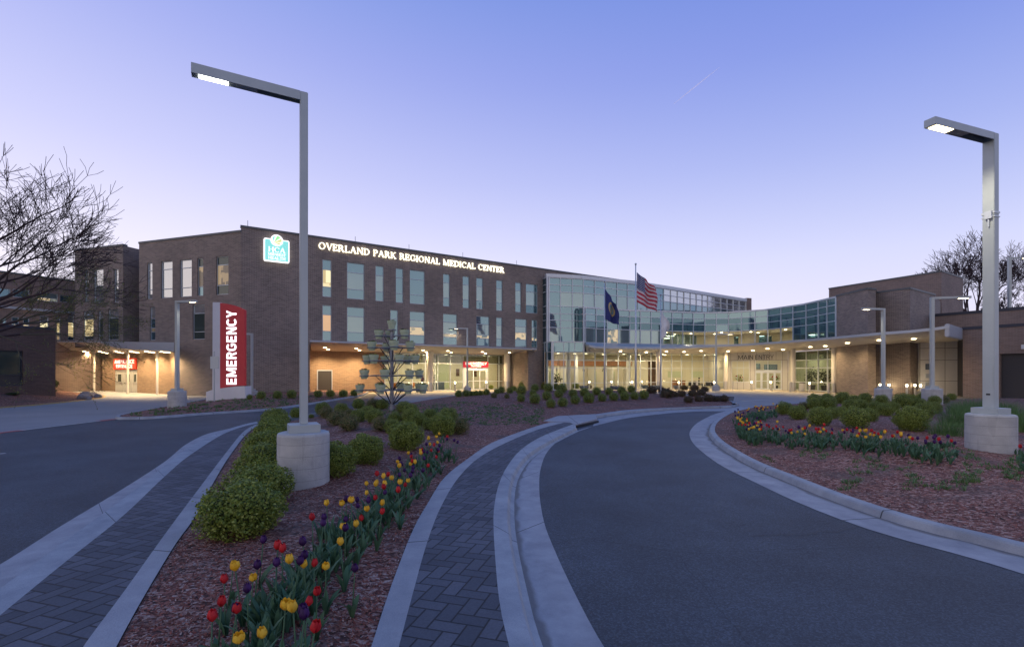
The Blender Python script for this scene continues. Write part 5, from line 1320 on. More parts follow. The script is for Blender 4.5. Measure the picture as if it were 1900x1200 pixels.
round_column(tG, 1471.7, 49.6, .22, 4.35); round_column(tG, 1547.6, 45.6, .22, 4.5); round_column(tG, 1220.5, 53.3, .2, 4.4); round_column(tG, 1346.5, 54.5, .22, 4.4)

# =================================================================== RIGHT-HAND BRICK VOLUMES
tR = thing('brick_wing', 'angular two storey brick volumes at the right end of the entrance canopy', 'building', (*PD(1552, 44.6), 0))
def seg_wall(mb, a, b, z0, z1, m=0):
    w = Wall(a, b); brick_front(w, mb, 0, w.len, z0, z1, [], m=m); return w
zR = 8.95
pts = [(1552, 44.6), (1610, 40.6), (1625, 41.0), (1625.2, 42.7), (1688.5, 40.4), (1735, 43.9)]
mb = MB()
for a, b in zip(pts, pts[1:]): seg_wall(mb, a, b, 0, zR)
poly = [PD(*p) for p in pts] + [PD(1735, 43.9) + Vector((12, 12)), PD(1552, 44.6) + Vector((10, 12))]
shell(mb, poly, .01, zR, skip=(0, 1, 2, 3, 4)); part('wall', mb, [M['brick'], M['roof']], tR)
for a, b in zip(pts, pts[1:]): w = Wall(a, b); coping(w, tR, 0, w.len, zR)
mb = MB(); w = Wall((1538, 58.4), (1747, 48.3)); brick_front(w, mb, 0, w.len, 0, 12, []); w3 = Wall((1747, 48.3), (1787, 51.9)); brick_front(w3, mb, 0, w3.len, 0, 12, [])
shell(mb, [w.a, w.b, w3.b, w3.b + Vector((4, 10)), w.a + Vector((7, 10))], .01, 12, skip=(0, 1)); tX = thing('brick_wing', 'tall plain brown brick block rising behind the angular volumes', 'building', (*w.b, 0)); part('wall', mb, [M['brick_brown'], M['roof']], tX)
coping(w, tX, 0, w.len, 12); coping(w3, tX, 0, w3.len, 12)
w = Wall((1730, 42.8), (2250, 30.5)); tX = thing('brick_building', 'long single storey brown brick wall with a dark roof edge behind the right lamp post', 'building', (*w.a, 0))
mb = MB(); brick_front(w, mb, 0, w.len, 0, 7, []); shell(mb, [w.a, w.b, w.b + Vector((12, 10)), w.a + Vector((9.5, 10))], .01, 7, skip=(0,)); part('wall', mb, [M['brick_brown'], M['roof']], tX); coping(w, tX, 0, w.len, 6.9, 'coping_dark', .22)
# garage building
w = Wall((1786.6, 36.6), (2200, 27.6)); tX = thing('brick_building', 'low brick service building with a dark roller door at the right edge', 'building', (*w.a, 0))
g0, g1 = w.u(1855), w.u(1990); mb = MB(); brick_front(w, mb, 0, w.len, 0, 5.25, [(g0, g1, -.001, 3.3)], .3)
shell(mb, [w.a, w.b, w.b + Vector((3.5, 8)), w.a + Vector((4.5, 4.4))], .01, 5.25, skip=(0,)); part('wall', mb, [M['brick_brown'], M['roof']], tX); coping(w, tX, 0, w.len, 5.2, 'coping_dark', .2)
mb = MB()
for k in range(22): z = .02 + k * .148; w.box(mb, g0, g1, z, z + .135, -.25, -.30 + .008 * (k % 2))
w.box(mb, g0, g1, .0, 3.28, -.31, -.34); part('roller_door', mb, M['charcoal'], tX)
mb = MB(); w.box(mb, w.u(1896), w.u(1910), 3.6, 3.9, .0, .12); part('wall_lamp', mb, M['alu_bright'], tX)
# pale panel wall
M['panel_pale'] = mat('pale_metal_panel', (.66, .66, .64), .4, .1, c2=(.60, .60, .585), nscale=.6)
w = Wall((1707, 40.9), (1777, 40.3)); tX = thing('panel_wall', 'pale square metal panel wall under the right end of the canopy', 'wall', (*w.a, 0))
mb = MB(); w.box(mb, 0, w.len, 0, 4.6, 0, -.3); part('panels', mb, M['panel_pale'], tX)
mb = MB()
for k in (0, 1, 2, 3): u = w.len * k / 3; w.box(mb, u - .015, u + .015, 0, 4.6, .004, -.01)
for z in (.05, 1.25, 3.0, 4.0): w.box(mb, 0, w.len, z - .015, z + .015, .006, -.01)
part('panel_joints', mb, M['panel_joint'], tX)
mb = MB(); w4 = Wall((1777, 40.3), (1786.6, 39.0)); w4.box(mb, 0, w4.len, 0, 4.8, 0, -.2); part('side_panel', mb, M['charcoal'], tX)
for k, (z0, z1) in enumerate(((2.2, 2.7), (1.5, 1.85), (.8, 1.15))):
    mb = MB(); w.box(mb, w.u(1717), w.u(1726), z0, z1, .008, .06); part('wall_plate' if k else 'notice', mb, M['planter_blue'] if k == 0 else M['alu'], tX)

# =================================================================== STREET LAMPS
def cast_base(parent, c, r, h, lines=4):
    mb = MB(); pr = [(r, 0)]
    pr += [(r, h - .05), (r - .012, h - .015), (r - .05, h)]
    mb.lathe([(a, b) for a, b in pr], c, 64); return part('concrete_base', mb, M['base_cement'], parent, smooth=False)
def street_lamp(label, c, base_r, base_h, ztop, arm_dir, arm_len, pw=.17, th=.13, lens='lamp_glow', watt=60, big=False, group='street lamps'):
    t = thing('street_lamp', label, 'street lamp', c, group); x, y, z0 = c
    if base_h: cast_base(t, c, base_r, base_h)
    zb = z0 + base_h; a = Vector((arm_dir[0], arm_dir[1], 0)).normalized(); rz = math.atan2(a.y, a.x)
    s = Vector((-a.y, a.x, 0)); C = Vector((x, y, 0))
    mb = MB(); mb.box((x, y, zb + .065), (.235 if big else .2, .235 if big else .2, .065), rz); part('base_plate_cover', mb, M['pole'], t, bevel=.006)
    mb = MB(); mb.box((x, y, (zb + .13 + ztop) / 2), (th / 2, pw / 2, (ztop - zb - .13) / 2), rz)
    po = part('pole', mb, M['pole'], t, bevel=.008)
    w = pw; hh = .15 if big else .11
    mb = MB()                                          # arm: a channel open underneath near the pole
    p0 = C + a * (th / 2) ; p1 = C + a * arm_len
    for sg in (-1, 1):
        o = s * sg * (w / 2 - .008); mb.bar(p0 + o + Vector((0, 0, ztop - hh / 2)), p1 + o + Vector((0, 0, ztop - hh / 2)), .016, hh)
    mb.bar(p0 + Vector((0, 0, ztop - .012)), p1 + Vector((0, 0, ztop - .012)), w - .032, .02)
    mb.bar(p1 + s * (-w / 2) + Vector((0, 0, ztop - hh / 2)) + a * .006, p1 + s * (w / 2) + Vector((0, 0, ztop - hh / 2)) + a * .006, .014, hh)
    part('arm', mb, M['pole'], t)
    mb = MB(); q0 = C + a * (arm_len * .44); q1 = p1 - a * .012
    mb.bar(q0 + Vector((0, 0, ztop - hh + .02)), q1 + Vector((0, 0, ztop - hh + .02)), w - .034, .03); hd = part('lamp_head', mb, M['pole'], t)
    mb = MB(); q0 = C + a * (arm_len * .70); q1 = p1 - a * .08
    mb.bar(q0 + Vector((0, 0, ztop - hh + .001)), q1 + Vector((0, 0, ztop - hh + .001)), w * .74, .012); part('lens', mb, M[lens], hd)
    mb = MB(); mb.bar(C + a * (th / 2 + .01) + Vector((0, 0, ztop - .035)), C + a * (arm_len * .43) + Vector((0, 0, ztop - .035)), w - .036, .02); part('channel_inside', mb, M['pole_gap'], t)
    ld = bpy.data.lights.new('lamp_light', 'SPOT'); ld.energy = watt; ld.color = (1, .87, .66); ld.spot_size = math.radians(150); ld.spot_blend = .5; ld.shadow_soft_size = .08
    o = bpy.data.objects.new('lamp_light', ld); COL.objects.link(o); o.parent = t; q = p1 - a * .25; o.location = (q.x - x, q.y - y, ztop - hh - .04 - z0)
    return t, po
h1 = bed_mid.z_at(W(563, 8.05), 8.05)
L1, _ = street_lamp('tall grey lamp post in the foreground on a round concrete base among the boxwoods, unlit pole against the sky', (W(563.5, 8.05), 8.05, .08), .405, .98 - .05, 6.63, (-1.34, -.75), 1.55, .145, .12, 'led', 12, True)
L1['label'] = 'tall grey lamp post in the foreground on a bluish concrete base beside the tulips'
L2, _ = street_lamp('lit lamp post with a bracket halfway up, on a large pale concrete base', (W(1838, 10.45), 10.45, .10), .415, 1.0, 7.12, (-1.75, -.62), 2.0, .205, .17, 'lamp_glow', 260, True)
# hatch, hand hole and clamp on the right-hand post
a = Vector((-1.75, -.62, 0)).normalized(); s = Vector((-a.y, a.x, 0)); C = Vector((W(1838, 10.45), 10.45, 0))
for nm, z, hw, hz, m_ in (('hatch', 1.92, .075, .22, 'pole'), ('hand_hole', 1.52, .035, .018, 'black')):
    mb = MB(); c = C + a * .087 ; mb.box((c.x, c.y, z), (.004 if nm == 'hatch' else .006, hw, hz), math.atan2(a.y, a.x)); part(nm, mb, M[m_], L2, bevel=.002)
mb = MB(); c = C; mb.box((c.x, c.y, 5.42), (.096, .115, .02), math.atan2(a.y, a.x)); mb.box((c.x, c.y, 5.33), (.096, .115, .012), math.atan2(a.y, a.x))
c = C + a * .11 + s * .02; mb.box((c.x, c.y, 5.37), (.03, .06, .08), math.atan2(a.y, a.x)); mb.box((c.x, c.y, 5.22), (.012, .012, .1), math.atan2(a.y, a.x)); part('clamp', mb, M['alu_bright'], L2)
for lab, px, d, z0, bh, zt, ax, al in (
    ('lit lamp post on a round concrete base beside the red emergency monolith', 328.8, 25.3, .06, .96, 5.72, 1, 1.2),
    ('lit lamp post in front of the glass emergency entrance doors', 867, 47, .12, .42, 6.28, -1, 1.3),
    ('lit lamp post in front of the lobby, just left of the main entry', 1328.5, 47, .15, .5, 5.72, 1, 1.55),
    ('lit lamp post with its arm pointing left, behind the right hand boxwoods', 1638.7, 27.6, .12, .95, 5.63, -1, 1.4),
    ('lit lamp post with its arm pointing right, in front of the pale panel wall', 1729.5, 24.4, .12, 1.05, 5.77, 1, 1.6),
    ('thin lamp post behind the red monolith, close to the brick wall', 467.5, 34, .2, .5, 4.72, -1, 1.2)):
    x = W(px, d); street_lamp(lab, (x, d, z0), .42 if d < 30 else .36, bh, zt, (ax, -.25 if ax > 0 else -.2), al, .17, .15, 'lamp_glow', 40)
street_lamp('distant lit lamp post standing beyond the roofs at the right edge', (W(1873, 52), 52, 0), .3, 0.3, 14.3, (1, -.1), 1.9, .26, .24, 'lamp_glow', 40)

# =================================================================== EMERGENCY MONOLITH
wM = Wall((389, 30.4), (461, 30.0)); mu = wM.u; zz = lambda py: wM.z(425, py)
tm = thing('monolith_sign', 'tall red and white monolith sign with EMERGENCY reading upward', 'sign', (*wM.p(0, 0).xy, .1))
mb = MB(); slab(wM, [(mu(389), .1), (mu(461), .1), (mu(460.5), zz(716)), (mu(441), zz(717)), (mu(410), zz(721)), (mu(397), zz(724)), (mu(389), zz(727))], -.28, .28, mb); part('base', mb, M['white_paint'], tm, bevel=.01)
mb = MB(); slab(wM, [(mu(397), zz(724)), (mu(411), zz(721)), (mu(411), zz(561)), (mu(397.5), zz(560.5))], -.05, .13, mb); part('side_column', mb, M['white_paint'], tm)
top = [(mu(x), zz(y)) for x, y in ((456.5, 576), (447, 571), (436, 567), (424, 564), (411, 561.8))]; bot = [(mu(x), zz(y)) for x, y in ((411, 720.5), (424, 717.5), (441, 715.4), (456.5, 714.8))]
mb = MB(); slab(wM, bot + top, -.04, .12, mb); part('red_face', mb, M['red_panel'], tm)
tw = (zz(577.5) - zz(714)); sans_on(wM, tm, 'EMERGENCY', mu(441.5), zz(713), mu(441.5) - mu(423), .124, 'white_lit', tw, .185, .10, rot=1)
t = thing('road_sign', 'small pale blank sign plate on a thin post left of the monolith', 'sign', (W(397.5, 28), 28, .1))
mb = MB(); mb.tube([(W(397.5, 28), 28, .1), (W(397.5, 28), 28, 3.2)], .035, 8); part('post', mb, M['pole'], t)
mb = MB(); mb.box((W(399, 28), 27.95, 2.55), (.24, .01, .36)); part('plate', mb, M['alu'], t)

# =================================================================== FLAGS
M['flag_blue'] = mat('blue_flag_cloth', (.02, .035, .16), .8, c2=(.03, .05, .20), nscale=2)
def flag_mat_us():
    m = mat('striped_flag_cloth', (.5, .5, .5), .8); t = m.node_tree; b = t.nodes['Principled BSDF']
    uv = t.nodes.new('ShaderNodeUVMap'); uv.uv_map = 'UVMap'; sp = t.nodes.new('ShaderNodeSeparateXYZ'); t.links.new(uv.outputs[0], sp.inputs[0])
    st = mnode(t, 'LESS_THAN', mnode(t, 'FLOORED_MODULO', mnode(t, 'MULTIPLY', sp.outputs[1], 6.5), 1), .5)
    mx = t.nodes.new('ShaderNodeMix'); mx.data_type = 'RGBA'; mx.inputs[6].default_value = (.55, .5, .53, 1); mx.inputs[7].default_value = (.42, .03, .06, 1); t.links.new(st, mx.inputs[0])
    ct = mnode(t, 'MULTIPLY', mnode(t, 'LESS_THAN', sp.outputs[0], .42), mnode(t, 'GREATER_THAN', sp.outputs[1], .46))
    vo = t.nodes.new('ShaderNodeTexVoronoi'); vo.inputs['Scale'].default_value = 16; vo.inputs['Randomness'].default_value = 0; t.links.new(uv.outputs[0], vo.inputs['Vector'])
    star = mnode(t, 'LESS_THAN', vo.outputs['Distance'], .26)
    m3 = t.nodes.new('ShaderNodeMix'); m3.data_type = 'RGBA'; m3.inputs[6].default_value = (.03, .045, .15, 1); m3.inputs[7].default_value = (.6, .6, .65, 1); t.links.new(star, m3.inputs[0])
    m2 = t.nodes.new('ShaderNodeMix'); m2.data_type = 'RGBA'; t.links.new(ct, m2.inputs[0]); t.links.new(mx.outputs[2], m2.inputs[6]); t.links.new(m3.outputs[2], m2.inputs[7])
    t.links.new(m2.outputs[2], b.inputs['Base Color']); return m
M['flag_us'] = flag_mat_us()
def flag_mat_state():
    m = mat('state_flag_cloth', (.5, .5, .5), .8); t = m.node_tree; b = t.nodes['Principled BSDF']
    uv = t.nodes.new('ShaderNodeUVMap'); uv.uv_map = 'UVMap'
    mp = t.nodes.new('ShaderNodeMapping'); mp.inputs['Location'].default_value = (-.5, -.52, 0); t.links.new(uv.outputs[0], mp.inputs[0])
    ln = t.nodes.new('ShaderNodeVectorMath'); ln.operation = 'LENGTH'; t.links.new(mp.outputs[0], ln.inputs[0])
    r = t.nodes.new('ShaderNodeValToRGB'); r.color_ramp.interpolation = 'CONSTANT'; e = r.color_ramp.elements
    while len(e) < 5: e.new(.5)
    for el, (p, c) in zip(e, ((0, (.35, .30, .16)), (.10, (.10, .25, .30)), (.17, (.45, .28, .22)), (.21, (.5, .42, .12)), (.245, (.022, .035, .16)))): el.position = p; el.color = (*c, 1)
    t.links.new(ln.outputs['Value'], r.inputs[0]); t.links.new(r.outputs[0], b.inputs['Base Color']); return m
M['flag_state'] = flag_mat_state()
M['flag_white'] = mat('white_flag_cloth', (.75, .77, .78), .8, c2=(.48, .50, .52), nscale=1)
def flagpole(label, px, d, ztop, r=.06):
    x = W(px, d); z0 = bed_mid.z_at(x, d); t = thing('flagpole', label, 'flagpole', (x, d, z0), 'flagpoles in the planted island')
    mb = MB(); mb.tube([(x, d, z0), (x, d, 3), (x, d, ztop)], [r * 1.15, r * 1.05, r * .6], 12); part('pole', mb, M['alu_bright'], t, smooth=True)
    mb = MB(); mb.lathe([(.02, 0), (.075, .03), (.09, .09), (.075, .15), (.02, .18)], (x, d, ztop), 12); part('finial', mb, M['alu'], t, smooth=True)
    mb = MB(); mb.lathe([(r * 2.2, 0), (r * 1.8, .08), (r * 1.2, .1)], (x, d, z0), 12); part('collar', mb, M['steel'], t)
    return x, t
def flag(name, label, x, d, m, corners, depth=.22, rows=26, cols=34, fold=4):
    """corners: pole-top, pole-bottom, fly-bottom, fly-top as (px, py) at distance d"""
    P = [Vector(((a - CX) / F * d, d - .02, Zat(b, d))) for a, b in corners]; mb = MB(); vs = []; uvs = []
    for i in range(rows + 1):
        v = 1 - i / rows
        for j in range(cols + 1):
            u = j / cols; a = P[0].lerp(P[3], u); b = P[1].lerp(P[2], u); q = a.lerp(b, 1 - v)
            q = q + Vector((0, math.sin(u * fold * 2.2 + (1 - v) * 2.4) * depth * u + .08 * math.sin(u * 9 + v * 5) * u, -.10 * math.sin(u * math.pi) * (1 - v)))
            q.x += .05 * math.sin(v * 7 + u * 4) * u; vs.append(q); uvs.append((u, v))
    for i in range(rows):
        for j in range(cols):
            k = [i * (cols + 1) + j, (i + 1) * (cols + 1) + j, (i + 1) * (cols + 1) + j + 1, i * (cols + 1) + j + 1]
            mb.face([vs[q] for q in k], 0, [uvs[q] for q in k])
    o = single(name, mb, m, label, 'flag', (x, d, P[0].z), weld=True, smooth=True)
    sm = o.modifiers.new('thickness', 'SOLIDIFY'); sm.thickness = .008; return o
x, _ = flagpole('left white flagpole carrying the blue state flag, in front of the glass pavilion', 1121.7, 41, Zat(175, 0) if 0 else Zat(524, 41))
flag('flag', 'blue state flag with a round emblem drooping from the left flagpole', x, 40.95, M['flag_state'], [(1123, 536), (1123, 592), (1151, 603), (1143, 566)], .35, fold=5)
x, _ = flagpole('tallest middle flagpole with a ball on top carrying the striped flag', 1179.5, 41, Zat(492, 41), .075)
flag('flag', 'red and white striped flag with a starred blue canton on the tallest flagpole', x, 40.95, M['flag_us'], [(1181.5, 505), (1181.5, 560), (1222, 578), (1214, 532)], .35, fold=5)
x, _ = flagpole('right shorter flagpole carrying the plain white flag', 1226, 41, Zat(549, 41), .055)
flag('flag', 'plain white flag hanging from the right flagpole', x, 40.95, M['flag_white'], [(1227, 577), (1227, 629), (1240, 614), (1245, 604)], .2, fold=3)

# =================================================================== BOLLARDS, BINS, BENCH, PLANTERS
def bollard(px, py, lit, label, zb=.012, ztop=None):
    g = G(px, py, zb) ; x, y = g.x, g.y; h = 1.0
    t = thing('lit_bollard' if lit else 'bollard', label, 'bollard', (x, y, zb), 'lit bollards along the entrance walk' if lit else 'plain steel bollards along the entrance walk')
    mb = MB()
    if lit:
        mb.lathe([(.09, 0), (.09, h - .2)], (x, y, zb), 14); part('post', mb, M['steel'], t)
        mb = MB(); mb.lathe([(.075, h - .2), (.075, h - .04)], (x, y, zb), 12); part('lens', mb, M['boll_glow'], t)
        mb = MB(); mb.lathe([(.09, h - .04), (.09, h)], (x, y, zb), 14); part('cap', mb, M['steel'], t)
        ld = bpy.data.lights.new('bollard_light', 'POINT'); ld.energy = 10; ld.color = (1, .78, .45); ld.shadow_soft_size = .08
        o = bpy.data.objects.new('bollard_light', ld); COL.objects.link(o); o.parent = t; o.location = (0, -.12, h - .12)
    else:
        mb.lathe([(.115, 0), (.115, h - .02), (.09, h)], (x, y, zb), 14); part('post', mb, M['steel'], t)
        mb = MB(); mb.lathe([(.17, 0), (.17, .04)], (x, y, zb), 14); part('foot', mb, M['steel'], t)
LB = [(782.7, 726.5, 'near the striped sign by the emergency glass'), (844.4, 725.5, 'left of the lamp post at the emergency doors'), (902, 724, 'right of the emergency sliding doors'), (955.5, 722.5, 'in front of the timber wall'),
      (1093.5, 723, 'behind the shrubs left of the left flagpole'), (1134.5, 723, 'just right of the left flagpole'), (1173, 723, 'just left of the middle flagpole'), (1191, 722.5, 'just right of the middle flagpole'), (1259.6, 724.5, 'right of the white flag, before the lobby'),
      (1325, 724.5, 'beside the lamp post left of the main entry'), (1394.4, 723.5, 'before the left door pier of the main entry'), (1430.3, 724.5, 'before the main entry doors'), (1502, 727.5, 'between the two entry columns'), (1572, 730.5, 'right of the last column by the brick wall'),
      (1633, 732.5, 'just left of the lamp post with its arm to the left'), (1649.5, 733, 'just right of the lamp post with its arm to the left'), (1682.5, 735, 'in front of the low bench'), (1697.5, 734, 'right of the low bench, behind the boxwoods'), (1708, 735, 'nearest to the pale panel wall')]
for px, py, s_ in LB: bollard(px, py, True, 'glowing bollard ' + s_)
for px, py, s_ in ((980.4, 722, 'at the right end of the emergency glass'), (1359.7, 722.8, 'left of the main entry window'), (1466.5, 726.5, 'touching the left entry column'), (1537.4, 729.5, 'left of the right entry column'), (1604, 733, 'before the angular brick wall'), (1661.5, 733, 'left of the low bench'), (1293, 723.5, 'in front of the lobby pictures'), (1219, 722.6, 'beside the lobby column behind the right flagpole')):
    bollard(px, py, False, 'plain grey bollard ' + s_)
g = G(1488.3, 726.3, .012); t = thing('litter_bin', 'round grey litter bin between the entry columns', 'litter bin', (g.x, g.y, .012))
mb = MB(); mb.lathe([(.26, 0), (.3, .05), (.3, .82), (.27, .86)], (g.x, g.y, .012), 20); part('body', mb, M['panel'], t)
mb = MB(); mb.lathe([(.27, .86), (.27, .9), (.2, .95)], (g.x, g.y, .012), 20); part('lid', mb, M['black'], t)
g = G(1813, 739.5, 0); t = thing('wheeled_bin', 'black wheeled bin against the brick building behind the right lamp post', 'bin', (g.x, g.y, 0))
mb = MB(); x, y = g.x, g.y; mb.hexa([(x - .28, y - .3, .08), (x + .28, y - .3, .08), (x + .28, y + .3, .08), (x - .28, y + .3, .08)], [(x - .36, y - .38, 1.0), (x + .36, y - .38, 1.0), (x + .36, y + .38, 1.0), (x - .36, y + .38, 1.0)]); part('body', mb, M['black'], t, bevel=.02)
mb = MB(); mb.hexa([(x - .4, y - .42, 1.0), (x + .4, y - .42, 1.0), (x + .4, y + .42, 1.0), (x - .4, y + .42, 1.0)], [(x - .34, y - .36, 1.1), (x + .34, y - .36, 1.1), (x + .34, y + .36, 1.16), (x - .34, y + .36, 1.16)]); part('lid', mb, M['black'], t, bevel=.015)
for sx in (-.25, .25): mb = MB(); mb.tube([(x + sx - .03, y + .28, .1), (x + sx + .03, y + .28, .1)], .1, 12); part('wheel', mb, M['black'], t)
mb = MB(); mb.box((x + .1, y - .1, 1.19), (.12, .1, .03)); part('handle', mb, M['pole'], t)
a, b = G(1666, 732, .012), G(1704, 734, .012); wb_ = Wall(a.xy, b.xy); t = thing('bench', 'low pale bench in front of the angular brick wall', 'bench', (a.x, a.y, .012))
mb = MB(); wb_.box(mb, 0, wb_.len, .42, .5, .2, -.2); part('seat', mb, M['walk'], t)
for u in (.12, wb_.len - .2): mb = MB(); wb_.box(mb, u, u + .08, .012, .42, .17, -.17); part('leg', mb, M['base_cement'], t)
for px, py, w_, s_ in ((1046.6, 721.5, 15, 'left of the left flagpole, near the lobby corner'), (1083.5, 723, 17, 'second from the left along the shrubs'), (1141.6, 723, 20, 'right of the left flagpole'), (1195, 721, 17, 'between the middle and right flagpoles'), (1219, 722, 19, 'behind the right flagpole'), (1257, 722, 16, 'above the dark purple shrubs')):
    p = bed_mid.place(px, py); d = p.y; r = w_ / 2 / F * d; t = thing('bowl_planter', 'slate blue bowl planter ' + s_, 'planter', tuple(p), 'slate blue bowl planters on the mound')
    mb = MB(); mb.lathe([(r * .55, 0), (r * .85, .14), (r, .34), (r * 1.06, .40), (r * .98, .42), (r * .9, .36), (.02, .35)], tuple(p), 20); part('bowl', mb, M['planter_blue'], t, smooth=True)
    mb = MB()
    for k in range(90):
        q = p + Vector((rnd.uniform(-1, 1) * r * .8, rnd.uniform(-1, 1) * r * .8, .36)); e = q + Vector((rnd.uniform(-.06, .06), rnd.uniform(-.06, .06), rnd.uniform(.04, .14)))
        mb.face([q + Vector((-.02, 0, 0)), q + Vector((.02, 0, 0)), e]); 
    part('plants', mb, M['dark_leaf'], t)
p = G(1354.5, 744.5, .05); t = thing('box_planter', 'small dark box planter at the tip of the island by the drive', 'planter', tuple(p))
mb = MB(); mb.hexa([(p.x - .14, p.y - .14, .02), (p.x + .14, p.y - .14, .02), (p.x + .14, p.y + .14, .02), (p.x - .14, p.y + .14, .02)], [(p.x - .2, p.y - .2, .36), (p.x + .2, p.y - .2, .36), (p.x + .2, p.y + .2, .36), (p.x - .2, p.y + .2, .36)]); part('box', mb, M['planter_blue'], t)
mb = MB(); mb.box((p.x, p.y, .37), (.17, .17, .012)); part('soil', mb, M['black'], t)
for px, py, r in ((151, 740, .26), (160, 737, .30), (172, 736.5, .27), (181, 738, .22), (166, 741, .16)):
    p = bed_left.place(px, py); mb = MB(); v = []
    bm = bmesh.new(); bmesh.ops.create_icosphere(bm, subdivisions=2, radius=r)
    for q in bm.verts: q.co = Vector((q.co.x * 1.15, q.co.y, q.co.z * .95)) * (1 + .28 * math.sin(q.co.x * 9 + px) * math.cos(q.co.z * 7 + q.co.y * 5))
    mb.raw([q.co + p + Vector((0, 0, r * .55)) for q in bm.verts], [tuple(v_.index for v_ in f.verts) for f in bm.faces]); bm.free()
    single('boulder', mb, M['stone'], {151: 'flat grey boulder at the left of the rock pile', 160: 'largest grey boulder in the rock pile by the ambulance drive', 172: 'upright grey boulder in the middle of the rock pile', 181: 'last grey boulder at the right of the rock pile by the kerb', 166: 'smallest grey rock at the front of the rock pile'}[px], 'boulder', tuple(p), 'rock pile beside the ambulance drive')

# =================================================================== FLOWER POT TREE
pb = bed_mid.place(727, 762); k_ = pb.y / F
tt = thing('pot_stand', 'tall galvanised stand like a tree holding green flower pots on its arms', 'plant stand', tuple(pb))
zt_p = Zat(613, pb.y); mb = MB(); mb.tube([pb, Vector((pb.x, pb.y, zt_p))], [.085, .075], 12); part('trunk', mb, M['galv'], tt)
mb = MB(); mb.lathe([(.2, 0), (.2, .04), (.10, .06)], (pb.x, pb.y, zt_p), 14); part('top_plate', mb, M['galv'], tt)
pots = []
tiers = [(611.5, []), (629, [(703, 0), (724, .5), (750.5, -.1)]), (651, [(690, -.2), (717, .8), (731, -.9), (761.5, .1)]), (675, [(681.5, .7), (694, -.5), (714, 1.0), (741, -.8), (756, .8), (770, .1)]),
         (702.5, [(676, -.3), (714, -.9), (760, -.6), (777.5, .4)]), (729, [(668, -.2), (704, .9), (706.5, -1.0), (743, 1.1), (757, -.9), (778, .8), (785, -.2)])]
pots.append((pb.x, pb.y, zt_p + .04, 'topmost green flower pot on the very tip of the pot stand'))
NAMES = ['top', 'second', 'third', 'fourth', 'fifth', 'lowest']
for ti, (py, row) in enumerate(tiers):
    z = Zat(py, pb.y)
    for j, (px, off) in enumerate(row):
        d = pb.y + off; x = W(px, d) ; z_ = z
        mb = MB(); e = Vector((x, d, z_ + .13)); s0 = Vector((pb.x, pb.y, z_ + .13)); mb.tube([s0, s0.lerp(e, .5) + Vector((0, 0, .015)), e], .032, 6)
        r = .205; ring = [(x + r * math.cos(a_), d + r * math.sin(a_), z_ + .13) for a_ in np.linspace(0, 2 * math.pi, 17)]; mb.tube(ring, .022, 5, cap=False)
        part('arm', mb, M['galv'], tt)
        if ti >= 1:
            mb = MB(); s1 = Vector((pb.x, pb.y, z_ - .55)); mb.tube([s1, s0.lerp(e, .6)], .020, 5); part('brace', mb, M['black'], tt)
        pots.append((x, d, z_, 'green flower pot on the %s tier of the pot stand, %s from the left' % (NAMES[ti], ['first', 'second', 'third', 'fourth', 'fifth', 'sixth', 'seventh'][sorted(range(len(row)), key=lambda q: row[q][0]).index(j)])))
pot0 = None
for n, (x, y, z, lab) in enumerate(pots):
    if pot0 is None:
        o = thing('flower_pot', lab, 'flower pot', (0, 0, 0), 'green pots on the pot stand'); pot0 = o
        mb = MB(); mb.lathe([(.13, 0), (.175, .25), (.195, .26), (.21, .38), (.19, .38), (.185, .33), (.01, .32)], (0, 0, 0), 20); part('pot', mb, M['pot'], o)
        mb = MB(); rr = random.Random(3)
        for k in range(46):
            a_ = rr.uniform(0, 6.28); r = rr.uniform(0, .16); q = Vector((r * math.cos(a_), r * math.sin(a_), .33)); e = q + Vector((rr.uniform(-.06, .06), rr.uniform(-.06, .06), rr.uniform(.03, .12))); s_ = Vector((math.sin(a_), math.cos(a_), 0)) * .018
            mb.face([q - s_, q + s_, e + s_ * .7, e - s_ * .5])
        for k in range(5):
            a_ = rr.uniform(0, 6.28); q = Vector((.12 * math.cos(a_), .12 * math.sin(a_), .41)); mb.lathe([(.004, 0), (.022, .01), (.02, .028), (.005, .034)], tuple(q), 6, m=1)
        part('seedlings', mb, [M['box_leaf'], M['purple']], o)
    else: o = copy_tree(pot0); o['label'] = lab
    o.location = (x, y, z); o.rotation_euler.z = rnd.uniform(0, 6); s_ = rnd.uniform(.94, 1.05); o.scale = (s_,) * 3

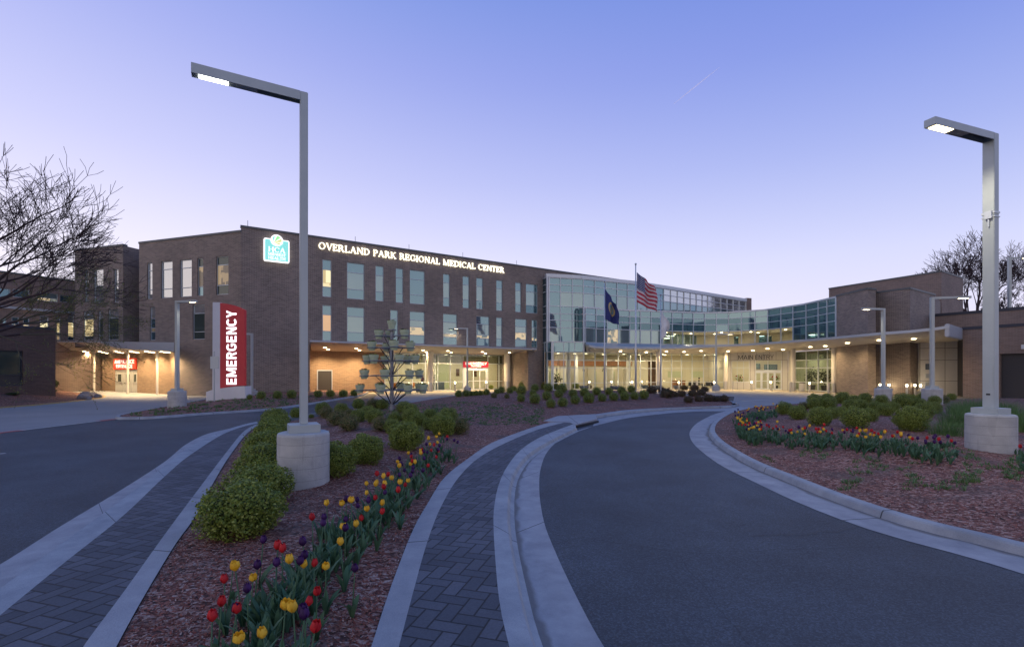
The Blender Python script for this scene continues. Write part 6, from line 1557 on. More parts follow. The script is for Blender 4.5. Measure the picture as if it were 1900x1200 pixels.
# =================================================================== SHRUBS
def shrub_mesh(name, n, leaf, m, seed, squash=.92, core=.72, ragged=.10):
    g = np.random.default_rng(seed); u = g.normal(size=(n, 3)); u /= np.linalg.norm(u, axis=1)[:, None]
    u = u[u[:, 2] > -.82]; n = len(u)
    ph = g.uniform(0, 6, 6); lump = 1 + ragged * (np.sin(u[:, 0] * 5 + ph[0]) * np.sin(u[:, 1] * 5 + ph[1]) + .6 * np.sin(u[:, 2] * 8 + ph[2] + u[:, 0] * 6) + .35 * np.sin(u[:, 0] * 17 + ph[3]) * np.sin(u[:, 1] * 16 + ph[4]) * np.sin(u[:, 2] * 15 + ph[5]))
    r = lump * (1 - .34 * g.random(n) ** 1.6) + (g.random(n) < .08) * g.uniform(0, .15, n)
    P = u * r[:, None]; P[:, 2] *= squash
    nn = u + g.normal(size=(n, 3)) * .75; nn /= np.linalg.norm(nn, axis=1)[:, None]
    a = np.cross(nn, g.normal(size=(n, 3))); a /= np.linalg.norm(a, axis=1)[:, None]; b = np.cross(nn, a)
    s = leaf * g.uniform(.7, 1.3, n)[:, None]
    V = np.stack([P - a * s, P + b * s * .55, P + a * s, P - b * s * .55], 1).reshape(-1, 3); V[:, 2] += squash * .86
    V[:, 2] = np.maximum(V[:, 2], .0)
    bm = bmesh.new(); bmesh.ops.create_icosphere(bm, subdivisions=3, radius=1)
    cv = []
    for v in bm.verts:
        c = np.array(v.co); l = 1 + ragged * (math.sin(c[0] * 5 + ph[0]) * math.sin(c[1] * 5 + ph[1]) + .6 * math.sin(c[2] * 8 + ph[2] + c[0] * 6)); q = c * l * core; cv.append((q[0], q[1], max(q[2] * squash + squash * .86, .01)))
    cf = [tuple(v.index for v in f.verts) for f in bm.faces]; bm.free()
    me = bpy.data.meshes.new(name); nv = len(V)
    me.from_pydata([tuple(v) for v in V] + cv, [], [(4 * i, 4 * i + 1, 4 * i + 2, 4 * i + 3) for i in range(n)] + [tuple(q + nv for q in f) for f in cf])
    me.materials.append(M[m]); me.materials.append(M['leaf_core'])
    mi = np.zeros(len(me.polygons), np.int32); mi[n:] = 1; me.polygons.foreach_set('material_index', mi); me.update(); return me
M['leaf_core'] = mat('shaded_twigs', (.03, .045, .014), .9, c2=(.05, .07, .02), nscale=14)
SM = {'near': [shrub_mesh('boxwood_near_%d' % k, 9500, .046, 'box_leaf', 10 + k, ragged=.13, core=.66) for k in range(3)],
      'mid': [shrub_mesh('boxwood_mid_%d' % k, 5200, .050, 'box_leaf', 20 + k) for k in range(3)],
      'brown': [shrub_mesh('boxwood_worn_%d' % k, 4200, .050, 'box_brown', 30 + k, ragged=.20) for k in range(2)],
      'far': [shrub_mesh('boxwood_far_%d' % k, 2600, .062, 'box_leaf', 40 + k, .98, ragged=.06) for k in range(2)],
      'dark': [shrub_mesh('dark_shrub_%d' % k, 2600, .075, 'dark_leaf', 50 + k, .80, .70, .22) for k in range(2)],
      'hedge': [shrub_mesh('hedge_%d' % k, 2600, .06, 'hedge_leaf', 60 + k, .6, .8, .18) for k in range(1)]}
ORD = ['first', 'second', 'third', 'fourth', 'fifth', 'sixth', 'seventh', 'eighth', 'ninth', 'tenth', 'eleventh', 'twelfth', 'thirteenth', 'fourteenth', 'fifteenth', 'sixteenth', 'seventeenth', 'eighteenth']
def shrubs(bed, rows, group, desc, where, kind='mid', name='boxwood_shrub', cat='shrub'):
    for rn, row in rows:
        row = sorted(row)
        for i, it in enumerate(row):
            px, py, w_ = it[:3]; kd = it[3] if len(it) > 3 else kind
            p = bed.place(px, py); r = w_ / 2 / F * p.y
            p2 = Vector((W(px, p.y + r * .8), p.y + r * .8)); z = bed.z_at(p2.x, p2.y) - .02
            o = bpy.data.objects.new(name, rnd.choice(SM[kd])); COL.objects.link(o); o.location = (p2.x, p2.y, z); o.rotation_euler.z = rnd.uniform(0, 6.28)
            s_ = r * .95 * rnd.uniform(.93, 1.05); o.scale = (s_, s_, s_ * (it[4] if len(it) > 4 else 1.0)); o['category'] = cat; o['group'] = group
            dd = {'brown': desc.replace('green', 'browned'), 'near': desc}.get(kd, desc)
            o['label'] = '%s, %s %s %s' % (dd, ORD[i] + ' from left' if len(row) > 1 else 'alone', rn, where)
sc = .1789; a0 = (540, 730)
Z7 = lambda x, y, w_, *k: (a0[0] + x * sc, a0[1] + y * sc, w_ * sc, *k)
shrubs(bed_mid, [('in the front row', [Z7(770, 752, 400, 'near'), Z7(1195, 605, 400, 'near'), Z7(1570, 452, 300, 'near'), (622, 889, 84, 'near')]),
                 ('in the second row', [Z7(600, 395, 220, 'brown'), Z7(470, 335, 220, 'brown'), Z7(930, 395, 200, 'brown'), Z7(1050, 420, 200), Z7(1440, 385, 170), Z7(1750, 430, 230, 'brown')]),
                 ('in the third row', [Z7(360, 258, 160, 'brown'), Z7(700, 300, 180), Z7(860, 310, 210), Z7(1250, 325, 230), Z7(1320, 350, 200), Z7(1170, 285, 120, 'brown'), Z7(1630, 320, 220)]),
                 ('in the fourth row', [Z7(330, 222, 170), Z7(520, 220, 160), Z7(600, 240, 110, 'brown'), Z7(800, 255, 170), Z7(1075, 305, 150), Z7(1240, 250, 190, 'hedge' if 0 else 'mid'), Z7(1440, 285, 160), Z7(1520, 290, 110, 'brown')]),
                 ('in the back row', [Z7(55, 258, 140), Z7(210, 255, 60), Z7(700, 165, 150), Z7(850, 170, 150, 'brown'), Z7(950, 165, 150), Z7(1170, 210, 160)])],
       'boxwoods around the pot stand', 'green boxwood shrub', 'around the pot stand', 'mid')
shrubs(bed_mid, [('counting up', [(448, 1012, 160, 'near', .86)]), ('counting back', [(482, 948, 132, 'near', .84)]), ('third from the camera', [(491, 903, 108, 'near', .9)]), ('fourth from the camera', [(498, 866, 88, 'near', .92)]),
                 ('fifth from the camera', [(503, 840, 74)]), ('sixth from the camera', [(507, 819, 62)]), ('last', [(511, 802, 52)])],
       'boxwood hedge beside the left walk', 'leafy green boxwood', 'in the left walk hedge', 'near')
for o in [o for o in bpy.data.objects if o.get('group') == 'boxwood hedge beside the left walk']:
    l = o['label']; o['label'] = l.replace('alone ', '').replace('counting up', 'nearest to the camera and largest').replace('counting back', 'second from the camera').replace(', last in', ', farthest in')
sb = .13684; B2 = lambda x, y, w_, *k: (840 + x * sb, 690 + y * sb, w_ * sb, *k)
s3 = .15789; B3 = lambda x, y, w_, *k: (1080 + x * s3, 690 + y * s3, w_ * s3, *k)
shrubs(bed_mid, [('in the front row', [B2(925, 408, 130), B2(1115, 435, 165), B2(1330, 490, 155), B2(1490, 473, 165), B2(1660, 440, 155), B2(1840, 422, 150), B3(80, 363, 150), B3(237, 350, 115), B3(372, 342, 120), B3(500, 337, 128), B3(615, 326, 110), B3(728, 322, 120)]),
                 ('in the second row', [B2(560, 350, 100, 'brown'), B2(735, 360, 90, 'brown'), B2(930, 310, 150), B2(1090, 330, 110), B2(1275, 385, 150), B2(1440, 350, 135), B2(1630, 345, 140), B2(1785, 335, 140), B3(170, 275, 115), B3(315, 272, 115), B3(470, 268, 125), B3(578, 245, 105)]),
                 ('in the third row', [B2(80, 340, 112), B2(180, 333, 112), B2(250, 326, 90), B2(315, 321, 90), B2(375, 318, 90), B2(455, 314, 112), B2(600, 300, 95), B2(660, 290, 110), B2(775, 290, 110), B2(950, 238, 140), B2(1115, 265, 125), B2(1295, 275, 145), B2(1480, 290, 150)]),
                 ('in the back row', [B2(520, 235, 80), B2(830, 262, 90), B2(1100, 215, 110), B2(1255, 240, 130), B2(1395, 242, 115), B2(1510, 232, 110), B2(1670, 232, 115)])],
       'boxwoods on the flagpole mound', 'round green boxwood ball', 'of the flagpole mound', 'far')
shrubs(bed_mid, [('in the front row', [B3(1250, 367, 125), B3(1370, 352, 115), B3(1480, 348, 135), B3(1570, 348, 100), B3(1665, 352, 115)]), ('in the middle row', [B3(1000, 308, 160), B3(1085, 295, 100), B3(1170, 292, 110), B3(1300, 290, 120), B3(1400, 285, 115)]), ('in the back row', [B3(820, 257, 125), B3(935, 240, 95), B3(1200, 215, 95), B3(1320, 225, 110), B3(1440, 235, 100), B2(1850, 225, 80)])],
       'dark purple shrubs on the mound', 'dark purple shrub', 'right of the flagpoles', 'dark', 'barberry_shrub')
s8 = .18947; B8 = lambda x, y, w_, *k: (1420 + x * s8, 720 + y * s8, w_ * s8, *k)
shrubs(bed_right, [('in the front row', [B8(185, 262, 165), B8(318, 312, 175), B8(530, 372, 250), B8(880, 402, 260), B8(1430, 432, 300, 'near')]),
                   ('in the second row', [B8(650, 302, 160), B8(745, 275, 130), B8(1015, 332, 185), B8(1180, 275, 170), B8(1560, 285, 200), B8(1645, 255, 150)]),
                   ('in the third row', [B8(380, 215, 110, 'brown'), B8(490, 215, 160), B8(620, 210, 150), B8(835, 235, 165), B8(930, 220, 140), B8(1080, 245, 150), B8(1255, 225, 120), B8(1345, 205, 190), B8(1500, 210, 150)]),
                   ('in the back row', [B8(480, 165, 150), B8(610, 155, 140), B8(760, 155, 150), B8(870, 165, 120), B8(980, 150, 130), B8(1140, 170, 130), B8(1430, 160, 130), B8(1560, 150, 150), B8(1660, 160, 120), B8(1745, 148, 100, 'brown'), B8(1820, 118, 90)])],
       'boxwoods in the right-hand bed', 'rounded green boxwood', 'of the right-hand bed', 'mid')
shrubs(bed_isl, [('along the wall', [(463, 741, 12), (485, 740.5, 18), (515, 740, 19), (541, 739.5, 19), (590, 737.5, 16), (613, 737, 17), (637, 737, 17), (657, 735, 15)])], 'boxwood balls at the foot of the brick wing', 'small green boxwood ball', 'of the brick wing', 'far')
shrubs(bed_left, [('', [(84, 722, 40, 'hedge', 1.0), (107, 719, 26, 'hedge')])], 'dark hedge by the low building', 'dark broad evergreen bush', 'below the corner of the low brick building', 'hedge', 'evergreen_bush')
shrubs(bed_left, [('', [(23, 734, 20, 'hedge', .5), (37, 722, 24, 'hedge', .4), (92, 728, 22, 'hedge', .5)])], 'small dark plants in the left bed', 'small flat dark juniper', 'on the mulch slope at the left', 'hedge', 'juniper')

# =================================================================== TULIPS
def tulip_proto(color, seed, openness=0.0):
    rr = random.Random(seed); root = bpy.data.objects.new('tulip', None); COL.objects.link(root); OFF[root.name] = (0, 0, 0); H = .40
    mb = MB(); bx_, by_ = rr.uniform(-.02, .02), rr.uniform(-.02, .02); mb.tube([(0, 0, -.02), (bx_ * .4, by_ * .4, H * .5), (bx_, by_, H)], [.0055, .005, .0045], 5); part('stem', mb, M['tulip_leaf'], root, smooth=True)
    mb = MB(); R_ = .031; HT = .074
    for k in range(6):
        a0_ = k * math.pi / 3 + (0 if k % 2 else .05); inner_ = .93 if k % 2 else 1.0; n, w = 5, 4; rows_ = []
        for i in range(n + 1):
            f = i / n; r = R_ * inner_ * (math.sin(min(f * 2.3 + .25, 1.57)) * (1 - .52 * max(f - .35, 0) ** 1.3 * 1.6) + openness * f * .8); half = .80 * (1 - max(f - .72, 0) ** 1.5 * 3.4) + .02
            z = H + HT * f * (1 - openness * .25) + (.004 if k % 2 else 0); rows_.append([(bx_ + r * math.cos(a0_ + half * q), by_ + r * math.sin(a0_ + half * q), z - abs(q) * .010 * f) for q in (-1, -.33, .33, 1)])
        for i in range(n):
            for j in range(w - 1): mb.face([rows_[i][j], rows_[i][j + 1], rows_[i + 1][j + 1], rows_[i + 1][j]])
    part('flower', mb, M[color], root, weld=True, smooth=True)
    mb = MB()
    for k in range(5):
        a_ = rr.uniform(0, 6.28); L_ = rr.uniform(.16, .27); dx, dy = math.cos(a_), math.sin(a_); lean = rr.uniform(.25, .6); prev = None
        for i in range(6):
            f = i / 5; rad = .012 + L_ * lean * f ** 1.3; z = L_ * (f ** .8) * (1 - .35 * f * lean); hw = .022 * math.sin(math.pi * (.12 + .88 * f)) ** .8 + .001
            tw = .3 * f; sx, sy = -math.sin(a_ + tw) * hw, math.cos(a_ + tw) * hw; c = Vector((dx * rad, dy * rad, z)); q = (c - Vector((sx, sy, -hw * .35)), c, c + Vector((sx, sy, hw * .35)))
            if prev:
                mb.face([prev[0], prev[1], q[1], q[0]]); mb.face([prev[1], prev[2], q[2], q[1]])
            prev = q
    part('leaves', mb, M['tulip_leaf'], root, weld=True, smooth=True)
    return root
prot = {'yellow': [tulip_proto('yellow', 1, .0), tulip_proto('yellow', 2, .18), tulip_proto('yellow', 5, .45)], 'red': [tulip_proto('red', 3), tulip_proto('red', 6, .12)], 'purple': [tulip_proto('purple', 4), tulip_proto('purple', 7, .08)]}
used_p = set(); TC = [0]
def tulip(p, col, label, group, s=1.0):
    k = rnd.choice(range(len(prot[col]))); src = prot[col][k]
    o = src if (col, k) not in used_p else copy_tree(src); used_p.add((col, k))
    o.location = p; o.rotation_euler = (rnd.gauss(0, .09), rnd.gauss(0, .09), rnd.uniform(0, 6.28)); s *= rnd.uniform(.86, 1.1); o.scale = (s, s, s)
    o['label'] = label; o['category'] = 'tulip'; o['group'] = group; TC[0] += 1
YL = [(220,763),(290,825),(322,818),(465,1010),(455,1100),(277,1147),(560,1027),(552,793),(600,772),(690,775),(738,618),(838,597),(780,690),(702,502),(770,495),(818,505),(907,517),(947,495),(884,436),(926,418),(885,390),(922,390),(978,390),(1020,381),(985,416),(1010,410),(1050,330),(1032,293),(1097,300),(1140,308),(1086,383),(1090,256),(1136,234),(1172,195),(1203,193),(1200,217),(1248,172),(1230,190),(1252,208),(1175,270)]
RL = [(207,857),(446,736),(478,736),(165,960),(213,1000),(130,1062),(572,970),(642,875),(578,1098),(628,777),(632,583),(866,553),(936,537),(928,457),(1050,460),(1000,432),(944,374),(1065,392),(1098,271),(1162,229),(1165,260),(1196,240),(1232,246),(1211,265),(1217,229),(1289,192),(1170,313),(1123,303),(990,365)]
PL = [(365,678),(343,795),(318,902),(268,997),(445,800),(520,780),(575,748),(548,1070),(608,1030),(600,705),(818,787),(661,605),(694,575),(781,620),(790,560),(790,490),(845,470),(870,490),(893,503),(969,435),(1045,403),(1040,367),(1075,327),(1092,347),(1130,345),(1130,327),(1088,380),(1100,260),(1180,225),(1177,290),(1185,250),(1247,255),(1240,235),(1310,213),(1270,195),(1285,205),(1065,300),(1230,175),(1165,250),(1060,330)]
for col, lst in (('yellow', YL), ('red', RL), ('purple', PL)):
    for x, y in lst:
        px, py = 340 + x * .3833, 740 + y * .3833; p = bed_mid.place(px, py, .43)
        part_ = 'at the near end' if y > 640 else ('in the middle' if y > 350 else 'at the far end')
        tulip(p, col, '%s tulip %s of the bed beside the brick walk' % (('deep ' if col == 'purple' else 'bright ') + col, part_), '%s tulips beside the walk, %s' % (col, part_))
def along(path, n, spread):
    P = [Vector(q) for q in path]; seg = [(b - a).length for a, b in zip(P, P[1:])]; tot = sum(seg)
    for _ in range(n):
        r = rnd.random() * tot; i = 0
        while r > seg[i] and i < len(seg) - 1: r -= seg[i]; i += 1
        q = P[i].lerp(P[i + 1], r / seg[i]); yield q.x + rnd.gauss(0, spread[0]), q.y + rnd.gauss(0, spread[1])
segs = [([(1374, 786), (1372, 772), (1382, 763), (1400, 758), (1438, 753)], 42, (3, 2.2), ('yellow', 'purple', 'yellow', 'purple', 'red'), 'around the tip'),
        ([(1369, 765), (1376, 778), (1388, 788), (1412, 782)], 26, (5, 5), ('yellow', 'purple', 'yellow', 'purple', 'purple', 'red'), 'around the tip'),
        ([(1385, 790), (1430, 792), (1470, 795), (1530, 795)], 34, (4, 4), ('red', 'purple', 'purple', 'yellow', 'red'), 'at the left part'),
        ([(1530, 796), (1580, 798), (1620, 801), (1680, 804)], 30, (4, 3.5), ('red', 'yellow', 'red', 'yellow', 'purple'), 'in the middle'),
        ([(1690, 808), (1740, 815), (1785, 818)], 14, (5, 4), ('purple', 'red', 'purple', 'yellow'), 'left of the right lamp base'), ([(1890, 825), (1905, 830)], 4, (3, 4), ('purple', 'red'), 'right of the right lamp base')]
for path, n, sp_, cols_, wh in segs:
    for px, py in along(path, int(n * 1.2), sp_):
        col = rnd.choice(cols_); p = bed_right.place(px, py, .43); tulip(p, col, '%s tulip %s of the curved right bed' % (col, wh), '%s tulips %s of the right bed' % (col, wh))
# leaf-only tulips that make the dense green ribbon: too many blades to count
def leaf_mass(name, spots, m, lab=None, L_=(.16, .30), w_=.018, per=7, lean=(.2, .7)):
    mb = MB()
    for p in spots:
        for k in range(per):
            a_ = rnd.uniform(0, 6.28); l = rnd.uniform(*L_); ln = rnd.uniform(*lean); dx, dy = math.cos(a_), math.sin(a_); c0 = Vector(p) + Vector((rnd.uniform(-.05, .05), rnd.uniform(-.05, .05), -.01)); prev = None
            sx, sy = -dy, dx
            for i in range(4):
                f = i / 3; hw = w_ * math.sin(math.pi * (.2 + .8 * f)) + .0005; c = c0 + Vector((dx * l * ln * f ** 1.4, dy * l * ln * f ** 1.4, l * f ** .85 * (1 - .3 * ln * f))); q = (c - Vector((sx, sy, 0)) * hw, c + Vector((sx, sy, 0)) * hw)
                if prev: mb.face([prev[0], prev[1], q[1], q[0]])
                prev = q
    return single(name, mb, M[m], kind='stuff', weld=True)
sp = []
for path, n, s_, _, _ in segs:
    for px, py in along([(a_, b_ + 5) for a_, b_ in path], int(n * 1.9), (5, s_[1] + 1.5)): sp.append(bed_right.place(px, py, .2))
leaf_mass('tulip_foliage', sp, 'tulip_leaf', None, (.10, .2))
sp = [bed_mid.place(px, py, .3) for px, py in along([(470, 1160), (560, 1030), (640, 960), (700, 915), (760, 865), (835, 820)], 110, (14, 12))]
leaf_mass('tulip_foliage', sp, 'tulip_leaf')

# =================================================================== GROUND COVER, CHIPS, GRASS
def patch(bed, n, x0, x1, y0, y1, keep=None):
    out = []
    while len(out) < n:
        px, py = rnd.uniform(x0, x1), rnd.uniform(y0, y1)
        if keep and not keep(px, py): continue
        p = bed.place(px, py)
        if poly_dist(bed.P, p.x, p.y)[0] > .12: out.append(p)
        elif rnd.random() < .02: n -= 1
    return out
clump = lambda px, py, f=.03: math.sin(px * f) * math.cos(py * f * 3.1) + .6 * math.sin(px * f * 2.3 + py * f) > .25
leaf_mass('weeds', patch(bed_mid, 1100, 690, 1010, 742, 788, lambda a, b: (clump(a, b, .06) or rnd.random() < .4) and b > 745 + abs(a - 850) * .05), 'grass', None, (.04, .09), .008, 9, (.5, 1.4))
leaf_mass('weeds', patch(bed_right, 230, 1410, 1900, 815, 910, lambda a, b: clump(a, b, .028) and b > 815 + (a - 1410) * .03), 'grass', None, (.05, .11), .006, 9, (.5, 1.3))
leaf_mass('weeds', patch(bed_isl, 420, 240, 690, 733, 772), 'grass', None, (.06, .14), .012, 8, (.5, 1.2))
def grass_clump(label, bed, px, py, n, L_, w_=.006, rad=.28):
    p = bed.place(px, py); mb = MB()
    for k in range(n):
        a_ = rnd.uniform(0, 6.28); r0 = rad * math.sqrt(rnd.random()); c0 = Vector((r0 * math.cos(a_), r0 * math.sin(a_), -.02)); l = rnd.uniform(.6, 1) * L_; ln = rnd.uniform(.15, .8); b_ = a_ + rnd.uniform(-.8, .8); prev = None
        for i in range(5):
            f = i / 4; hw = w_ * (1 - f * .9); c = c0 + Vector((math.cos(b_) * l * ln * f ** 2, math.sin(b_) * l * ln * f ** 2, l * f * (1 - .35 * ln * f))); q = (c - Vector((-math.sin(b_), math.cos(b_), 0)) * hw, c + Vector((-math.sin(b_), math.cos(b_), 0)) * hw)
            if prev: mb.face([prev[0], prev[1], q[1], q[0]])
            prev = q
    mb.v = [(v[0] + p.x, v[1] + p.y, v[2] + p.z) for v in mb.v]
    return single('ornamental_grass', mb, M['grass'], label, 'grass clump', tuple(p), 'ornamental grass around the right lamp', weld=True)
for i, (px, py, lab) in enumerate(((1758, 806, 'low tuft of grass left of the right lamp base'), (1772, 790, 'tall fine grass clump directly left of the right lamp base'), (1792, 776, 'grass clump behind the left shoulder of the right lamp base'), (1780, 768, 'grass clump behind the low tuft, near the brick path'), (1812, 762, 'grass clump behind the right lamp post'), (1866, 768, 'grass clump right of the lamp post, before the garage'), (1884, 782, 'broad grass clump at the right edge beside the lamp base'), (1900, 800, 'grass clump cut by the right edge of the picture'), (1803, 893, 'small green tuft in the mulch below the right lamp base'))):
    grass_clump(lab if 'picture' not in lab else 'tall grass clump farthest right beside the lamp base', bed_right, px, py, 420 if i < 8 else 120, .75 if 0 < i < 8 else (.5 if i == 0 else .14), .005, .38 if i < 8 else .12)
def chips(name, bed, spots, s=(.02, .05)):
    n = len(spots); V = []; Fc = []
    for i, p in enumerate(spots):
        a_ = rnd.uniform(0, 6.28); l, w = rnd.uniform(*s), rnd.uniform(.006, .014); t = rnd.uniform(-.35, .35); ca, sa = math.cos(a_), math.sin(a_)
        for x, y in ((-1, -1), (1, -.6), (1, .7), (-.9, 1)):
            lx, ly = x * l / 2, y * w / 2; V.append((p[0] + lx * ca - ly * sa, p[1] + lx * sa + ly * ca, p[2] + .010 + x * t * l / 2 + y * rnd.uniform(-.3, .3) * w))
        Fc.append((4 * i, 4 * i + 1, 4 * i + 2, 4 * i + 3))
    me = bpy.data.meshes.new(name); me.from_pydata(V, [], Fc); me.materials.append(M['chips']); o = bpy.data.objects.new(name, me); COL.objects.link(o); o['kind'] = 'stuff'
def chip_spots(bed, n, x0, x1, y0, y1):
    X = nrg.uniform(x0, x1, n); Y = y0 + (y1 - y0) * nrg.random(n) ** 1.3; D = poly_dist(bed.P, X, Y); k = D > .02; X, Y = X[k], Y[k]; H = bed.h(X, Y)
    den = np.sin(X * 1.9 + np.sin(Y * 1.1) * 1.5) * np.cos(Y * 1.3 + X * .4); k = nrg.random(len(X)) < np.clip(.75 - .55 * den, .12, 1); return list(zip(X[k], Y[k], H[k]))
chips('bark_chips', bed_mid, chip_spots(bed_mid, 80000, -5, .6, 2.9, 12), (.014, .036)); chips('bark_chips', bed_right, chip_spots(bed_right, 52000, 2.5, 15, 5.5, 15), (.02, .045))

# =================================================================== TREES
def bare_tree(name, label, loc, H, seed, first, spread, levels=7, r0=.22, twig_m='bark', buds=False, bias=Vector((0, 0, 0)), trunk_h=.25, droop=0, rmin=.010):
    rr = random.Random(seed); T = MB(); Cw = MB(); Bd = MB()
    def grow(p, d, l, r, lev):
        n = 3 if lev < levels - 1 else 2; pts = [p]; q = p; dd = d
        for i in range(n):
            dd = (dd + Vector((rr.gauss(0, .16), rr.gauss(0, .16), rr.gauss(0, .12))) + bias * .05 * lev + Vector((0, 0, .05 - droop * lev * .03))).normalized(); q = q + dd * l / n; pts.append(q)
        r1 = max(r * .68, rmin); r = max(r, rmin); (T if lev < 2 else Cw).tube(pts, list(np.linspace(r, r1, n + 1)), 8 if lev < 2 else (5 if lev < 4 else 3), cap=False)
        if buds and lev >= levels - 2:
            for _ in range(4):
                c = pts[rr.randrange(1, len(pts))] + Vector((rr.gauss(0, .04),) * 1 + (rr.gauss(0, .04), rr.gauss(0, .04))); s = .03
                a = Vector((rr.gauss(0, 1), rr.gauss(0, 1), rr.gauss(0, 1))).normalized() * s; b = Vector((rr.gauss(0, 1), rr.gauss(0, 1), rr.gauss(0, 1))).normalized() * s; Bd.face([c - a, c + b, c + a, c - b])
        if lev >= levels: return
        k = 2 if rr.random() < .45 else 3
        if lev >= 3 and rr.random() < .55: k += 1
        for i in range(k):
            at = pts[-1] if i == 0 else pts[rr.randrange(max(1, n - 1), n + 1)]
            ax = Vector((rr.gauss(0, 1), rr.gauss(0, 1), rr.gauss(0, .6))).normalized(); an = rr.uniform(.2, .45) if i == 0 else rr.uniform(.4, .85)
            nd = (Matrix.Rotation(an, 3, ax) @ dd).normalized(); grow(at, nd, l * rr.uniform(.62, .85), r1 * (.85 if i == 0 else rr.uniform(.5, .72)), lev + 1)
    o = Vector((0, 0, 0)); top = Vector((0, 0, H * trunk_h)); T.tube([o, top * .5 + Vector((.05, 0, 0)), top], [r0 * 1.35, r0 * 1.1, r0], 10, cap=False)
    for d in first: grow(top, Vector(d).normalized(), H * spread, r0 * .62, 1)
    t = thing(name, label, 'tree', loc); OFF[t.name] = (0, 0, 0)
    part('trunk', T, M['bark'], t, smooth=True); part('crown', Cw, M[twig_m], t)
    if buds: part('buds', Bd, M['bud'], t)
    return t
bare_tree('bare_tree', 'large bare dark tree reaching in from the left edge above the brick roofs', (W(-262, 19), 19, .3), 11, 21, [(1.1, .1, .75), (.8, -.4, 1.2), (1.3, .3, .25), (.2, .3, 1.3), (-.8, .1, 1), (1.0, .5, 1.0)], .27, 7, .24, trunk_h=.3, rmin=.009)
bare_tree('budding_tree', 'low spreading branches with yellow green buds in front of the left wings', (W(-85, 24), 24, .6), 7.2, 8, [(1.3, .0, .42), (1.4, .3, .25), (1.2, -.4, .5), (1.2, .1, .2), (-.5, .3, .8)], .36, 6, .14, buds=True, trunk_h=.42, droop=.1, rmin=.0065, twig_m='bark_light')
bare_tree('bare_tree', 'rounded bare tree rising behind the brick roofs left of the right lamp post', (W(1815, 72), 72, 0), 20.5, 5, [(.9, .1, 1), (-.9, .2, .9), (.2, -.5, 1.3), (-.4, .2, 1.4), (1.1, .4, .6), (-1.1, -.2, .6)], .22, 7, .42, trunk_h=.36, rmin=.021)
bare_tree('bare_tree', 'smaller bare tree behind the roofs at the right edge', (W(1905, 80), 80, 0), 15, 15, [(.9, .1, 1), (-.9, .2, .9), (.2, -.5, 1.3), (-.5, .2, 1.2)], .22, 6, .35, trunk_h=.4, rmin=.03)

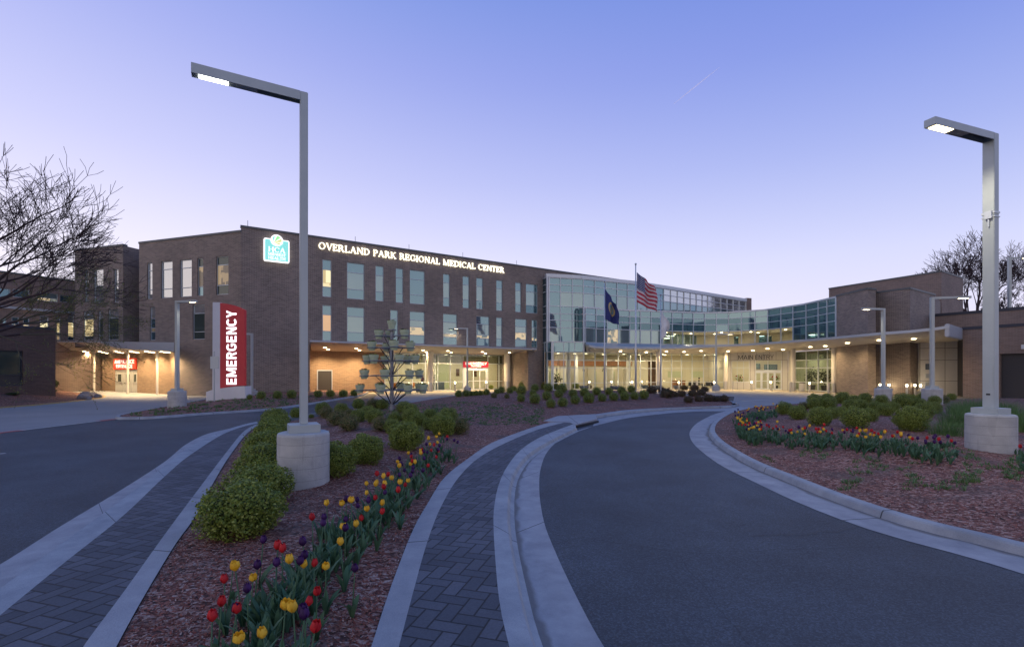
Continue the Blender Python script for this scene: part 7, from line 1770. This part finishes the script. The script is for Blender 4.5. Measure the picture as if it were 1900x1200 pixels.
# =================================================================== PEOPLE AND FURNITURE SEEN THROUGH THE GLASS
def person(label, x, y, z, face, seated, top, legs, hairc=(.03, .02, .015), s=1.0):
    """one skinned body; clothing by height regions"""
    r = thing('person', label, 'person', (x, y, z)); OFF[r.name] = (0, 0, 0)
    hip = .48 if seated else .92
    J = {'pelvis': (0, 0, hip, .13), 'waist': (0, -.01, hip + .2, .115), 'chest': (0, -.02, hip + .40, .135), 'neck': (0, -.03, hip + .56, .05), 'headb': (0, -.045, hip + .64, .07), 'head': (0, -.05, hip + .74, .088), 'crown': (0, -.04, hip + .82, .06)}
    E_ = [('pelvis', 'waist'), ('waist', 'chest'), ('chest', 'neck'), ('neck', 'headb'), ('headb', 'head'), ('head', 'crown')]
    for sd, n in ((-1, 'l'), (1, 'r')):
        J['sh' + n] = (sd * .17, -.01, hip + .47, .06); J['el' + n] = (sd * .23, -.10, hip + .22, .043); J['wr' + n] = (sd * .16, -.32, hip + .22, .03); J['ha' + n] = (sd * .13, -.40, hip + .21, .033)
        E_ += [('chest', 'sh' + n), ('sh' + n, 'el' + n), ('el' + n, 'wr' + n), ('wr' + n, 'ha' + n)]
        for q in range(4): J['f%d' % q + n] = (sd * .13 + (q - 1.5) * .018, -.47, hip + .20, .009); E_.append(('ha' + n, 'f%d' % q + n))
        if seated: J['kn' + n] = (sd * .12, -.42, .50, .065); J['an' + n] = (sd * .12, -.42, .10, .045); J['to' + n] = (sd * .12, -.58, .04, .04)
        else: J['kn' + n] = (sd * .10, -.02, .50, .065); J['an' + n] = (sd * .10, .02, .09, .045); J['to' + n] = (sd * .11, -.14, .04, .04)
        J['hp' + n] = (sd * .09, 0, hip - .04, .095); E_ += [('pelvis', 'hp' + n), ('hp' + n, 'kn' + n), ('kn' + n, 'an' + n), ('an' + n, 'to' + n)]
    ks = list(J); me = bpy.data.meshes.new('body'); me.from_pydata([J[k][:3] for k in ks], [(ks.index(a), ks.index(b)) for a, b in E_], [])
    o = bpy.data.objects.new('body', me); COL.objects.link(o); sk = o.modifiers.new('s', 'SKIN')
    for k, v in zip(ks, me.skin_vertices[0].data): v.radius = (J[k][3] * (1.25 if k in ('pelvis', 'waist', 'chest') else 1), J[k][3]); v.use_root = (k == 'pelvis')
    o.modifiers.new('b', 'SUBSURF').levels = 1
    dg = bpy.context.evaluated_depsgraph_get(); dg.update(); m2 = bpy.data.meshes.new_from_object(o.evaluated_get(dg)); bpy.data.objects.remove(o)
    for m_ in (M['skin'], M[top], M[legs], M['black']): m2.materials.append(m_)
    for p in m2.polygons:
        c = p.center; p.use_smooth = True
        p.material_index = 3 if c.z < .08 else (2 if c.z < hip + .04 and not (c.y < -.3 and c.z > hip - .05 and abs(c.x) < .2 and seated and c.z > .6) else (1 if c.z < hip + .53 and c.y > -.33 else 0))
    o = bpy.data.objects.new('body', m2); COL.objects.link(o); o.parent = r
    hm = MB(); hz = hip + .745; hm.lathe([(.088, -.02), (.098, .03), (.09, .08), (.05, .115), (.01, .12)], (0, -.035, hz), 12); hm.box((0, .02, hz), (.085, .03, .08)); part('hair', hm, M['black'], r)
    fm = MB()
    for sx in (-.03, .03): fm.lathe([(.006, -.006), (.012, 0), (.006, .006)], (sx, -.128, hz + .005), 6)
    part('eyes', fm, M['black'], r); fm = MB(); fm.hexa([(-.014, -.13, hz - .035), (.014, -.13, hz - .035), (.008, -.12, hz - .035), (-.008, -.12, hz - .035)], [(-.005, -.135, hz + .0), (.005, -.135, hz + .0), (.004, -.12, hz + .01), (-.004, -.12, hz + .01)]); part('nose', fm, M['skin'], r)
    r.rotation_euler.z = face; r.scale = (s, s, s); return r
def at_wall(w, px, back): 
    q = w.p(w.u(px), 0, -back); return q.x, q.y
def desk(label, w, px0, px1, back, front_m='green_wall', h=.95, dep=.6):
    a = w.p(w.u(px0), 0, -back); b = w.p(w.u(px1), 0, -back); ww = Wall(a.xy, b.xy); t = thing('reception_desk', label, 'desk', (a.x, a.y, .03))
    mb = MB(); ww.box(mb, 0, ww.len, .03, h - .05, 0, -.04); part('front_panel', mb, M[front_m], t)
    mb = MB(); ww.box(mb, -.03, ww.len + .03, h - .05, h, .06, -dep); part('worktop', mb, M['wood'], t)
    for u in (0, ww.len - .04): mb = MB(); ww.box(mb, u, u + .04, .03, h - .05, -.04, -dep + .03); part('side_panel', mb, M[front_m], t)
desk('reception desk with a green front behind the emergency glass', wR, 813, 836, 1.6, 'hedge_leaf' if 0 else 'planter_blue')
x, y = at_wall(wR, 822, 2.5); person('person in a dark jacket seated behind the emergency reception desk', x, y, .02, .3, True, 'navy', 'navy', s=1.08)
x, y = at_wall(wR, 806, 3.4); person('person in a plum top standing beside the column behind the emergency glass', x, y, .02, .9, False, 'purple_cloth', 'black')
x, y = pG.p(1308, 0, 2.6).xy; person('person in dark clothes seated in the main lobby near the pictures', x, y, .02, 1.2, True, 'navy', 'black')
wGl = Wall((1246, 55.5), (1343, 56.4))
desk('timber reception desk in the main lobby behind the right flagpole', wGl, 1264, 1286, 1.8, 'wood', 1.0)
def lobby_chair(label, x, y, rz, m='charcoal', g='dark lobby armchairs'):
    t = thing('armchair', label, 'armchair', (x, y, .03), g); OFF[t.name] = (0, 0, 0)
    mb = MB(); mb.box((0, 0, .38), (.27, .27, .07)); part('seat', mb, M[m], t, bevel=.02); mb = MB(); mb.box((0, .26, .62), (.27, .04, .24)); part('backrest', mb, M[m], t, bevel=.02)
    for sx in (-1, 1):
        mb = MB(); mb.box((sx * .29, 0, .58), (.03, .25, .02)); part('armrest', mb, M[m], t)
        for sy in (-1, 1): mb = MB(); mb.tube([(sx * .28, sy * .24, 0), (sx * .28, sy * .24, .58)], .018, 6); part('leg', mb, M['steel'], t)
    t.rotation_euler.z = rz
for k, (px, bk_) in enumerate(((1296, 1.4), (1303, 2.6), (1312, 1.5), (1322, 1.2), (1331, 1.4), (1337, 2.6))):
    q = pG.p(px, 0, bk_); lobby_chair('dark armchair in the main lobby, %s from the left' % ORD[k], q.x, q.y, rnd.uniform(0, 6))
for k, (px, bk_) in enumerate(((744, 1.6), (752, 2.6), (775, 1.8))):
    x, y = at_wall(wR, px, bk_); lobby_chair('orange armchair behind the emergency glass, %s from the left' % ORD[k], x, y, rnd.uniform(0, 6), 'orange', 'orange waiting chairs')
def indoor_plant(label, x, y, s, red=False):
    t = thing('potted_plant', label, 'plant', (x, y, .03)); OFF[t.name] = (0, 0, 0)
    mb = MB(); mb.lathe([(.18, 0), (.24, .38), (.2, .38), (.02, .34)], (0, 0, 0), 14); part('pot', mb, M['black'], t)
    mb = MB()
    for k in range(160):
        u = Vector((rnd.gauss(0, 1), rnd.gauss(0, 1), rnd.gauss(0, 1))).normalized() * rnd.uniform(.15, .5); c = Vector((0, 0, .95)) + Vector((u.x, u.y, u.z * 1.2)); a = Vector((rnd.gauss(0, 1), rnd.gauss(0, 1), rnd.gauss(0, 1))).normalized() * .10; b = a.cross(Vector((rnd.gauss(0, 1), rnd.gauss(0, 1), 1))).normalized() * .035
        mb.face([c - a, c + b, c + a, c - b])
    part('foliage', mb, M['hedge_leaf'] if not red else M['box_leaf'], t); mb = MB(); mb.tube([(0, 0, .3), (0, 0, 1)], .02, 6); part('stem', mb, M['bark'], t)
    if red:
        mb = MB()
        for k in range(9): c = (rnd.uniform(-.35, .35), rnd.uniform(-.35, .35), rnd.uniform(.8, 1.35)); mb.lathe([(.01, 0), (.07, .03), (.05, .08), (.01, .1)], c, 7)
        part('blooms', mb, M['red'], t)
    t.scale = (s,) * 3
q = pG.p(1036, 0, 1.2); indoor_plant('leafy potted plant behind the glass at the left corner of the lobby', q.x, q.y, 1.25)
for px, lab, red in ((1372, 'potted flowering plant behind the window left of the main doors', True), (1441, 'red flowering plant behind the right main door panel', True)):
    x, y = at_wall(wP, px, 1.6); indoor_plant(lab, x, y, 1.1, red)
for px, lab in ((1484, 'dark indoor plant behind the glass right of the left entry column'), (1508, 'tall dark plant in the middle of the right storefront'), (1527, 'dark plant at the right end of the storefront')):
    x, y = at_wall(wQ, px, 1.3); indoor_plant(lab, x, y, 1.6)

# thin vapour trail high above
mb = MB(); D_ = 5200; a, b = Vector((W(1250, D_), D_, Zat(193, D_))), Vector((W(1335, D_), D_, Zat(125, D_))); mb.tube([a, a.lerp(b, .35), a.lerp(b, .7), b], [1.5, 5, 4, 1.0], 8)
M['trail'] = mat('vapour', (.75, .72, .85), 1); tr_ = M['trail'].node_tree; tn = tr_.nodes.new('ShaderNodeBsdfTransparent'); mx_ = tr_.nodes.new('ShaderNodeMixShader'); mx_.inputs[0].default_value = .3
tr_.links.new(tn.outputs[0], mx_.inputs[1]); tr_.links.new(tr_.nodes['Principled BSDF'].outputs[0], mx_.inputs[2]); tr_.links.new(mx_.outputs[0], tr_.nodes['Material Output'].inputs[0])
single('cloud', mb, M['trail'], kind='structure', smooth=True)
print('tulips', TC[0], 'objects', len(bpy.data.objects))

for o in bpy.data.objects:
    if o.get('label') and len(o['label'].split()) > 16: print('LONG', o.name, '|', o['label'])
